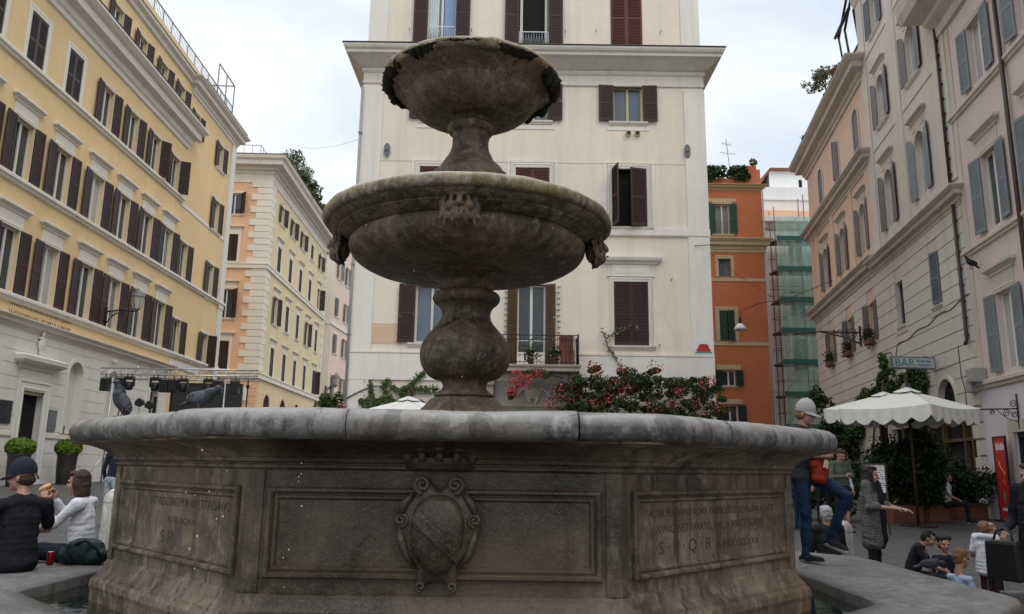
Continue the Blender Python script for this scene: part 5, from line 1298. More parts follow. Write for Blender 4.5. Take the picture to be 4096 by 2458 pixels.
p = lw(3.45, .9, 0); topiary((p[0], p[1], .66), 'round clipped green bush in tall dark pot right of the church door')
p = lw(.62, .9, 0); topiary((p[0], p[1], .62), 'round clipped green bush in tall dark pot left of the church door')

# ------------------------------------------------------------------ stone bollards
def bollard(loc, lab, h=.78, r=.145):
    o = empty('stone_bollard', loc, 0, lab, 'bollard', 'pale stone bollards round the fountain')
    mb = MB(); mb.lathe(spline([(0,-.1),(r*1.06,-.1),(r*1.06,h*.0),(r*1.02,h*.4),(r,h-.02)], 3) + [(r*.95,h),(r*.97,h+.012),(r*1.0,h+.02)] + spline([(r*1.0,h+.02),(r*.97,h+.07),(r*.8,h+.125),(r*.45,h+.165),(0,h+.178)], 4), 28); me = mb.mesh('bollard_shaft', M['stone_bollard']); rough(me, .006, 6); put('shaft', me, o); return o
bollard((-4.73, 9.75, .0), 'pale domed stone bollard behind the seated woman in white', 1.00, .15)
bollard((4.94, 12.0, .05), 'pale domed stone bollard between grey haired man and the woman in cardigan', .56, .135)

# ------------------------------------------------------------------ cafe: parasols, planters, menu, banner, sign
def parasol(loc, rz, half, z_edge, z_top, lab, grp, tip=True):
    o = empty('market_parasol', loc, rz, lab, 'parasol', grp); mb = MB(); n = 16
    def edge(u):   # unit square perimeter
        k = int(u) % 4; f = u-int(u); c = [(-1,-1),(1,-1),(1,1),(-1,1),(-1,-1)]; return Vector((c[k][0]+(c[k+1][0]-c[k][0])*f, c[k][1]+(c[k+1][1]-c[k][1])*f))
    N = 64; rows = []
    for t in (.14, .3, .5, .75, 1.0):
        row = []
        for i in range(N):
            e = edge(i*4/N)*half; cen = abs((i % 16)/16-.5)*2; sag = -.10*(1-cen**2)*t*(1.6-t)
            row.append((e.x*t, e.y*t, z_top - (z_top-z_edge)*(t**1.08) + sag))
        rows.append(row)
    mb.add([p for r_ in rows for p in r_], [(k*N+i, k*N+(i+1) % N, (k+1)*N+(i+1) % N, (k+1)*N+i) for k in range(4) for i in range(N)], 0, True)
    mb.add([(p[0]*1.5, p[1]*1.5, p[2]+.012) for p in rows[0]] + [(0,0,z_top+.09)], [(i, (i+1) % N, N) for i in range(N)])
    mb.build('canopy', M['canvas'], o)
    v = MB(); NV = 192; top = []; bot = []
    for i in range(NV):
        e = edge(i*4/NV)*half; d = e.normalized(); cen = abs((i % 48)/48-.5)*2; z = z_edge - .10*(1-cen**2)*.6
        sc2 = abs(math.sin(PI*(i % 48)/48*5)); drop = .24 + .13*sc2; wv = .025*math.sin(i*.9)
        top.append((e.x, e.y, z)); bot.append((e.x+d.x*(.02+wv), e.y+d.y*(.02+wv), z-drop))
    v.add(top+bot, [(i, (i+1) % NV, NV+(i+1) % NV, NV+i) for i in range(NV)], 0, True); v.build('valance', M['canvas'], o)
    f = MB(); f.tube([(0,0,0),(0,0,z_top+.25)], .035, 8)
    for k in range(8): e = edge(k*.5)*half; f.tube([(0,0,z_top-.02),(e.x*.98, e.y*.98, z_edge-.03 - (.06 if k % 2 else 0))], .016, 6); f.tube([(0,0,z_edge-.35),(e.x*.5, e.y*.5, (z_top+z_edge)/2-.06)], .014, 6)
    f.lathe([(.0,z_top+.38),(.03,z_top+.36),(.045,z_top+.30),(.03,z_top+.25)], 10); f.box(-.3,.3,-.3,.3,-.02,.06); f.build('pole', M['wood_dark'], o); return o
parasol((9.6, 19.0, .22), R(34), 1.12, 2.78, 3.22, 'white square market parasol with scalloped edge over the cafe hedge, the nearer one', 'white parasols of the corner cafe')
parasol((9.95, 20.95, .24), R(30), 1.08, 2.90, 3.28, 'white market parasol half hidden behind the nearer cafe parasol', 'white parasols of the corner cafe')
parasol((-2.62, 20.2, .2), R(45), 1.0, 2.60, 2.96, 'white parasol tip showing above the basin rim left of the stem', 'white parasols before the cream palazzo')
# posts under the cafe awning
for i, (x, y, lab) in enumerate(((10.3,21.9,'dark brown timber post in shade behind the cafe parasols'),)):
    mb = MB(); mb.bevbox(-.07,.07,-.07,.07,-.05,2.55,.012); tag(mb.build('timber_post', M['wood_old'], None, (x, y, gz(x,y))), lab, 'post')
def planter(loc, rz, w, lab, seed, hp, nleaf, spread, mats):
    o = empty('planter', loc, rz, lab, 'planter', 'terracotta planters of the cafe hedge')
    mb = MB(); mb.bevbox(-w/2,w/2,-.22,.22,0,.36,.02); mb.bevbox(-w/2-.03,w/2+.03,-.25,.25,.36,.43,.015); mb.build('trough', M['terracotta'], o)
    g = np.random.default_rng(seed); cl = g.normal(size=(26, 3))*[w*.36, .2, hp*.24] + [0, 0, .45+hp*.5]
    k = g.integers(0, 26, nleaf); p = cl[k] + g.normal(size=(nleaf, 3))*[spread, spread*.8, spread]; p[:, 2] = np.maximum(p[:, 2], .42)
    leafmesh('foliage', p, g.normal(size=(nleaf, 3)) + [0, -.4, .6], g.uniform(.035, .075, nleaf), mats, g.integers(0, len(mats), nleaf), o)
    s_ = MB()
    for i in range(6): s_.tube([(g.uniform(-w*.4,w*.4),0,.4),(g.uniform(-w*.4,w*.4),g.uniform(-.1,.1),.45+hp*.7)], .012, 5)
    s_.build('stem', M['bark'], o)
HM = [M['leaf_shade'], M['leaf_d'], M['leaf_b'], M['leaf_shade']]  # hedge leaves darkened, the cafe shade is put into their colour
planter((10.05, 20.7, gz(10,20.7)), R(20), 1.0, 'terracotta trough with the tallest dense dark shrub, left end of cafe hedge', 1, 1.75, 9000, .20, HM)
planter((11.05, 21.1, gz(11,21.1)), R(20), .65, 'small terracotta trough with tall dark shrub, middle of the cafe hedge', 2, 1.6, 6500, .18, HM)
planter((12.55, 22.2, gz(12.5,22.2)), R(20), 1.15, 'wide terracotta trough with low dark shrub before the cafe door', 3, 1.0, 5000, .16, HM)
# menu board
mo = empty('menu_board', (7.75, 17.0, gz(7.7,17)), R(-4), 'white framed menu board on legs beside the cafe hedge', 'menu board')
mb = MB(); mb.box(-.20,.20,-.012,.0,.86,1.43); mb.build('menu_sheet', M['white_paint'], mo)
mb = MB(); mb.box(-.23,-.201,-.03,.02,0,1.46); mb.box(.201,.23,-.03,.02,0,1.46); mb.box(-.201,.201,-.03,.02,1.431,1.46); mb.box(-.201,.201,-.03,.02,.83,.859); mb.build('board_frame', M['wood_old'], mo)
mb = MB()
for i in range(11):
    for c in (-.15, .0, .10): mb.box(c, c+.05+.03*((i*7) % 3), -.0150, -.0125, 1.36-i*.045, 1.372-i*.045) if (i*3+int(c*20)) % 4 else None
mb.build('menu_lines', M['letter_cut'], mo)
# red banner stand
bn = empty('banner_stand', rw(-.28, .22, .27), RA, 'tall red banner stand leaning beside the doorway of pink palazzo', 'banner')
mb = MB(); mb.box(-.33,.33,-.015,.0,.06,2.16); mb.build('banner_sheet', M['red_paint'], bn)
mb = MB(); mb.box(-.37,-.331,-.03,.02,0,2.2); mb.box(.331,.37,-.03,.02,0,2.2); mb.box(-.331,.331,-.03,.02,2.161,2.2); mb.box(-.37,.37,-.18,.18,-.03,.03); mb.build('banner_frame', M['black'], bn)
mb = MB(); mb.ell((.02,-.02,.62),(.045,.006,.17),10,8); mb.build('banner_mark', M['teal_paint'], bn)
mb = MB()
for i, (x, z) in enumerate(((-.22,1.92),(-.08,1.93),(.05,1.92),(.17,1.93))): mb.box(x, x+.10, -.019, -.0155, z-.09, z+.09 - .05*(i % 2)); mb.box(x+.02, x+.05, -.019, -.0155, z+.03, z+.11)
for i in range(5): mb.box(-.16+.075*i, -.11+.075*i, -.019, -.0155, .27, .34)
mb.build('banner_emblem', M['white_paint'], bn)
mb = MB(); mb.tube([(-.12,-.018,1.55),(-.02,-.018,1.35),(.1,-.018,1.3),(.16,-.018,1.18),(.05,-.018,1.05),(.14,-.018,.95)], .018, 5); mb.build('banner_scroll', m_simple('banner_gold', (.55,.22,.02), .6, .1), bn)
# BAR sign
bs = empty('bar_sign', rw(4.0, .85, 5.0), 0, 'boxed white BAR sign with green letters jutting from the grey palazzo', 'sign')
bs.rotation_euler = (0, 0, R(4))
mb = MB(); mb.bevbox(-.74,.74,-.08,.08,-.20,.20,.012); mb.build('sign_frame', M['iron_grey'], bs)
mb = MB(); mb.box(-.69,.69,-.088,-.0805,-.155,.155); mb.build('sign_face', M['sign_white'], bs)
text('sign_letters', 'BAR', .3, M['green_letter'], bs, (-.31, -.0905, -.115), (PI/2, 0, 0), .66, height=.24)
mb = MB()
for i in range(9): mb.box(.10+i*.055, .14+i*.055, -.0915, -.0885, .02, .10 - .02*(i % 3))
mb.build('sign_small_letters', M['green_letter'], bs)
mb = MB()
for i in range(8): mb.box(.12+i*.055, .16+i*.055, -.0915, -.0885, -.10, -.05 + .015*(i % 2))
mb.build('sign_blue_letters', M['blue_letter'], bs)
mb = MB(); mb.tube([(.6,0,.2),(.75,.55,.32)], .015, 5); mb.tube([(-.3,0,.2),(-.1,.75,.32)], .012, 5); mb.build('sign_bracket', M['iron'], bs)
# window boxes on the lower peach / grey windows
for i, (s, lab) in enumerate(((11.15,'window box with red brown plants under nearest low window of peach palazzo'), (14.75,'window box with sparse plants under middle low window of peach palazzo'), (18.35,'dark bushy window box under farthest low window of peach palazzo'))):
    o = empty('window_box', rw(s, .18, 6.72), RA, lab, 'window box', 'window boxes of the peach palazzo'); mb = MB(); mb.bevbox(-.42,.42,-.13,.13,0,.2,.015); mb.build('trough', M['terracotta'], o)
    n = 420; g = np.random.default_rng(20+i); p = g.normal(size=(n,3))*[.24,.09,.17] + [0,-.02,.36]
    leafmesh('foliage', p, g.normal(size=(n,3)), g.uniform(.04,.07,n), [M['leaf_b'], M['leaf_d'], M['leaf_brown']], g.integers(0,3,n), o)
# small flat stone and rubbish on the ledge
mb = MB(); mb.bevbox(-.17,.17,-.12,.12,0,.14,.03); me = mb.mesh('stone_block', M['stone_ledge']); rough(me, .015, 6); tag(put('stone_block', me, None, (5.95, 9.75, .0), (0,0,.3)), 'low pale stone block on the cobbles behind the toddler in white', 'stone')
# roof pergola on the peach palazzo
pg = MB(); 
for s in (11.0, 12.6): pg.tube([rw(s,-.4,19.7), rw(s,-.2,22.0)], .06, 6); pg.tube([rw(s,-.2,22.0), rw(s-1.5,-.5,24.2)], .06, 6)
pg.tube([rw(10.6,.1,21.9), rw(13.2,.1,21.95)], .08, 6); pg.tube([rw(13.0,.0,21.8), rw(10.4,-.3,24.5)], .06, 6); pg.tube([rw(13.0,-.2,19.7), rw(13.0,0,21.9)], .05, 6)
tag(pg.build('roof_pergola', M['iron']), 'dark iron pergola frame on the peach palazzo terrace', 'pergola')
for i, (s, r_, lab) in enumerate(((13.2,.34,'big terracotta pot with clipped plant on peach palazzo parapet'), (15.3,.22,'terracotta pot holding the olive tree on peach palazzo parapet'), (20.8,.24,'small terracotta pot at far end of peach palazzo parapet'))):
    o = empty('roof_pot', rw(s, .12, 19.76), 0, lab, 'plant pot', 'terracotta pots on the peach parapet'); mb = MB(); mb.lathe([(0,0),(r_*.65,0),(r_*.95,r_*1.3),(r_*1.05,r_*1.35),(r_*1.05,r_*1.55),(r_*.9,r_*1.55),(0,r_*1.45)], 18); mb.build('pot', M['terracotta'], o)
    if i != 1:
        n = 240; g = np.random.default_rng(50+i); p = g.normal(size=(n,3))*[r_*.4,r_*.4,r_*.25] + [0,0,r_*1.75]; leafmesh('foliage', p, g.normal(size=(n,3)), g.uniform(.04,.07,n), [M['leaf_b'], M['leaf_d']], g.integers(0,2,n), o)
# balcony pots on the cream palazzo
def pot(loc, r_, lab, sq=False, lf=0, grp='pots on the flowered balcony'):
    o = empty('flower_pot', loc, 0, lab, 'plant pot', grp); mb = MB()
    if sq: mb.bevbox(-r_,r_,-r_,r_,0,r_*2.1,.02); mb.bevbox(-r_*1.06,r_*1.06,-r_*1.06,r_*1.06,r_*2.0,r_*2.25,.015)
    else: mb.lathe([(0,0),(r_*.7,0),(r_*.95,r_*1.6),(r_*1.08,r_*1.65),(r_*1.08,r_*1.95),(r_*.9,r_*1.95),(0,r_*1.85)], 18)
    mb.build('pot', M['terracotta'], o)
    if lf:
        g = np.random.default_rng(int(abs(loc[0]*100))); p = g.normal(size=(lf,3))*[.12,.1,.13] + [0,0,r_*2.2+.12]; leafmesh('foliage', p, g.normal(size=(lf,3)), g.uniform(.03,.055,lf), [M['leaf_a'], M['leaf_b'], M['leaf_lime_dark']], g.integers(0,3,lf), o)
    return o
pot((1.75, 24.40, 4.62), .20, 'large square terracotta pot stacked at right end of balcony', True); pot((1.72, 24.4, 5.06), .21, 'square terracotta pot on top of another at right end of balcony', True)
pot((1.36, 24.45, 4.62), .12, 'small round terracotta pot with leafy plant on the balcony', False, 240); pot((.60, 24.3, 4.62), .10, 'little pot of bright green herbs at the balcony edge', False, 260)
# red can, backpack, bag are with the people
# ------------------------------------------------------------------ people: one continuous fused surface each, posed by joints
SK = {}
def cloth(name, c, var=.18, scale=6, rough_=.9, weave=0):
    if name not in SK:
        t = NT(name); a = t.mix(t.noise(scale, 4, .6), sc(c, 1-var), sc(c, 1+var))
        if weave: a = t.mix(t.ramp(t.noise(weave, 3, .8), .45, .55), a, sc(c, .35))
        t.bump(t.math('ADD', t.noise(9, 3, .6, None, 1.5), t.math('MULTIPLY', t.noise(120, 2), .1)), .55, .03)
        SK[name] = t.done(a, rough_, .2)
    return SK[name]
SKIN = m_simple('skin', (.36,.20,.14), .55, .08, 14); SKIN2 = m_simple('skin_tan', (.32,.175,.115), .55, .08, 14)
EYE = m_simple('eye_dark', (.012,.010,.009), .2, .1); LIP = m_simple('lip', (.26,.10,.085), .5, .1)
def hairmat(name, c): 
    if name not in SK:
        t = NT(name); h = t.noise(14, 4, .6, t.vec((9, 9, .8))); t.bump(h, .8, .02); SK[name] = t.done(t.mix(h, sc(c, .5), sc(c, 1.5)), .5, .35)
    return SK[name]
V3 = Vector
def basis(fwd, up):
    f = V3(fwd).normalized(); u = V3(up); r = u.cross(f).normalized(); u = f.cross(r).normalized()
    return Matrix((r, -f, u)).transposed()      # local x = person's... right-hand side seen from behind, local -y = forward
def hand_prims(w, d, pn, s=1., curl=.5, t=0, side=1):
    """w wrist, d hand direction, pn palm normal, curl 0..1; five separate fingers and a thumb"""
    d = V3(d).normalized(); pn = V3(pn); pn = (pn - d*d.dot(pn)).normalized(); sd = d.cross(pn).normalized()*side; P = []
    w = V3(w); P.append(cap(w, w + d*.05*s, .021*s, .024*s, t)); 
    for k in (-.024, -.008, .008, .024): P.append(cap(w + d*.02*s + sd*k*s*.7, w + d*.085*s + sd*k*s, .013*s, .0115*s, t))
    for k, L in ((-.027,.060), (-.009,.074), (.009,.080), (.027,.070)):
        a = w + d*.085*s + sd*k*s; ang = curl*1.0; dd = (d*math.cos(ang) + pn*math.sin(ang)); b = a + (dd + sd*k*3)*L*.5*s
        dd2 = d*math.cos(ang*2.1) + pn*math.sin(ang*2.1); c = b + dd2*L*.5*s
        P += [cap(a, b, .0100*s, .0092*s, t), cap(b, c, .0092*s, .0075*s, t)]
    a = w + d*.025*s + sd*.022*s; b = a + (sd*.75 + d*.55 + pn*.3).normalized()*.042*s; c = b + (d*.8 + sd*.25 + pn*.4*curl).normalized()*.032*s
    P += [cap(a, b, .0125*s, .0105*s, t), cap(b, c, .0105*s, .0085*s, t)]
    return P
# tags: 0 skin 1 shirt 2 trousers 3 shoe 4 sole/other 5 second garment
def person(label, loc, rz, H, J, mats, face=(0,-1,0), hup=(0,0,1), hair=None, hairm=None, group=None, voxel=.010, sleeves='long', loose=1., curl=(.5,.5), palm=((0,1,0),(0,1,0)), hdir=(None,None), hand_s=1., shorts=False, child=False, extra=(), skin=None, cap_=None, capm=None, shoes=True, hands=(True, True), shirt_drop=0.):
    o = empty('person', loc, rz, label, 'person', group); k = H/1.70; j = {n: V3(p) for n, p in J.items()}
    hs = k*(1.25 if child else 1.); P = []
    pel, che, nk, hd = j['pelvis'], j['chest'], j['neck'], j['head']
    up = (nk - pel).normalized(); rt = (j['hipR'] - j['hipL']).normalized(); rts = (j['shR'] - j['shL']).normalized()
    fw = up.cross(rt).normalized(); TM = Matrix((rt, fw, up)).transposed(); fs = up.cross(rts).normalized(); TS = Matrix((rts, fs, up)).transposed()
    L = loose
    P += [cap(nk - up*.035*k, j['shL'].lerp(nk, .38) - up*.02*k, .046*k, .048*k, 1), cap(nk - up*.035*k, j['shR'].lerp(nk, .38) - up*.02*k, .046*k, .048*k, 1)]
    P += [ell(pel - up*.01*k, V3((.160*L,.115*L,.12))*k, 2 if not shirt_drop else 1, TM)]
    for i in range(9):       # torso: overlapping cross-sections so that the waist flows into the chest
        t_ = i/8; top = che + up*.11*k; wd = .158*(1-t_) + .168*t_ - .014*math.sin(PI*t_)*(2-L); dp = .112 - .016*t_ + .010*math.sin(PI*t_)
        P += [ell((pel + up*.03*k).lerp(top, t_), V3((wd*(L if t_ < .8 else min(L, 1.1)), dp*(L if t_ < .8 else min(L, 1.08)), .105))*k, 1, TM if t_ < .5 else TS)]
    if shirt_drop:
        n_ = max(2, int(shirt_drop/.045))
        for i in range(n_+1): P += [ell(pel - up*shirt_drop*.72*i/n_, V3((.162*L*(1+.06*i/n_),.118*L*(1+.04*i/n_),.10))*k, 1, TM)]
    P += [cap(j['shL'], j['shR'], .062*k*L, .062*k*L, 1), cap(che + up*.12*k, j['shL'], .075*k, .064*k*L, 1), cap(che + up*.12*k, j['shR'], .075*k, .064*k*L, 1)]
    hb = basis(face, hup); nb = hd - hb @ V3((0, -.01, .115))*hs*.85
    P += [cap(nk - up*.03*k, nb + hb @ V3((0,.015,.02))*hs, .056*hs*.95, .052*hs*.95, 0)]
    def hp(x, y, z): return hd + hb @ (V3((x, y, z))*hs)
    def he(c, r, t=0): return ell(hp(*c), V3(r)*hs, t, hb)
    P += [he((0,.012,.03), (.075,.094,.088)), he((0,-.028,-.035), (.060,.066,.075)), cap(hp(0,-.06,-.085), hp(0,-.075,-.088), .027*hs, .022*hs, 0),
          cap(hp(0,-.088,.018), hp(0,-.108,-.022), .010*hs, .015*hs, 0), he((-.035,-.078,.03), (.022,.012,.010)), he((.035,-.078,.03), (.022,.012,.010)),
          he((-.074,.012,-.008), (.012,.022,.032)), he((.074,.012,-.008), (.012,.022,.032)), he((-.04,-.062,-.03), (.024,.022,.024)), he((.04,-.062,-.03), (.024,.022,.024)), he((0,-.090,-.058), (.022,.011,.008), 6)]
    for sd, S_ in ((0, 'L'), (1, 'R')):
        sh, el, wr = j['sh'+S_], j['el'+S_], j['wr'+S_]
        P += [cap(sh, el, .056*k*L, .045*k*L, 1)]
        if sleeves == 'short': m = sh.lerp(el, .75); P[-1] = cap(sh, m, .060*k*L, .056*k*L, 1); P += [cap(m, el, .041*k, .037*k, 0), cap(el, wr, .038*k, .025*k, 0)]
        elif sleeves == 'three': m = el.lerp(wr, .35); P += [cap(el, m, .050*k*L, .052*k*L, 1), cap(m, wr, .034*k, .025*k, 0)]
        else: P += [cap(el, el.lerp(wr, .93), .046*k*L, .034*k*L, 1)]
        dd = V3(hdir[sd]) if hdir[sd] else (wr - el)
        if hands[sd]: P += hand_prims(wr, dd, palm[sd], hs*hand_s, curl[sd], 0, 1 if sd == 0 else -1)
        hip, kn, an, toe = j['hip'+S_], j['kn'+S_], j['an'+S_], j['toe'+S_]
        P += [cap(hip, kn, .092*k, .064*k, 2), cap(hip.lerp(kn, .12), hip.lerp(kn, .45), .088*k, .080*k, 2)]
        if shorts: P += [cap(kn, kn.lerp(an, .42), .052*k, .052*k, 0), cap(kn.lerp(an, .4), an, .05*k, .034*k, 0)]
        else: P += [cap(kn, kn.lerp(an, .35), .062*k, .060*k, 2), cap(kn.lerp(an, .3), an, .060*k, .047*k, 2)]
        if shoes:
            fd = (toe - an); heel = an - V3((fd.x, fd.y, 0)).normalized()*.045*k; zz = V3((0,0,1))
            P += [cap(an - zz*.02*k, heel - zz*.045*k, .042*k, .036*k, 3), cap(an - zz*.03*k + fd*.15, toe + zz*.012*k, .045*k, .034*k, 3), cap(heel - zz*.05*k, toe - zz*.012*k, .034*k, .034*k, 4)]
    P += list(extra)
    MS = [skin or SKIN] + list(mats); 
    while len(MS) < 6: MS.append(MS[-1])
    MS.append(LIP)
    body_ = sculpt('body', P, MS, voxel, o, smooth=3)
    me_ = body_.data; nv = len(me_.vertices); isc = np.zeros(nv, bool)       # cloth creases
    for pl in me_.polygons:
        if pl.material_index in (1, 2, 5): isc[list(pl.vertices)] = True
    vc = np.empty(nv*3); vn = np.empty(nv*3); me_.vertices.foreach_get('co', vc); me_.vertices.foreach_get('normal', vn); vc = vc.reshape(-1, 3); vn = vn.reshape(-1, 3)
    f_ = np.zeros(nv)
    for vi in np.nonzero(isc)[0].tolist():
        a_, b_, c_ = vc[vi].tolist(); w_ = mnoise.noise(Vector((a_*3, b_*3, c_*3)))
        f_[vi] = mnoise.noise(Vector((a_*6 + loc[0]*3 + w_, b_*6, c_*13 + 4*a_ + 2*w_)))*.013*k - .002
    vc += vn*f_[:, None]; me_.vertices.foreach_set('co', vc.reshape(-1)); me_.update()
    for s_ in (-1, 1):
        e = MB(); e.ell((0,0,0), (.0125*hs,.008*hs,.009*hs), 8, 6); e.build('eye', EYE, o, hp(s_*.032,-.0845,.012), hb.to_euler())
    if hair:
        Q = []
        def q(c, r): Q.append(he(c, r))
        if hair in ('short', 'bob', 'long', 'buns', 'curly', 'toddler'): q((0,.028,.052), (.084,.094,.082)); q((0,.05,.02), (.080,.072,.085))
        if hair == 'short': q((0,-.045,.098), (.06,.04,.026)); q((0,.06,-.03), (.068,.045,.055))
        if hair in ('bob', 'toddler'):
            q((0,.05,-.03), (.085,.07,.10)); q((.068,.01,-.03), (.028,.05,.09)); q((-.068,.01,-.03), (.028,.05,.09)); q((0,-.04,.10), (.066,.045,.028))
            if hair == 'bob': q((0,.055,-.09), (.088,.055,.085)); q((.07,.02,-.09), (.026,.04,.06)); q((-.07,.02,-.09), (.026,.04,.06))
        if hair == 'long':
            q((0,.06,-.08), (.095,.065,.15)); q((.078,.01,-.09), (.028,.05,.15)); q((-.078,.01,-.09), (.028,.05,.15)); q((0,-.035,.102), (.07,.05,.028)); q((0,.075,-.19), (.10,.05,.12)); q((.085,-.02,-.19), (.03,.04,.12)); q((-.085,-.02,-.19), (.03,.04,.12))
        if hair == 'curly':
            g = random.Random(4)
            for i in range(46):
                a = g.uniform(0, 2*PI); b = g.uniform(-.6, 1.5); d = V3((math.cos(a)*math.cos(b), math.sin(a)*math.cos(b), math.sin(b)))
                if d.y < -.55 and d.z < .55: continue
                q((d.x*.088, .025+d.y*.095, .03+d.z*.09), (.028,.028,.026))
        if hair == 'buns':
            q((0,.04,-.02), (.082,.07,.08)); q((.088,.03,.085), (.038,.036,.038)); q((-.088,.03,.085), (.038,.036,.038)); q((0,-.04,.10), (.06,.04,.024))
        if hair == 'under_cap': q((0,.045,-.02), (.078,.07,.06)); q((.066,.02,-.015), (.018,.035,.035)); q((-.066,.02,-.015), (.018,.035,.035))
        hm_ = sculpt('hair', Q, hairm, .008*max(1, hs), o, smooth=2)
        if hair not in ('under_cap',): rough(hm_.data, .010*hs, 22, 2.); rough(hm_.data, .005*hs, 60, 5.)
    if cap_:
        m = MB(); n = 28; rows = []
        prof_ = [(1.06,-.018),(1.09,.0),(1.08,.03),(.98,.065),(.78,.098),(.5,.122),(.22,.132),(0,.134)]
        vv = [tuple(hp(.0865*r*math.cos(2*PI*i/n), .012 + .102*r*math.sin(2*PI*i/n), .045 + z)) for r, z in prof_ for i in range(n)]
        m.add(vv, [(a*n+i, a*n+(i+1) % n, (a+1)*n+(i+1) % n, (a+1)*n+i) for a in range(len(prof_)-1) for i in range(n)], 0, True)
        m.ell(tuple(hp(0,.012,.18)), (.009*hs,.009*hs,.006*hs), 8, 4); CO = m.build('cap', capm, o)
        b = MB(); n = 16; top = []; bot = []
        for i in range(n+1):
            a = -PI*.97 + PI*.94*i/n; x0 = .088*math.cos(a); y0 = .012+.103*math.sin(a); ext = .085*max(0, math.sin(-a))**.7
            for w_, lst in ((0, top), (1, bot)): pass
            top.append((hp(x0,y0,.032), hp(x0*1.02,y0-ext,.020-ext*.28))); 
        for th in (0, -.007):
            v = [tuple(p + hb @ V3((0,0,th))*hs) for pr in top for p in pr]; b.add(v, [(2*i,2*i+1,2*i+3,2*i+2) for i in range(n)], 0, True)
        v = [tuple(p[1]) for p in top] + [tuple(p[1] + hb @ V3((0,0,-.007))*hs) for p in top]; b.add(v, [(i,i+1,n+2+i,n+1+i) for i in range(n)], 0, True)
        b.build('cap_brim', capm, CO)
        if cap_ == 'strap':
            st = MB(); st.tube([tuple(hp(0.0,.118,.02)), tuple(hp(.006,.135,.005)), tuple(hp(.015,.15,-.02))], .008*hs, 6); st.build('cap_strap', capm, CO)
    return o
def stand(k=1., **ov):
    J = dict(pelvis=(0,0,.95), chest=(0,0,1.27), neck=(0,.01,1.46), head=(0,-.01,1.60), shL=(-.175,0,1.41), shR=(.175,0,1.41), elL=(-.22,.03,1.12), elR=(.22,.03,1.12), wrL=(-.23,-.05,.88), wrR=(.23,-.05,.88),
             hipL=(-.09,0,.92), hipR=(.09,0,.92), knL=(-.10,-.02,.50), knR=(.10,-.02,.50), anL=(-.10,.02,.085), anR=(.10,.02,.085), toeL=(-.12,-.16,.03), toeR=(.12,-.16,.03))
    J.update(ov); return {n: tuple(c*k for c in p) for n, p in J.items()}
def sit(k=1., **ov):      # origin at the seat
    J = dict(pelvis=(0,0,.11), chest=(0,-.03,.43), neck=(0,-.03,.62), head=(0,-.06,.765), shL=(-.175,-.02,.57), shR=(.175,-.02,.57), elL=(-.23,-.06,.30), elR=(.23,-.06,.30), wrL=(-.17,-.26,.20), wrR=(.17,-.26,.20),
             hipL=(-.09,-.02,.09), hipR=(.09,-.02,.09), knL=(-.13,-.44,.12), knR=(.13,-.44,.12), anL=(-.13,-.46,-.30), anR=(.13,-.46,-.30), toeL=(-.14,-.63,-.36), toeR=(.14,-.63,-.36))
    J.update(ov); return {n: tuple(c*k for c in p) for n, p in J.items()}
BLK = cloth('cloth_black', (.012,.012,.016)); NAVY = cloth('cloth_navy', (.014,.016,.03)); WHT = cloth('cloth_white', (.60,.61,.64), .06); JEAN = cloth('cloth_jeans', (.014,.028,.062), .35, 10)
OLV = cloth('cloth_olive', (.085,.105,.075)); GRYK = cloth('cloth_knit', (.15,.15,.14), .2, 10, .95, 55); DRK = cloth('cloth_dark', (.018,.018,.02)); SHOE = cloth('shoe_dark', (.016,.02,.024)); SOLE = cloth('shoe_sole', (.36,.34,.30), .1)
LBL = cloth('cloth_pale_blue', (.32,.40,.52), .25, 12); PNK = cloth('cloth_pink', (.50,.24,.34), .15); CAPG = cloth('cap_grey', (.36,.345,.335), .1, 30); CAPN = cloth('cap_navy', (.016,.02,.035)); REDC = cloth('cloth_red', (.22,.026,.012), .3, 9)
HB = hairmat('hair_brown', (.045,.026,.017)); HK = hairmat('hair_black', (.012,.010,.009)); HL = hairmat('hair_lightbrown', (.17,.095,.045)); HBL = hairmat('hair_blond', (.42,.29,.14)); HG = hairmat('hair_grey', (.42,.42,.42))

# seated man with the navy cap, seen from behind, on the left ledge (faces away to the left)
person('person in black T-shirt and navy cap sitting on the left ledge with back turned', (-4.50, 7.50, .50), R(-128), 1.84,
    sit(1.08, head=(.01,-.09,.775), shL=(-.19,-.02,.545), shR=(.19,-.02,.545), elL=(-.27,-.12,.33), elR=(.27,-.10,.32), wrL=(-.10,-.33,.30), wrR=(.12,-.33,.30), knL=(-.16,-.40,.20), knR=(.16,-.42,.16), anL=(-.12,-.52,-.20), anR=(.14,-.54,-.22), toeL=(-.13,-.70,-.25), toeR=(.15,-.72,-.27)),
    [BLK, BLK, SHOE, SOLE], face=(.66,-.75,-.08), hair='under_cap', hairm=HB, voxel=.009, sleeves='short', loose=1.04, cap_='strap', capm=CAPN, shirt_drop=.06)
# seated woman in white eating a sandwich
W_ = person('person in loose white shirt with brown bob sitting on the left ledge eating a sandwich', (-4.36, 8.35, .47), R(-82), 1.72,
    sit(1.05, head=(0,-.10,.765), elL=(-.24,-.14,.34), elR=(.22,-.20,.38), wrL=(-.085,-.33,.60), wrR=(.05,-.36,.585), knL=(-.13,-.42,.13), knR=(.13,-.44,.13)),
    [WHT, NAVY, SHOE, SOLE], face=(0,-1,-.12), hair='bob', hairm=HB, voxel=.008, loose=1.10, curl=(.75,.75), palm=((1,-.2,.1),(-1,-.2,.1)), hdir=((.15,-.25,.9),(-.1,-.3,.9)), shirt_drop=.10)
SW = empty('sandwich', (0,0,0), 0, 'half eaten sandwich in a bun held by the person in white', 'sandwich')
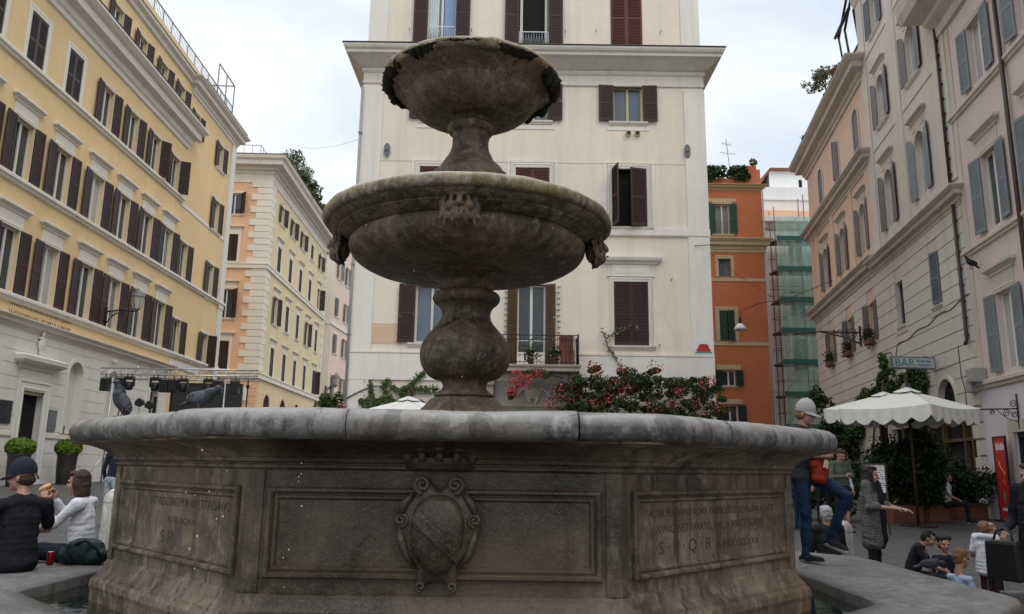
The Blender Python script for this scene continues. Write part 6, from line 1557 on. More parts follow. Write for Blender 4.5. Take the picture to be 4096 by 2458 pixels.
# world position of her hands
th = R(-82); hx, hy = -.02*1.05, -.40*1.05
SW.location = (-4.36 + hx*math.cos(th) - hy*math.sin(th), 8.35 + hx*math.sin(th) + hy*math.cos(th), .47 + .70*1.05)
sculpt('bun', [ell((0,0,.022),(.05,.07,.026)), ell((0,0,-.024),(.05,.07,.018))], m_simple('bread', (.50,.33,.15), .8, .2, 20), .006, SW)
mb = MB(); mb.ell((0,0,0),(.053,.074,.010),14,6); mb.build('filling', m_simple('filling', (.25,.075,.03), .6, .4, 40), SW)
mb = MB(); mb.ell((.012,0,-.02),(.05,.05,.045),12,8); mb.build('wrapper', m_simple('paper_wrap', (.36,.15,.06), .8, .3, 20), SW)
SW.rotation_euler = (.5, .3, th)
# rucksack and can on the ledge
rk = empty('rucksack', (-4.20, 8.10, .50), R(12), 'dark teal rucksack slumped on the ledge beside the seated pair', 'bag')
ob = sculpt('bag_body', [ell((0,0,.12),(.20,.15,.13)), ell((.12,-.03,.08),(.13,.13,.085)), ell((-.12,.02,.09),(.12,.12,.10)), cap((-.1,-.1,.2),(.2,-.1,.1),.03,.02)], cloth('bag_teal', (.018,.032,.036), .25, 12, .6), .009, rk); rough(ob.data, .012, 7)
mb = MB(); mb.tube([(-.05,-.13,.20),(.05,-.16,.235),(.16,-.16,.15),(.2,-.15,.05)], .016, 6); mb.tube([(-.15,-.1,.2),(-.1,-.15,.12),(-.06,-.17,.03)], .014, 6); mb.build('strap', cloth('bag_strap', (.01,.012,.014)), rk)
cn = empty('drink_can', (-4.46, 7.98, .504), 0, 'red drink can standing on the ledge beside the rucksack', 'can'); mb = MB(); mb.lathe([(0,0),(.026,0),(.033,.008),(.033,.106),(.027,.118),(.026,.122),(0,.120)], 20); mb.build('can_body', m_simple('can_red', (.30,.012,.012), .3, .1, 5, .5), cn); mb = MB(); mb.lathe([(0,.1225),(.024,.1225),(.026,.124),(.027,.121)], 20); mb.build('can_lid', M['alu'], cn)
# far person half hidden behind the basin at left
person('person in pale jeans half hidden behind left end of the basin', (-7.75, 15.7, gz(-7.75,15.7)), R(160), 1.62, stand(.98, chest=(0,-.04,1.26), neck=(0,-.08,1.44), head=(0,-.13,1.57)), [NAVY, cloth('cloth_pale_jeans', (.30,.33,.36)), SHOE, SOLE], hair='short', hairm=HK, voxel=.013)

# man in grey cap leaning on the basin, one foot raised
person('person in grey cap and blue jeans leaning by the basin with one foot raised', (3.36, 9.07, .505), R(35), 1.76,
    stand(1.035, pelvis=(-.02,.02,.93), chest=(-.01,.03,1.25), neck=(0,.01,1.44), head=(.01,-.03,1.575), shL=(-.18,.02,1.39), shR=(.18,.02,1.39), elL=(-.22,-.12,1.13), elR=(.22,-.12,1.14), wrL=(.02,-.26,1.12), wrR=(-.03,-.25,1.19),
          hipL=(-.10,.02,.92), hipR=(.09,.01,.92), knL=(-.09,-.03,.50), anL=(-.07,.02,.085), toeL=(-.06,-.16,.03), knR=(.17,-.36,.70), anR=(.20,-.10,.25), toeR=(.23,-.26,.135)),
    [cloth('cloth_charcoal', (.030,.031,.034)), JEAN, SHOE, SOLE], face=(.25,-1,-.22), hair='under_cap', hairm=HL, voxel=.008, sleeves='short', cap_='plain', capm=CAPG, curl=(.7,.7), palm=((0,1,0),(0,1,0)), hdir=((1,-.05,.15),(-1,-.05,.1)), loose=1.08, shirt_drop=.05)
rj = empty('folded_jacket', (0,0,0), 0, 'bundled red orange jacket held in the arms of the person in grey cap', 'jacket')
th = R(35); q = (.0*math.cos(th) + .24*math.sin(th), .0*math.sin(th) - .24*math.cos(th)); rj.location = (3.36+q[0]*.72, 9.07+q[1]*.72, .5+1.07)
ob = sculpt('jacket_cloth', [ell((0,0,-.07),(.125,.08,.11)), ell((-.04,-.01,-.15),(.10,.07,.06)), ell((.02,.02,.09),(.09,.05,.07)), cap((-.10,0,0),(.11,0,.04),.05,.045)], [REDC], .010, rj); rough(ob.data, .014, 8); rj.rotation_euler = (0,0,th)
mb = MB(); mb.prism([(-.03,0),(.03,.0),(.025,.09),(-.02,.09)], 'y', -.012, .012); mb.build('jacket_label', M['sash_cream'], rj, (-.04,-.10,-.04), (0,.3,0))
# woman in the grey cardigan with arms out
person('person in speckled grey cardigan and dark hair gesturing with both arms beyond the ledge', (4.72, 10.55, 0), R(52), 1.60,
    stand(.94, head=(.0,-.03,1.545), chest=(0,0,1.25), elL=(-.24,-.05,1.13), wrL=(-.18,-.30,1.12), elR=(.25,-.06,1.15), wrR=(.20,-.36,1.09)),
    [GRYK, BLK, SHOE, SOLE, BLK], face=(.35,-1,-.10), hair='long', hairm=HK, voxel=.009, sleeves='three', loose=1.22, curl=(.45,.4), palm=((0,.2,-1),(0,.2,-1)), hdir=((.3,-.9,-.12),(.1,-1,-.12)), shirt_drop=.42,
    extra=[ell((.01,-.105,1.15),(.078,.070,.24),5), ell((.01,-.115,.93),(.078,.072,.26),5), ell((.01,-.118,.72),(.072,.068,.20),5)])
# grey-haired man sitting behind the ledge
person('person with grey hair and dark jacket sitting behind the ledge, back turned', (4.52, 11.5, .12), R(180), 1.72, sit(1.0), [DRK, DRK, SHOE, SOLE], hair='short', hairm=HG, voxel=.011, loose=1.15)
person('person in lilac top mostly hidden behind the basin foot at right', (3.62, 11.3, .12), R(160), 1.6, sit(.92, elR=(-.2,-.2,.3)), [cloth('cloth_lilac', (.24,.26,.42)), NAVY, SHOE, SOLE], hair='short', hairm=HB, voxel=.013)
# far group by the menu board
person('person in olive sweater and dark shorts looking at a phone', (7.02, 17.0, gz(7,17)), R(12), 1.74, stand(1.02, head=(0,-.06,1.59), elL=(-.25,-.04,1.14), elR=(.25,-.04,1.14), wrL=(-.07,-.28,1.16), wrR=(.07,-.28,1.16)), [OLV, DRK, SHOE, SOLE], face=(0,-1,-.55), hair='short', hairm=HB, voxel=.011, shorts=True, loose=1.12, hdir=((.7,-.4,.2),(-.7,-.4,.2)), curl=(.8,.8))
ph = empty('mobile_phone', (7.02+.06, 17.0-.335, gz(7,17)+1.205), R(12), 'dark mobile phone held by the person in olive sweater', 'phone'); mb = MB(); mb.bevbox(-.035,.035,-.005,.005,-.07,.07,.004); mb.build('phone_case', M['black'], ph); ph.rotation_euler = (R(-40), 0, R(12)); mb = MB(); mb.box(-.031,.031,.0055,.0065,-.062,.062); mb.build('phone_screen', M['glass'], ph)
person('person in dark clothes standing behind the person with the phone', (7.25, 18.6, gz(7.2,18.6)), R(-10), 1.80, stand(1.05), [DRK, DRK, SHOE, SOLE], hair='short', hairm=HK, voxel=.014)
person('person in white shirt standing just left of the menu board', (7.55, 18.2, gz(7.5,18.2)), R(15), 1.68, stand(.98), [WHT, DRK, SHOE, SOLE], face=(.1,-1,0), hair='short', hairm=HK, voxel=.013)
person('person in dark red top and dark jeans partly behind the jacket bundle', (6.3, 17.6, gz(6.3,17.6)), R(100), 1.66, stand(.97), [cloth('cloth_wine', (.05,.012,.018)), JEAN, SHOE, SOLE], hair='long', hairm=HK, voxel=.014)
person('person in white shirt sitting in the cafe behind the low hedge', (11.35, 20.9, .62), R(65), 1.7, sit(1.0), [WHT, DRK, SHOE, SOLE], hair='short', hairm=HB, voxel=.013, sleeves='short')
# children on the steps at right
BOY = person('small person in black T-shirt with yellow print sitting on the right step, head bowed', (4.68, 9.55, .24), R(62), 1.25, sit(.76, chest=(0,-.10,.41), neck=(0,-.18,.57), head=(0,-.29,.67), shL=(-.17,-.14,.53), shR=(.17,-.14,.53), elL=(-.22,-.26,.30), elR=(.2,-.26,.30), wrL=(-.07,-.46,.22), wrR=(.05,-.46,.20)), [BLK, DRK, SHOE, SOLE], face=(0,-1,-.45), hair='short', hairm=HK, voxel=.008, sleeves='short', child=False, loose=1.1, skin=SKIN2, hand_s=1.0)
yp = MB(); yp.box(-.055,.055,-.004,.004,-.045,.045); yp.build('shirt_print', M['yellow_print'], BOY, (0.0, -.178, .335), (R(-14), 0, 0))
person('small person with two hair buns sitting between the ones in black and white', (5.20, 9.75, .14), R(-8), 1.05, sit(.64, head=(0,-.05,.82)), [NAVY, DRK, SHOE, SOLE], face=(0,-1,-.15), hair='buns', hairm=HK, voxel=.009, child=True)
person('small person in pale blue top with short brown hair behind the ledge', (4.54, 8.28, .06), R(105), 1.05, sit(.70, head=(0,-.08,.84)), [LBL, PNK, SHOE, SOLE], face=(0,-1,-.25), hair='short', hairm=HL, voxel=.008, child=True)
person('little person in white hooded jacket with curly light brown hair standing with back turned', (5.42, 9.25, .0), R(152), .94, stand(.555, head=(0,-.03,1.56), elR=(.26,-.02,1.16), wrR=(.25,-.26,1.08), elL=(-.26,-.02,1.16), wrL=(-.2,-.24,1.0)), [WHT, cloth('cloth_maroon', (.035,.012,.014)), SHOE, SOLE], face=(.15,-1,-.15), hair='curly', hairm=HL, voxel=.007, child=True, loose=1.4, shirt_drop=.16, extra=[cap((-.05,.06,.80),(.05,.06,.80),.035,.035,1)])
person('blond little person in dark top partly hidden behind the small person in white', (5.84, 9.85, .0), R(-30), .90, stand(.53, head=(0,-.02,1.56)), [NAVY, DRK, SHOE, SOLE], face=(.1,-1,-.1), hair='bob', hairm=HBL, voxel=.009, child=True, loose=1.2)
# woman in black at right edge with a bag
person('person with long dark hair in black jacket at right edge holding a black bag', (5.06, 7.75, 0), R(-62), 1.60, stand(.955, head=(0,-.03,1.55), elR=(.25,.0,1.12), wrR=(.16,-.22,.98), elL=(-.25,.02,1.10), wrL=(-.22,-.20,1.00)), [BLK, DRK, SHOE, SOLE], face=(-.15,-1,-.08), hair='long', hairm=HB, voxel=.008, loose=1.22, shirt_drop=.12, curl=(.9,.9), hdir=((.1,-.6,-.6),(-.1,-.6,-.6)), palm=((0,1,-.3),(0,1,-.3)))
th = R(-62); bx, by = -.22*.955, -.30*.955
hb_ = empty('hand_bag', (5.10 + bx*math.cos(th) - by*math.sin(th), 7.75 + bx*math.sin(th) + by*math.cos(th), .90), th, 'large black leather bag held by the person in black at right edge', 'bag')
hbm = MB(); hbm.bevbox(-.16,.16,-.075,.055,-.40,-.03,.03); me = hbm.mesh('bag_body', m_simple('leather_black', (.010,.010,.011), .4, .3, 20)); rough(me, .012, 5); put('bag_body', me, hb_)
mb = MB(); mb.tube([(-.09,-.02,-.03),(-.07,0,.05),(0,.01,.085),(.07,0,.05),(.09,-.02,-.03)], .012, 6); mb.build('bag_handle', M['black'], hb_)

# ------------------------------------------------------------------ pigeons
PGB = m_simple('feather_grey', (.042,.047,.058), .7, .25, 18); PGD = m_simple('feather_dark', (.022,.024,.030), .7, .3, 18); PGN = m_simple('feather_neck', (.022,.032,.035), .45, .4, 14); PGL = m_simple('feather_pale', (.075,.082,.095), .7, .2, 18); PGR = m_simple('pigeon_leg', (.13,.05,.04), .7, .2); PGK = m_simple('pigeon_beak', (.05,.05,.05), .5, .2)
def pigeon(loc, rz, lab, pitch=0., up=.0, s=1., dark=False, stretch=0.):
    o = empty('pigeon', loc, rz, lab, 'pigeon', 'pigeons'); o.scale = (s, s, s)
    T = Matrix.Rotation(R(-pitch), 4, 'X'); c = V3((0,0,.15))
    def tr(p): return tuple(c + T @ (V3(p)))
    nk1 = tr((0,-.085,.03)); hd = V3((0,-.115-.06*stretch, .285-.05*stretch + up)) if pitch < 40 else V3((0,-.06,.315+up))
    RT = T.to_3x3()
    P = [ell(tr((0,0,0)), (.062,.105,.066), 0, RT), ell(tr((0,-.06,.012)), (.056,.06,.062), 2, RT), cap(nk1, hd - V3((0,-.008,.02)), .050, .025, 2), ell(hd, (.025,.033,.027), 0), ell(tr((0,.06,-.005)), (.045,.09,.042), 0, RT),
         ell(tr((-.050,.03,.012)), (.018,.105,.046), 3 if not dark else 0, RT), ell(tr((.050,.03,.012)), (.018,.105,.046), 3 if not dark else 0, RT), ell(tr((-.046,.085,-.005)), (.014,.06,.026), 1, RT), ell(tr((.046,.085,-.005)), (.014,.06,.026), 1, RT), cap(tr((0,.10,-.01)), tr((0,.215,-.035)), .03, .018, 1), cap(tr((-.018,.12,-.015)), tr((-.022,.21,-.04)), .014, .012, 1), cap(tr((.018,.12,-.015)), tr((.022,.21,-.04)), .014, .012, 1),
         cap(hd + V3((0,-.028,-.004)), hd + V3((0,-.058,-.014)), .0085, .003, 4)]
    if not dark:
        for sx in (-1, 1):
            for y_ in (.045, .080): P += [cap(tr((sx*.066,y_,.035)), tr((sx*.058,y_+.022,-.022)), .0075, .0075, 1)]
    sculpt('body', P, [PGB if not dark else PGD, PGD, PGN if not dark else PGD, PGL, PGK], .0055, o, smooth=2)
    for sx in (-1, 1):
        m = MB(); m.tube([(sx*.028,.015,.105),(sx*.03,.005,.055),(sx*.032,.0,.006)], [.010,.006,.005], 6)
        for a in (-.5, 0, .5): m.tube([(sx*.032,0,.005),(sx*.032+.04*math.sin(a),-.04*math.cos(a),.003)], [.0045,.003], 5)
        m.tube([(sx*.032,0,.005),(sx*.032,.025,.003)], .0035, 5); m.build('leg', PGR, o)
        e = MB(); e.ell((0,0,0),(.004,.006,.006),8,6); e.build('eye', m_simple('eye_orange', (.5,.12,.01), .3, .1) if 'eye_orange' not in bpy.data.materials else bpy.data.materials['eye_orange'], o, tuple(hd + V3((sx*.0225,-.012,.004))))
    return o
pigeon((-2.99, 6.05, 1.832), R(-38), 'upright grey pigeon perched on the left end of the basin rim', 58, .005, .82)
pigeon((-2.20, 5.62, 1.832), R(72), 'grey pigeon strutting with stretched neck on the basin rim near the screen', 8, -.01, .80, False, .8)
pigeon((4.20, 8.15, .502), R(70), 'dark pigeon pecking about on the right ledge beside the small person in black', 4, -.07, .70, True, .6)
pigeon(rw(.15, .28, 7.18), R(-80), 'dark pigeon perched on a window shutter top of the pink palazzo', 20, 0, 1.25, True)
# ------------------------------------------------------------------ plants
def cloud(n, blobs, g):
    """leaf positions from (centre, radius3) clumps, denser toward the clump surface"""
    k = g.integers(0, len(blobs), n); d = g.normal(size=(n, 3)); d /= np.linalg.norm(d, axis=1, keepdims=True); r = g.uniform(.25, 1, n)**.5
    c = np.array([b[0] for b in blobs])[k]; q = np.array([b[1] for b in blobs])[k]
    return c + d*q*r[:, None], d
def shrub(name, lab, cat, loc, blobs, n, size, mats, seed, stems=(), probs=None, parent=None, group=None, flowers=None):
    g = np.random.default_rng(seed); o = empty(name, loc, 0, lab, cat, group)
    p, d = cloud(n, blobs, g); leafmesh('foliage', p, d*.6 + g.normal(scale=.7, size=(n, 3)) + [0, 0, .25], g.uniform(.6, 1.35, n)*size, mats, g.choice(len(mats), n, p=probs), o)
    if flowers:
        fb, fn, fs, fm = flowers; p, d = cloud(fn, fb, g); leafmesh('flowers', p, g.normal(size=(fn, 3)) + [0, -.5, .2], g.uniform(.7, 1.3, fn)*fs, fm, g.integers(0, len(fm), fn), o, aspect=.8)
    m = MB()
    for s_ in stems: m.tube(s_[0], s_[1], 7)
    if stems: m.build('trunk' if cat == 'tree' else 'stem', M['bark'], o)
    return o
g0 = np.random.default_rng(11)
# bougainvillea before the cream palazzo
bl = []; 
for i in range(190):
    x = g0.uniform(1.35, 6.35); top = 4.42 + .16*math.sin(x*2.3) - .35*max(0, x-5.2) - .4*max(0, 1.9-x); z = g0.uniform(2.3, top); y = g0.uniform(-.6, .35); r = g0.uniform(.12, .30); bl.append(((x, y, z - r*.6), (r*1.3, r*.9, r*.8)))
for x, z in ((2.5,4.42),(2.62,4.5),(3.4,4.35),(4.3,4.40),(4.45,4.46),(5.6,4.18),(6.3,3.95),(6.45,3.6),(6.55,3.3),(2.0,4.2)): bl.append(((x, -.2, z), (.16,.10,.09)))
fl = [((x, -.62+.15*(i % 2), z+.1), (r*1.75, .22, r*1.5)) for i, (x, z, r) in enumerate(((1.35,3.62,.16),(1.62,3.74,.22),(1.75,3.60,.20),(1.5,3.40,.16),(2.55,4.42,.14),(2.6,4.28,.12),(3.35,4.35,.12),(3.05,3.95,.15),(3.2,3.78,.16),(3.5,3.66,.14),(2.9,3.45,.12),(3.6,3.9,.12),(2.6,3.3,.14),(4.4,4.42,.16),(4.2,3.35,.16),(4.35,3.15,.14),(5.5,3.4,.14),(5.9,3.2,.14),(5.8,3.9,.10),(6.1,4.05,.10),(5.0,3.7,.08),(1.2,3.3,.12),(6.3,3.2,.10),(4.9,3.3,.10)))]
shrub('bougainvillea', 'wide bougainvillea bush with pink and red flowers against the cream palazzo', 'bush', (0, 24.2, 0), bl, 40000, .042, [M['leaf_a'], M['leaf_b'], M['leaf_d'], M['leaf_c'], M['leaf_brown']], 1,
      [([(x,0,.1),(x+.1,-.05,1.5),(x+g0.uniform(-.6,.6),-.1,3.2)], [.05,.04,.02]) for x in (2.2,3.3,4.4,5.3)], [.30,.26,.16,.16,.12], None, None, (fl, 1050, .034, [M['flower_red'], M['flower_pink'], M['flower_orange'], M['leaf_brown'], M['leaf_brown']]))
fl = [((x, -.1, z), (r*1.4, .15, r*1.3)) for x, z, r in ((.10,3.95,.15),(.28,4.1,.18),(.42,3.98,.18),(.15,4.22,.16),(.75,4.32,.13),(.55,4.15,.12),(.02,3.72,.12),(.88,4.28,.10))]
shrub('hanging_bougainvillea', 'red bougainvillea sprays hanging below the cream palazzo balcony', 'climbing plant', (0, 24.0, 0), [((.05,0,3.7),(.15,.1,.16)),((.7,0,4.35),(.35,.1,.12)),((1.0,0,4.3),(.3,.12,.15)),((.0,0,3.6),(.1,.08,.12))], 420, .045, [M['leaf_a'], M['leaf_c'], M['leaf_b']], 2,
      [([(1.6,.2,4.2),(.9,0,4.35),(.4,0,4.2),(.05,0,3.7)], [.02,.015,.012,.006]), ([(.9,.0,4.33),(.5,0,4.05),(.2,0,3.95)], [.012,.008,.005])], None, None, None, (fl, 520, .036, [M['flower_red'], M['flower_orange'], M['flower_pink']]))
# climbers on the cream wall
def climber(lab, runs, n_per, size, mats, seed, y=24.93, width=.05):
    g = np.random.default_rng(seed); o = empty('wall_climber', (0, y, 0), 0, lab, 'climbing plant'); P = []; m = MB()
    for run in runs:
        q = spline([(a, b) for a, b in run], 6); m.tube([(a, 0, b) for a, b in q], .012, 5)
        for a, b in q:
            k = g.integers(max(1, n_per//2), n_per+1); P += [(a + g.normal(0, width), -abs(g.normal(0, .05)), b + g.normal(0, width)) for _ in range(k)]
    P = np.array(P); n = len(P); leafmesh('foliage', P, g.normal(size=(n,3))*.6 + [0,-1,.3], g.uniform(.6, 1.3, n)*size, mats, g.integers(0, len(mats), n), o); m.build('stem', M['bark'], o)
Kx = lambda x, y: ((815+x*.1587), (845+y*.1587))
def cpt(x, y):     # station on the cream wall of a point seen there (camera model of this scene)
    u = (815+x*.1587-1236.5)/1894; v = (742-(845+y*.1587))/1894; c, s = math.cos(R(.8)), math.sin(R(.8)); u2 = c*u-s*v; v2 = s*u+c*v; cp, sp = math.cos(R(11.5)), math.sin(R(11.5)); t = 24.93/(cp-sp*v2); return (u2*t, 1.5+(sp+cp*v2)*t)
runs = [[(590,900),(550,780),(510,640),(495,500)], [(890,840),(790,720),(710,600),(730,520),(765,480)], [(940,860),(1060,740),(1120,600),(1140,520),(1220,430),(1330,350)], [(1000,700),(940,640),(820,560)], [(1120,650),(1220,600),(1360,605),(1510,595)], [(580,800),(640,775),(700,760)], [(560,880),(470,880),(400,810),(360,790)], [(400,800),(460,775)], [(870,800),(800,800),(720,765)], [(1040,720),(1010,590),(1090,590)], [(1000,780),(960,830)], [(1300,820),(1400,860)]]
climber('green creeper branching over the cream wall left of the stem', [[cpt(*p) for p in r] for r in runs], 14, .045, [M['leaf_a'], M['leaf_c'], M['leaf_lime_dark']], 3)
climber('thin straggling vine climbing from the bougainvillea toward the shuttered window', [[(3.62,4.4),(3.45,4.75),(3.27,5.0),(3.1,5.3),(3.02,5.6),(2.9,5.82)], [(3.05,5.55),(3.3,5.75),(3.5,5.85),(3.75,5.95),(4.05,5.9)]], 4, .04, [M['leaf_b'], M['leaf_olive'], M['leaf_brown']], 4, 24.9, .045)
# ivy over the cafe wall (grey and peach palazzi)
bl = []; g0 = np.random.default_rng(5)
for i in range(190):
    s = g0.uniform(5.3, 17.5); top = 4.95 if s < 8.2 else (5.1 - (s-8.2)*.02 if s < 12 else 5.0 - (s-12)*.22); top += .22*math.sin(s*2.1) + .1*math.sin(s*5.3); z = g0.uniform(max(3.3, top-1.25), top); 
    if s < 6.3: z = g0.uniform(4.0, 5.2) 
    r = g0.uniform(.16, .38); p = rw(s, .18, z - r*.5); bl.append((p, (r*.6, r*1.2, r)))
for s, z in ((9.6,5.6),(9.7,5.9),(9.55,5.3),(9.5,5.75),(8.6,5.3),(5.45,4.6),(5.4,4.2)): bl.append((rw(s,.15,z), (.15,.22,.28)))
shrub('ivy', 'thick dark green ivy spreading over the cafe wall above white parasols', 'climbing plant', (0,0,0), bl, 15000, .07, [M['leaf_a'], M['leaf_b'], M['leaf_d'], M['leaf_c'], M['leaf_lime_dark']], 6, [([rw(7.5,.1,.2), rw(7.8,.12,2.5), rw(8.5,.12,4.8)], [.06,.05,.02]), ([rw(12,.1,.2), rw(12,.12,2.5), rw(11,.12,4.6)], [.06,.05,.02])], [.30,.22,.18,.16,.14])
bl = [(((15.6+g0.uniform(-1.3,1.1)), 37+g0.uniform(-1.5,1.5), g0.uniform(1.2, 4.6 - .25*i*.1)), (.5,.5,.45)) for i in range(26)] + [((14.2,36.5,4.9),(.35,.3,.5)), ((14.6,36.5,4.4),(.5,.4,.5))]
shrub('leafy_tree', 'dark leafy tree at the lane mouth under the scaffold', 'tree', (0,0,0), bl, 5200, .10, [M['leaf_d'], M['leaf_b'], M['leaf_a']], 8, [([(15.4,37,0),(15.4,37,1.6),(15.2,37,3.4)], [.14,.11,.06]), ([(15.3,37,2.2),(14.6,36.8,4.2)], [.06,.03])], [.5,.35,.15])
# dark undergrowth beneath the parasols
bl = [((8.2+g0.uniform(-.8,1.3), 20.8+g0.uniform(-.4,.5), g0.uniform(.6, 1.5)), (.3,.3,.3)) for i in range(20)]
shrub('dark_shrub', 'tall dark shrub in shade under the rear cafe parasol', 'bush', (0,0,0), bl, 3600, .06, [M['leaf_d'], M['leaf_b']], 9, [([(8.3,20.8,.2),(8.3,20.8,1.8)], [.04,.02])])
# roof gardens
def ql(s, y, z):
    d = Vector((-math.sin(R(1.7)), math.cos(R(1.7)))); n = Vector((-math.cos(R(1.7)), -math.sin(R(1.7)))); p = Vector(q0) + d*s + n*y; return (p.x, p.y, z)
bl = [(ql(4.9+g0.normal(0,1.1), -.2+g0.normal(0,.4), 23.55+g0.normal(0,.55)), (.5,.5,.45)) for i in range(26)]
shrub('olive_tree', 'round grey green tree on roof edge of the quoined palazzo', 'tree', (0,0,0), bl, 2600, .10, [M['leaf_olive'], M['leaf_olive_dark'], M['leaf_olive']], 10, [([ql(4.4,.8,22.4), ql(4.4,.7,23.4), ql(4.3,.6,24.4)], [.12,.10,.04])])
bl = [(ql(s_, -.55+g0.normal(0,.2), 22.75+g0.uniform(-.35,.55 + .5*(s_ < 11))), (.42,.36,.38)) for s_ in g0.uniform(5.5,18.5,64)]
shrub('roof_shrubs', 'row of yellow green shrubs trailing along roof edge of the quoined palazzo', 'bush', (0,0,0), bl, 7500, .11, [M['leaf_c'], M['leaf_a'], M['leaf_lime_dark'], M['leaf_b']], 12, [([ql(9,.5,22.4), ql(9,.5,23.1)], [.04,.02]), ([ql(13,.5,22.4), ql(13,.5,23.1)], [.04,.02])])
bl = [(ql(1.0+g0.normal(0,.3), 4.2+g0.normal(0,.5), 24.0+g0.normal(0,.35)), (.32,.32,.28)) for i in range(12)]
shrub('sparse_roof_plant', 'sparse small tree behind the rail on the quoined palazzo roof', 'tree', (0,0,0), bl, 420, .09, [M['leaf_olive'], M['leaf_olive_dark']], 13, [([ql(1,4.2,23.1), ql(1,4.2,23.8), ql(.9,4.4,24.3)], [.04,.03,.015])])
bl = [((11.3+g0.uniform(0,2.5), 43.9+g0.normal(0,.15), 18.55+g0.uniform(-.1,.45)), (.3,.25,.24)) for i in range(26)] + [((11.5,43.8,18.4),(.3,.2,.3)), ((13.6,43.8,18.9),(.25,.2,.25)), ((14.2,43.9,19.4),(.22,.2,.25))]
shrub('terrace_plants', 'leafy plants crowding the roof terrace of the rust house', 'bush', (0,0,0), bl, 3400, .085, [M['leaf_a'], M['leaf_c'], M['leaf_b']], 14, [([(12.4,44.1,18.3),(12.4,44,18.9)], [.03,.015])])
p = rw(15.3, .25, 20.9); bl = [((p[0]+g0.normal(0,.35)-.3, p[1]+g0.normal(0,.55), p[2]+g0.normal(.1,.32)), (.28,.3,.2)) for i in range(18)]
shrub('potted_olive', 'small airy olive tree leaning out over parapet of the peach palazzo', 'tree', (0,0,0), bl, 900, .07, [M['leaf_olive'], M['leaf_olive_dark']], 15, [([rw(15.3,.12,20.0), rw(15.3,.2,20.5), rw(15.2,.4,21.1)], [.05,.035,.015]), ([rw(15.3,.18,20.45), rw(15.9,.5,21.0)], [.025,.01]), ([rw(15.3,.18,20.5), rw(14.6,.3,21.0)], [.025,.01])])
bl = [((-14.0+g0.normal(0,.55), 62+g0.normal(0,.6), 5.6+g0.normal(0,.65)), (.5,.5,.45)) for i in range(26)]
shrub('flowering_tree', 'small tree with red flowers at the street beyond the quoined palazzo', 'tree', (0,0,0), bl, 3600, .13, [M['leaf_a'], M['leaf_c'], M['leaf_b']], 16, [([(-14,62,0),(-14,62,3),(-14,62,5.4)], [.16,.12,.05])], None, None, None, ([((-13.2,61.4,5.5),(.5,.3,.45)), ((-13.9,61.3,5.0),(.3,.2,.3)), ((-12.9,61.4,5.9),(.3,.3,.3))], 500, .12, [M['flower_red'], M['flower_orange']]))
bl = [(lw(18.2+g0.normal(0,.4), -1.2+g0.normal(0,.3), 22.1+g0.normal(0,.4)), (.3,.3,.3)) for i in range(8)]
shrub('twiggy_plant', 'twiggy bare plant behind the roof railing of the yellow palazzo', 'plant', (0,0,0), bl, 150, .06, [M['leaf_olive_dark']], 17, [([lw(18.2,-1.2,21.3), lw(18.2+a,-1.2,22.7)], [.02,.008]) for a in (-.5,-.2,.1,.4)])

# ------------------------------------------------------------------ sky, sun, camera
SUN_AZ, SUN_EL = R(142), R(48)      # azimuth clockwise from +Y
W_ = bpy.data.worlds.new('World'); S.world = W_; W_.use_nodes = True; nt = W_.node_tree; bg = nt.nodes['Background']
sky = nt.nodes.new('ShaderNodeTexSky'); sky.sky_type = 'NISHITA'; sky.sun_disc = False; sky.sun_elevation = SUN_EL; sky.sun_rotation = SUN_AZ; sky.air_density = 1.0; sky.dust_density = 2.5; sky.ozone_density = 1.5
tc = nt.nodes.new('ShaderNodeTexCoord'); mp = nt.nodes.new('ShaderNodeMapping'); mp.inputs['Scale'].default_value = (1, 1, 2.2); nt.links.new(tc.outputs['Generated'], mp.inputs['Vector'])
def wn(scale, detail, rough_, dist=0.):
    x = nt.nodes.new('ShaderNodeTexNoise'); nt.links.new(mp.outputs[0], x.inputs['Vector']); x.inputs['Scale'].default_value = scale; x.inputs['Detail'].default_value = detail; x.inputs['Roughness'].default_value = rough_; x.inputs['Distortion'].default_value = dist; return x.outputs['Fac']
def mr(v, a, b, c, d):
    x = nt.nodes.new('ShaderNodeMapRange'); nt.links.new(v, x.inputs[0]); x.inputs[1].default_value = a; x.inputs[2].default_value = b; x.inputs[3].default_value = c; x.inputs[4].default_value = d; return x.outputs[0]
def wm(a, b, f, mode='MIX'):
    x = nt.nodes.new('ShaderNodeMix'); x.data_type = 'RGBA'; x.blend_type = mode
    for s_, v in ((x.inputs[0], f), (x.inputs[6], a), (x.inputs[7], b)):
        if hasattr(v, 'is_linked'): nt.links.new(v, s_)
        elif hasattr(v, '__len__'): s_.default_value = (*v, 1)
        else: s_.default_value = v
    return x.outputs[2]
SKYB = 10.8
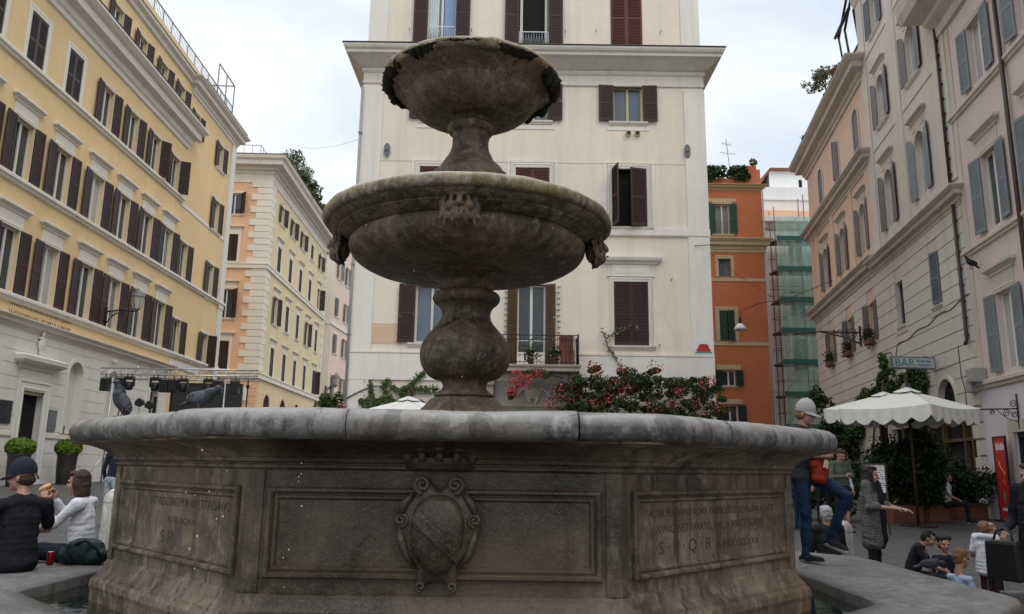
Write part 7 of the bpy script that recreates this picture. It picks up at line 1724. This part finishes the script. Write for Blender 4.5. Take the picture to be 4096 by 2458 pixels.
cl = wm((SKYB*.93, SKYB*.98, SKYB*1.04), (SKYB*.82, SKYB*.86, SKYB*.905), mr(wn(2.1, 5, .55, .4), .42, .68, 0, 1))
cl = wm(cl, (SKYB*1.06, SKYB*1.07, SKYB*1.08), mr(wn(3.4, 6, .6, .6), .52, .72, 0, .8))
blue = wm(sky.outputs[0], (SKYB*.62, SKYB*.78, SKYB*.98), .75)
col = wm(cl, blue, mr(wn(1.5, 4, .55, .5), .52, .68, 0, .55))
sx = nt.nodes.new('ShaderNodeSeparateXYZ'); nt.links.new(tc.outputs['Generated'], sx.inputs[0])
gr = nt.nodes.new('ShaderNodeVectorMath'); gr.operation = 'SCALE'; nt.links.new(col, gr.inputs[0]); nt.links.new(mr(sx.outputs['Z'], .52, 1.0, 1.0, 2.3), gr.inputs['Scale'])
nt.links.new(gr.outputs[0], bg.inputs['Color']); bg.inputs['Strength'].default_value = .1
sun = bpy.data.lights.new('Sun', 'SUN'); sun.energy = .9; sun.angle = R(35); sun.color = (1, .95, .88)
so = bpy.data.objects.new('Sun', sun); COL.objects.link(so)
sd = Vector((math.sin(SUN_AZ)*math.cos(SUN_EL), math.cos(SUN_AZ)*math.cos(SUN_EL), math.sin(SUN_EL))); so.rotation_euler = sd.to_track_quat('Z', 'Y').to_euler()
cam = bpy.data.cameras.new('Camera'); co = bpy.data.objects.new('Camera', cam); COL.objects.link(co); cam.sensor_width = 36; cam.lens = 1894/2473*36; cam.clip_end = 2000; cam.clip_start = .05
pt_, rl_ = R(11.5), R(.8); c, s = math.cos(rl_), math.sin(rl_); cp, sp_ = math.cos(pt_), math.sin(pt_)
Mx = Matrix(((c, -s, 0), (-sp_*s, -sp_*c, -cp), (cp*s, cp*c, -sp_))); co.matrix_world = Matrix.Translation((0, 0, 1.5)) @ Mx.to_4x4()
S.camera = co
S.view_settings.view_transform = 'Standard'; S.view_settings.look = 'None'; S.view_settings.exposure = 0.0; S.view_settings.gamma = 1
S.render.engine = 'CYCLES'; S.cycles.max_bounces = 6; S.cycles.transparent_max_bounces = 8
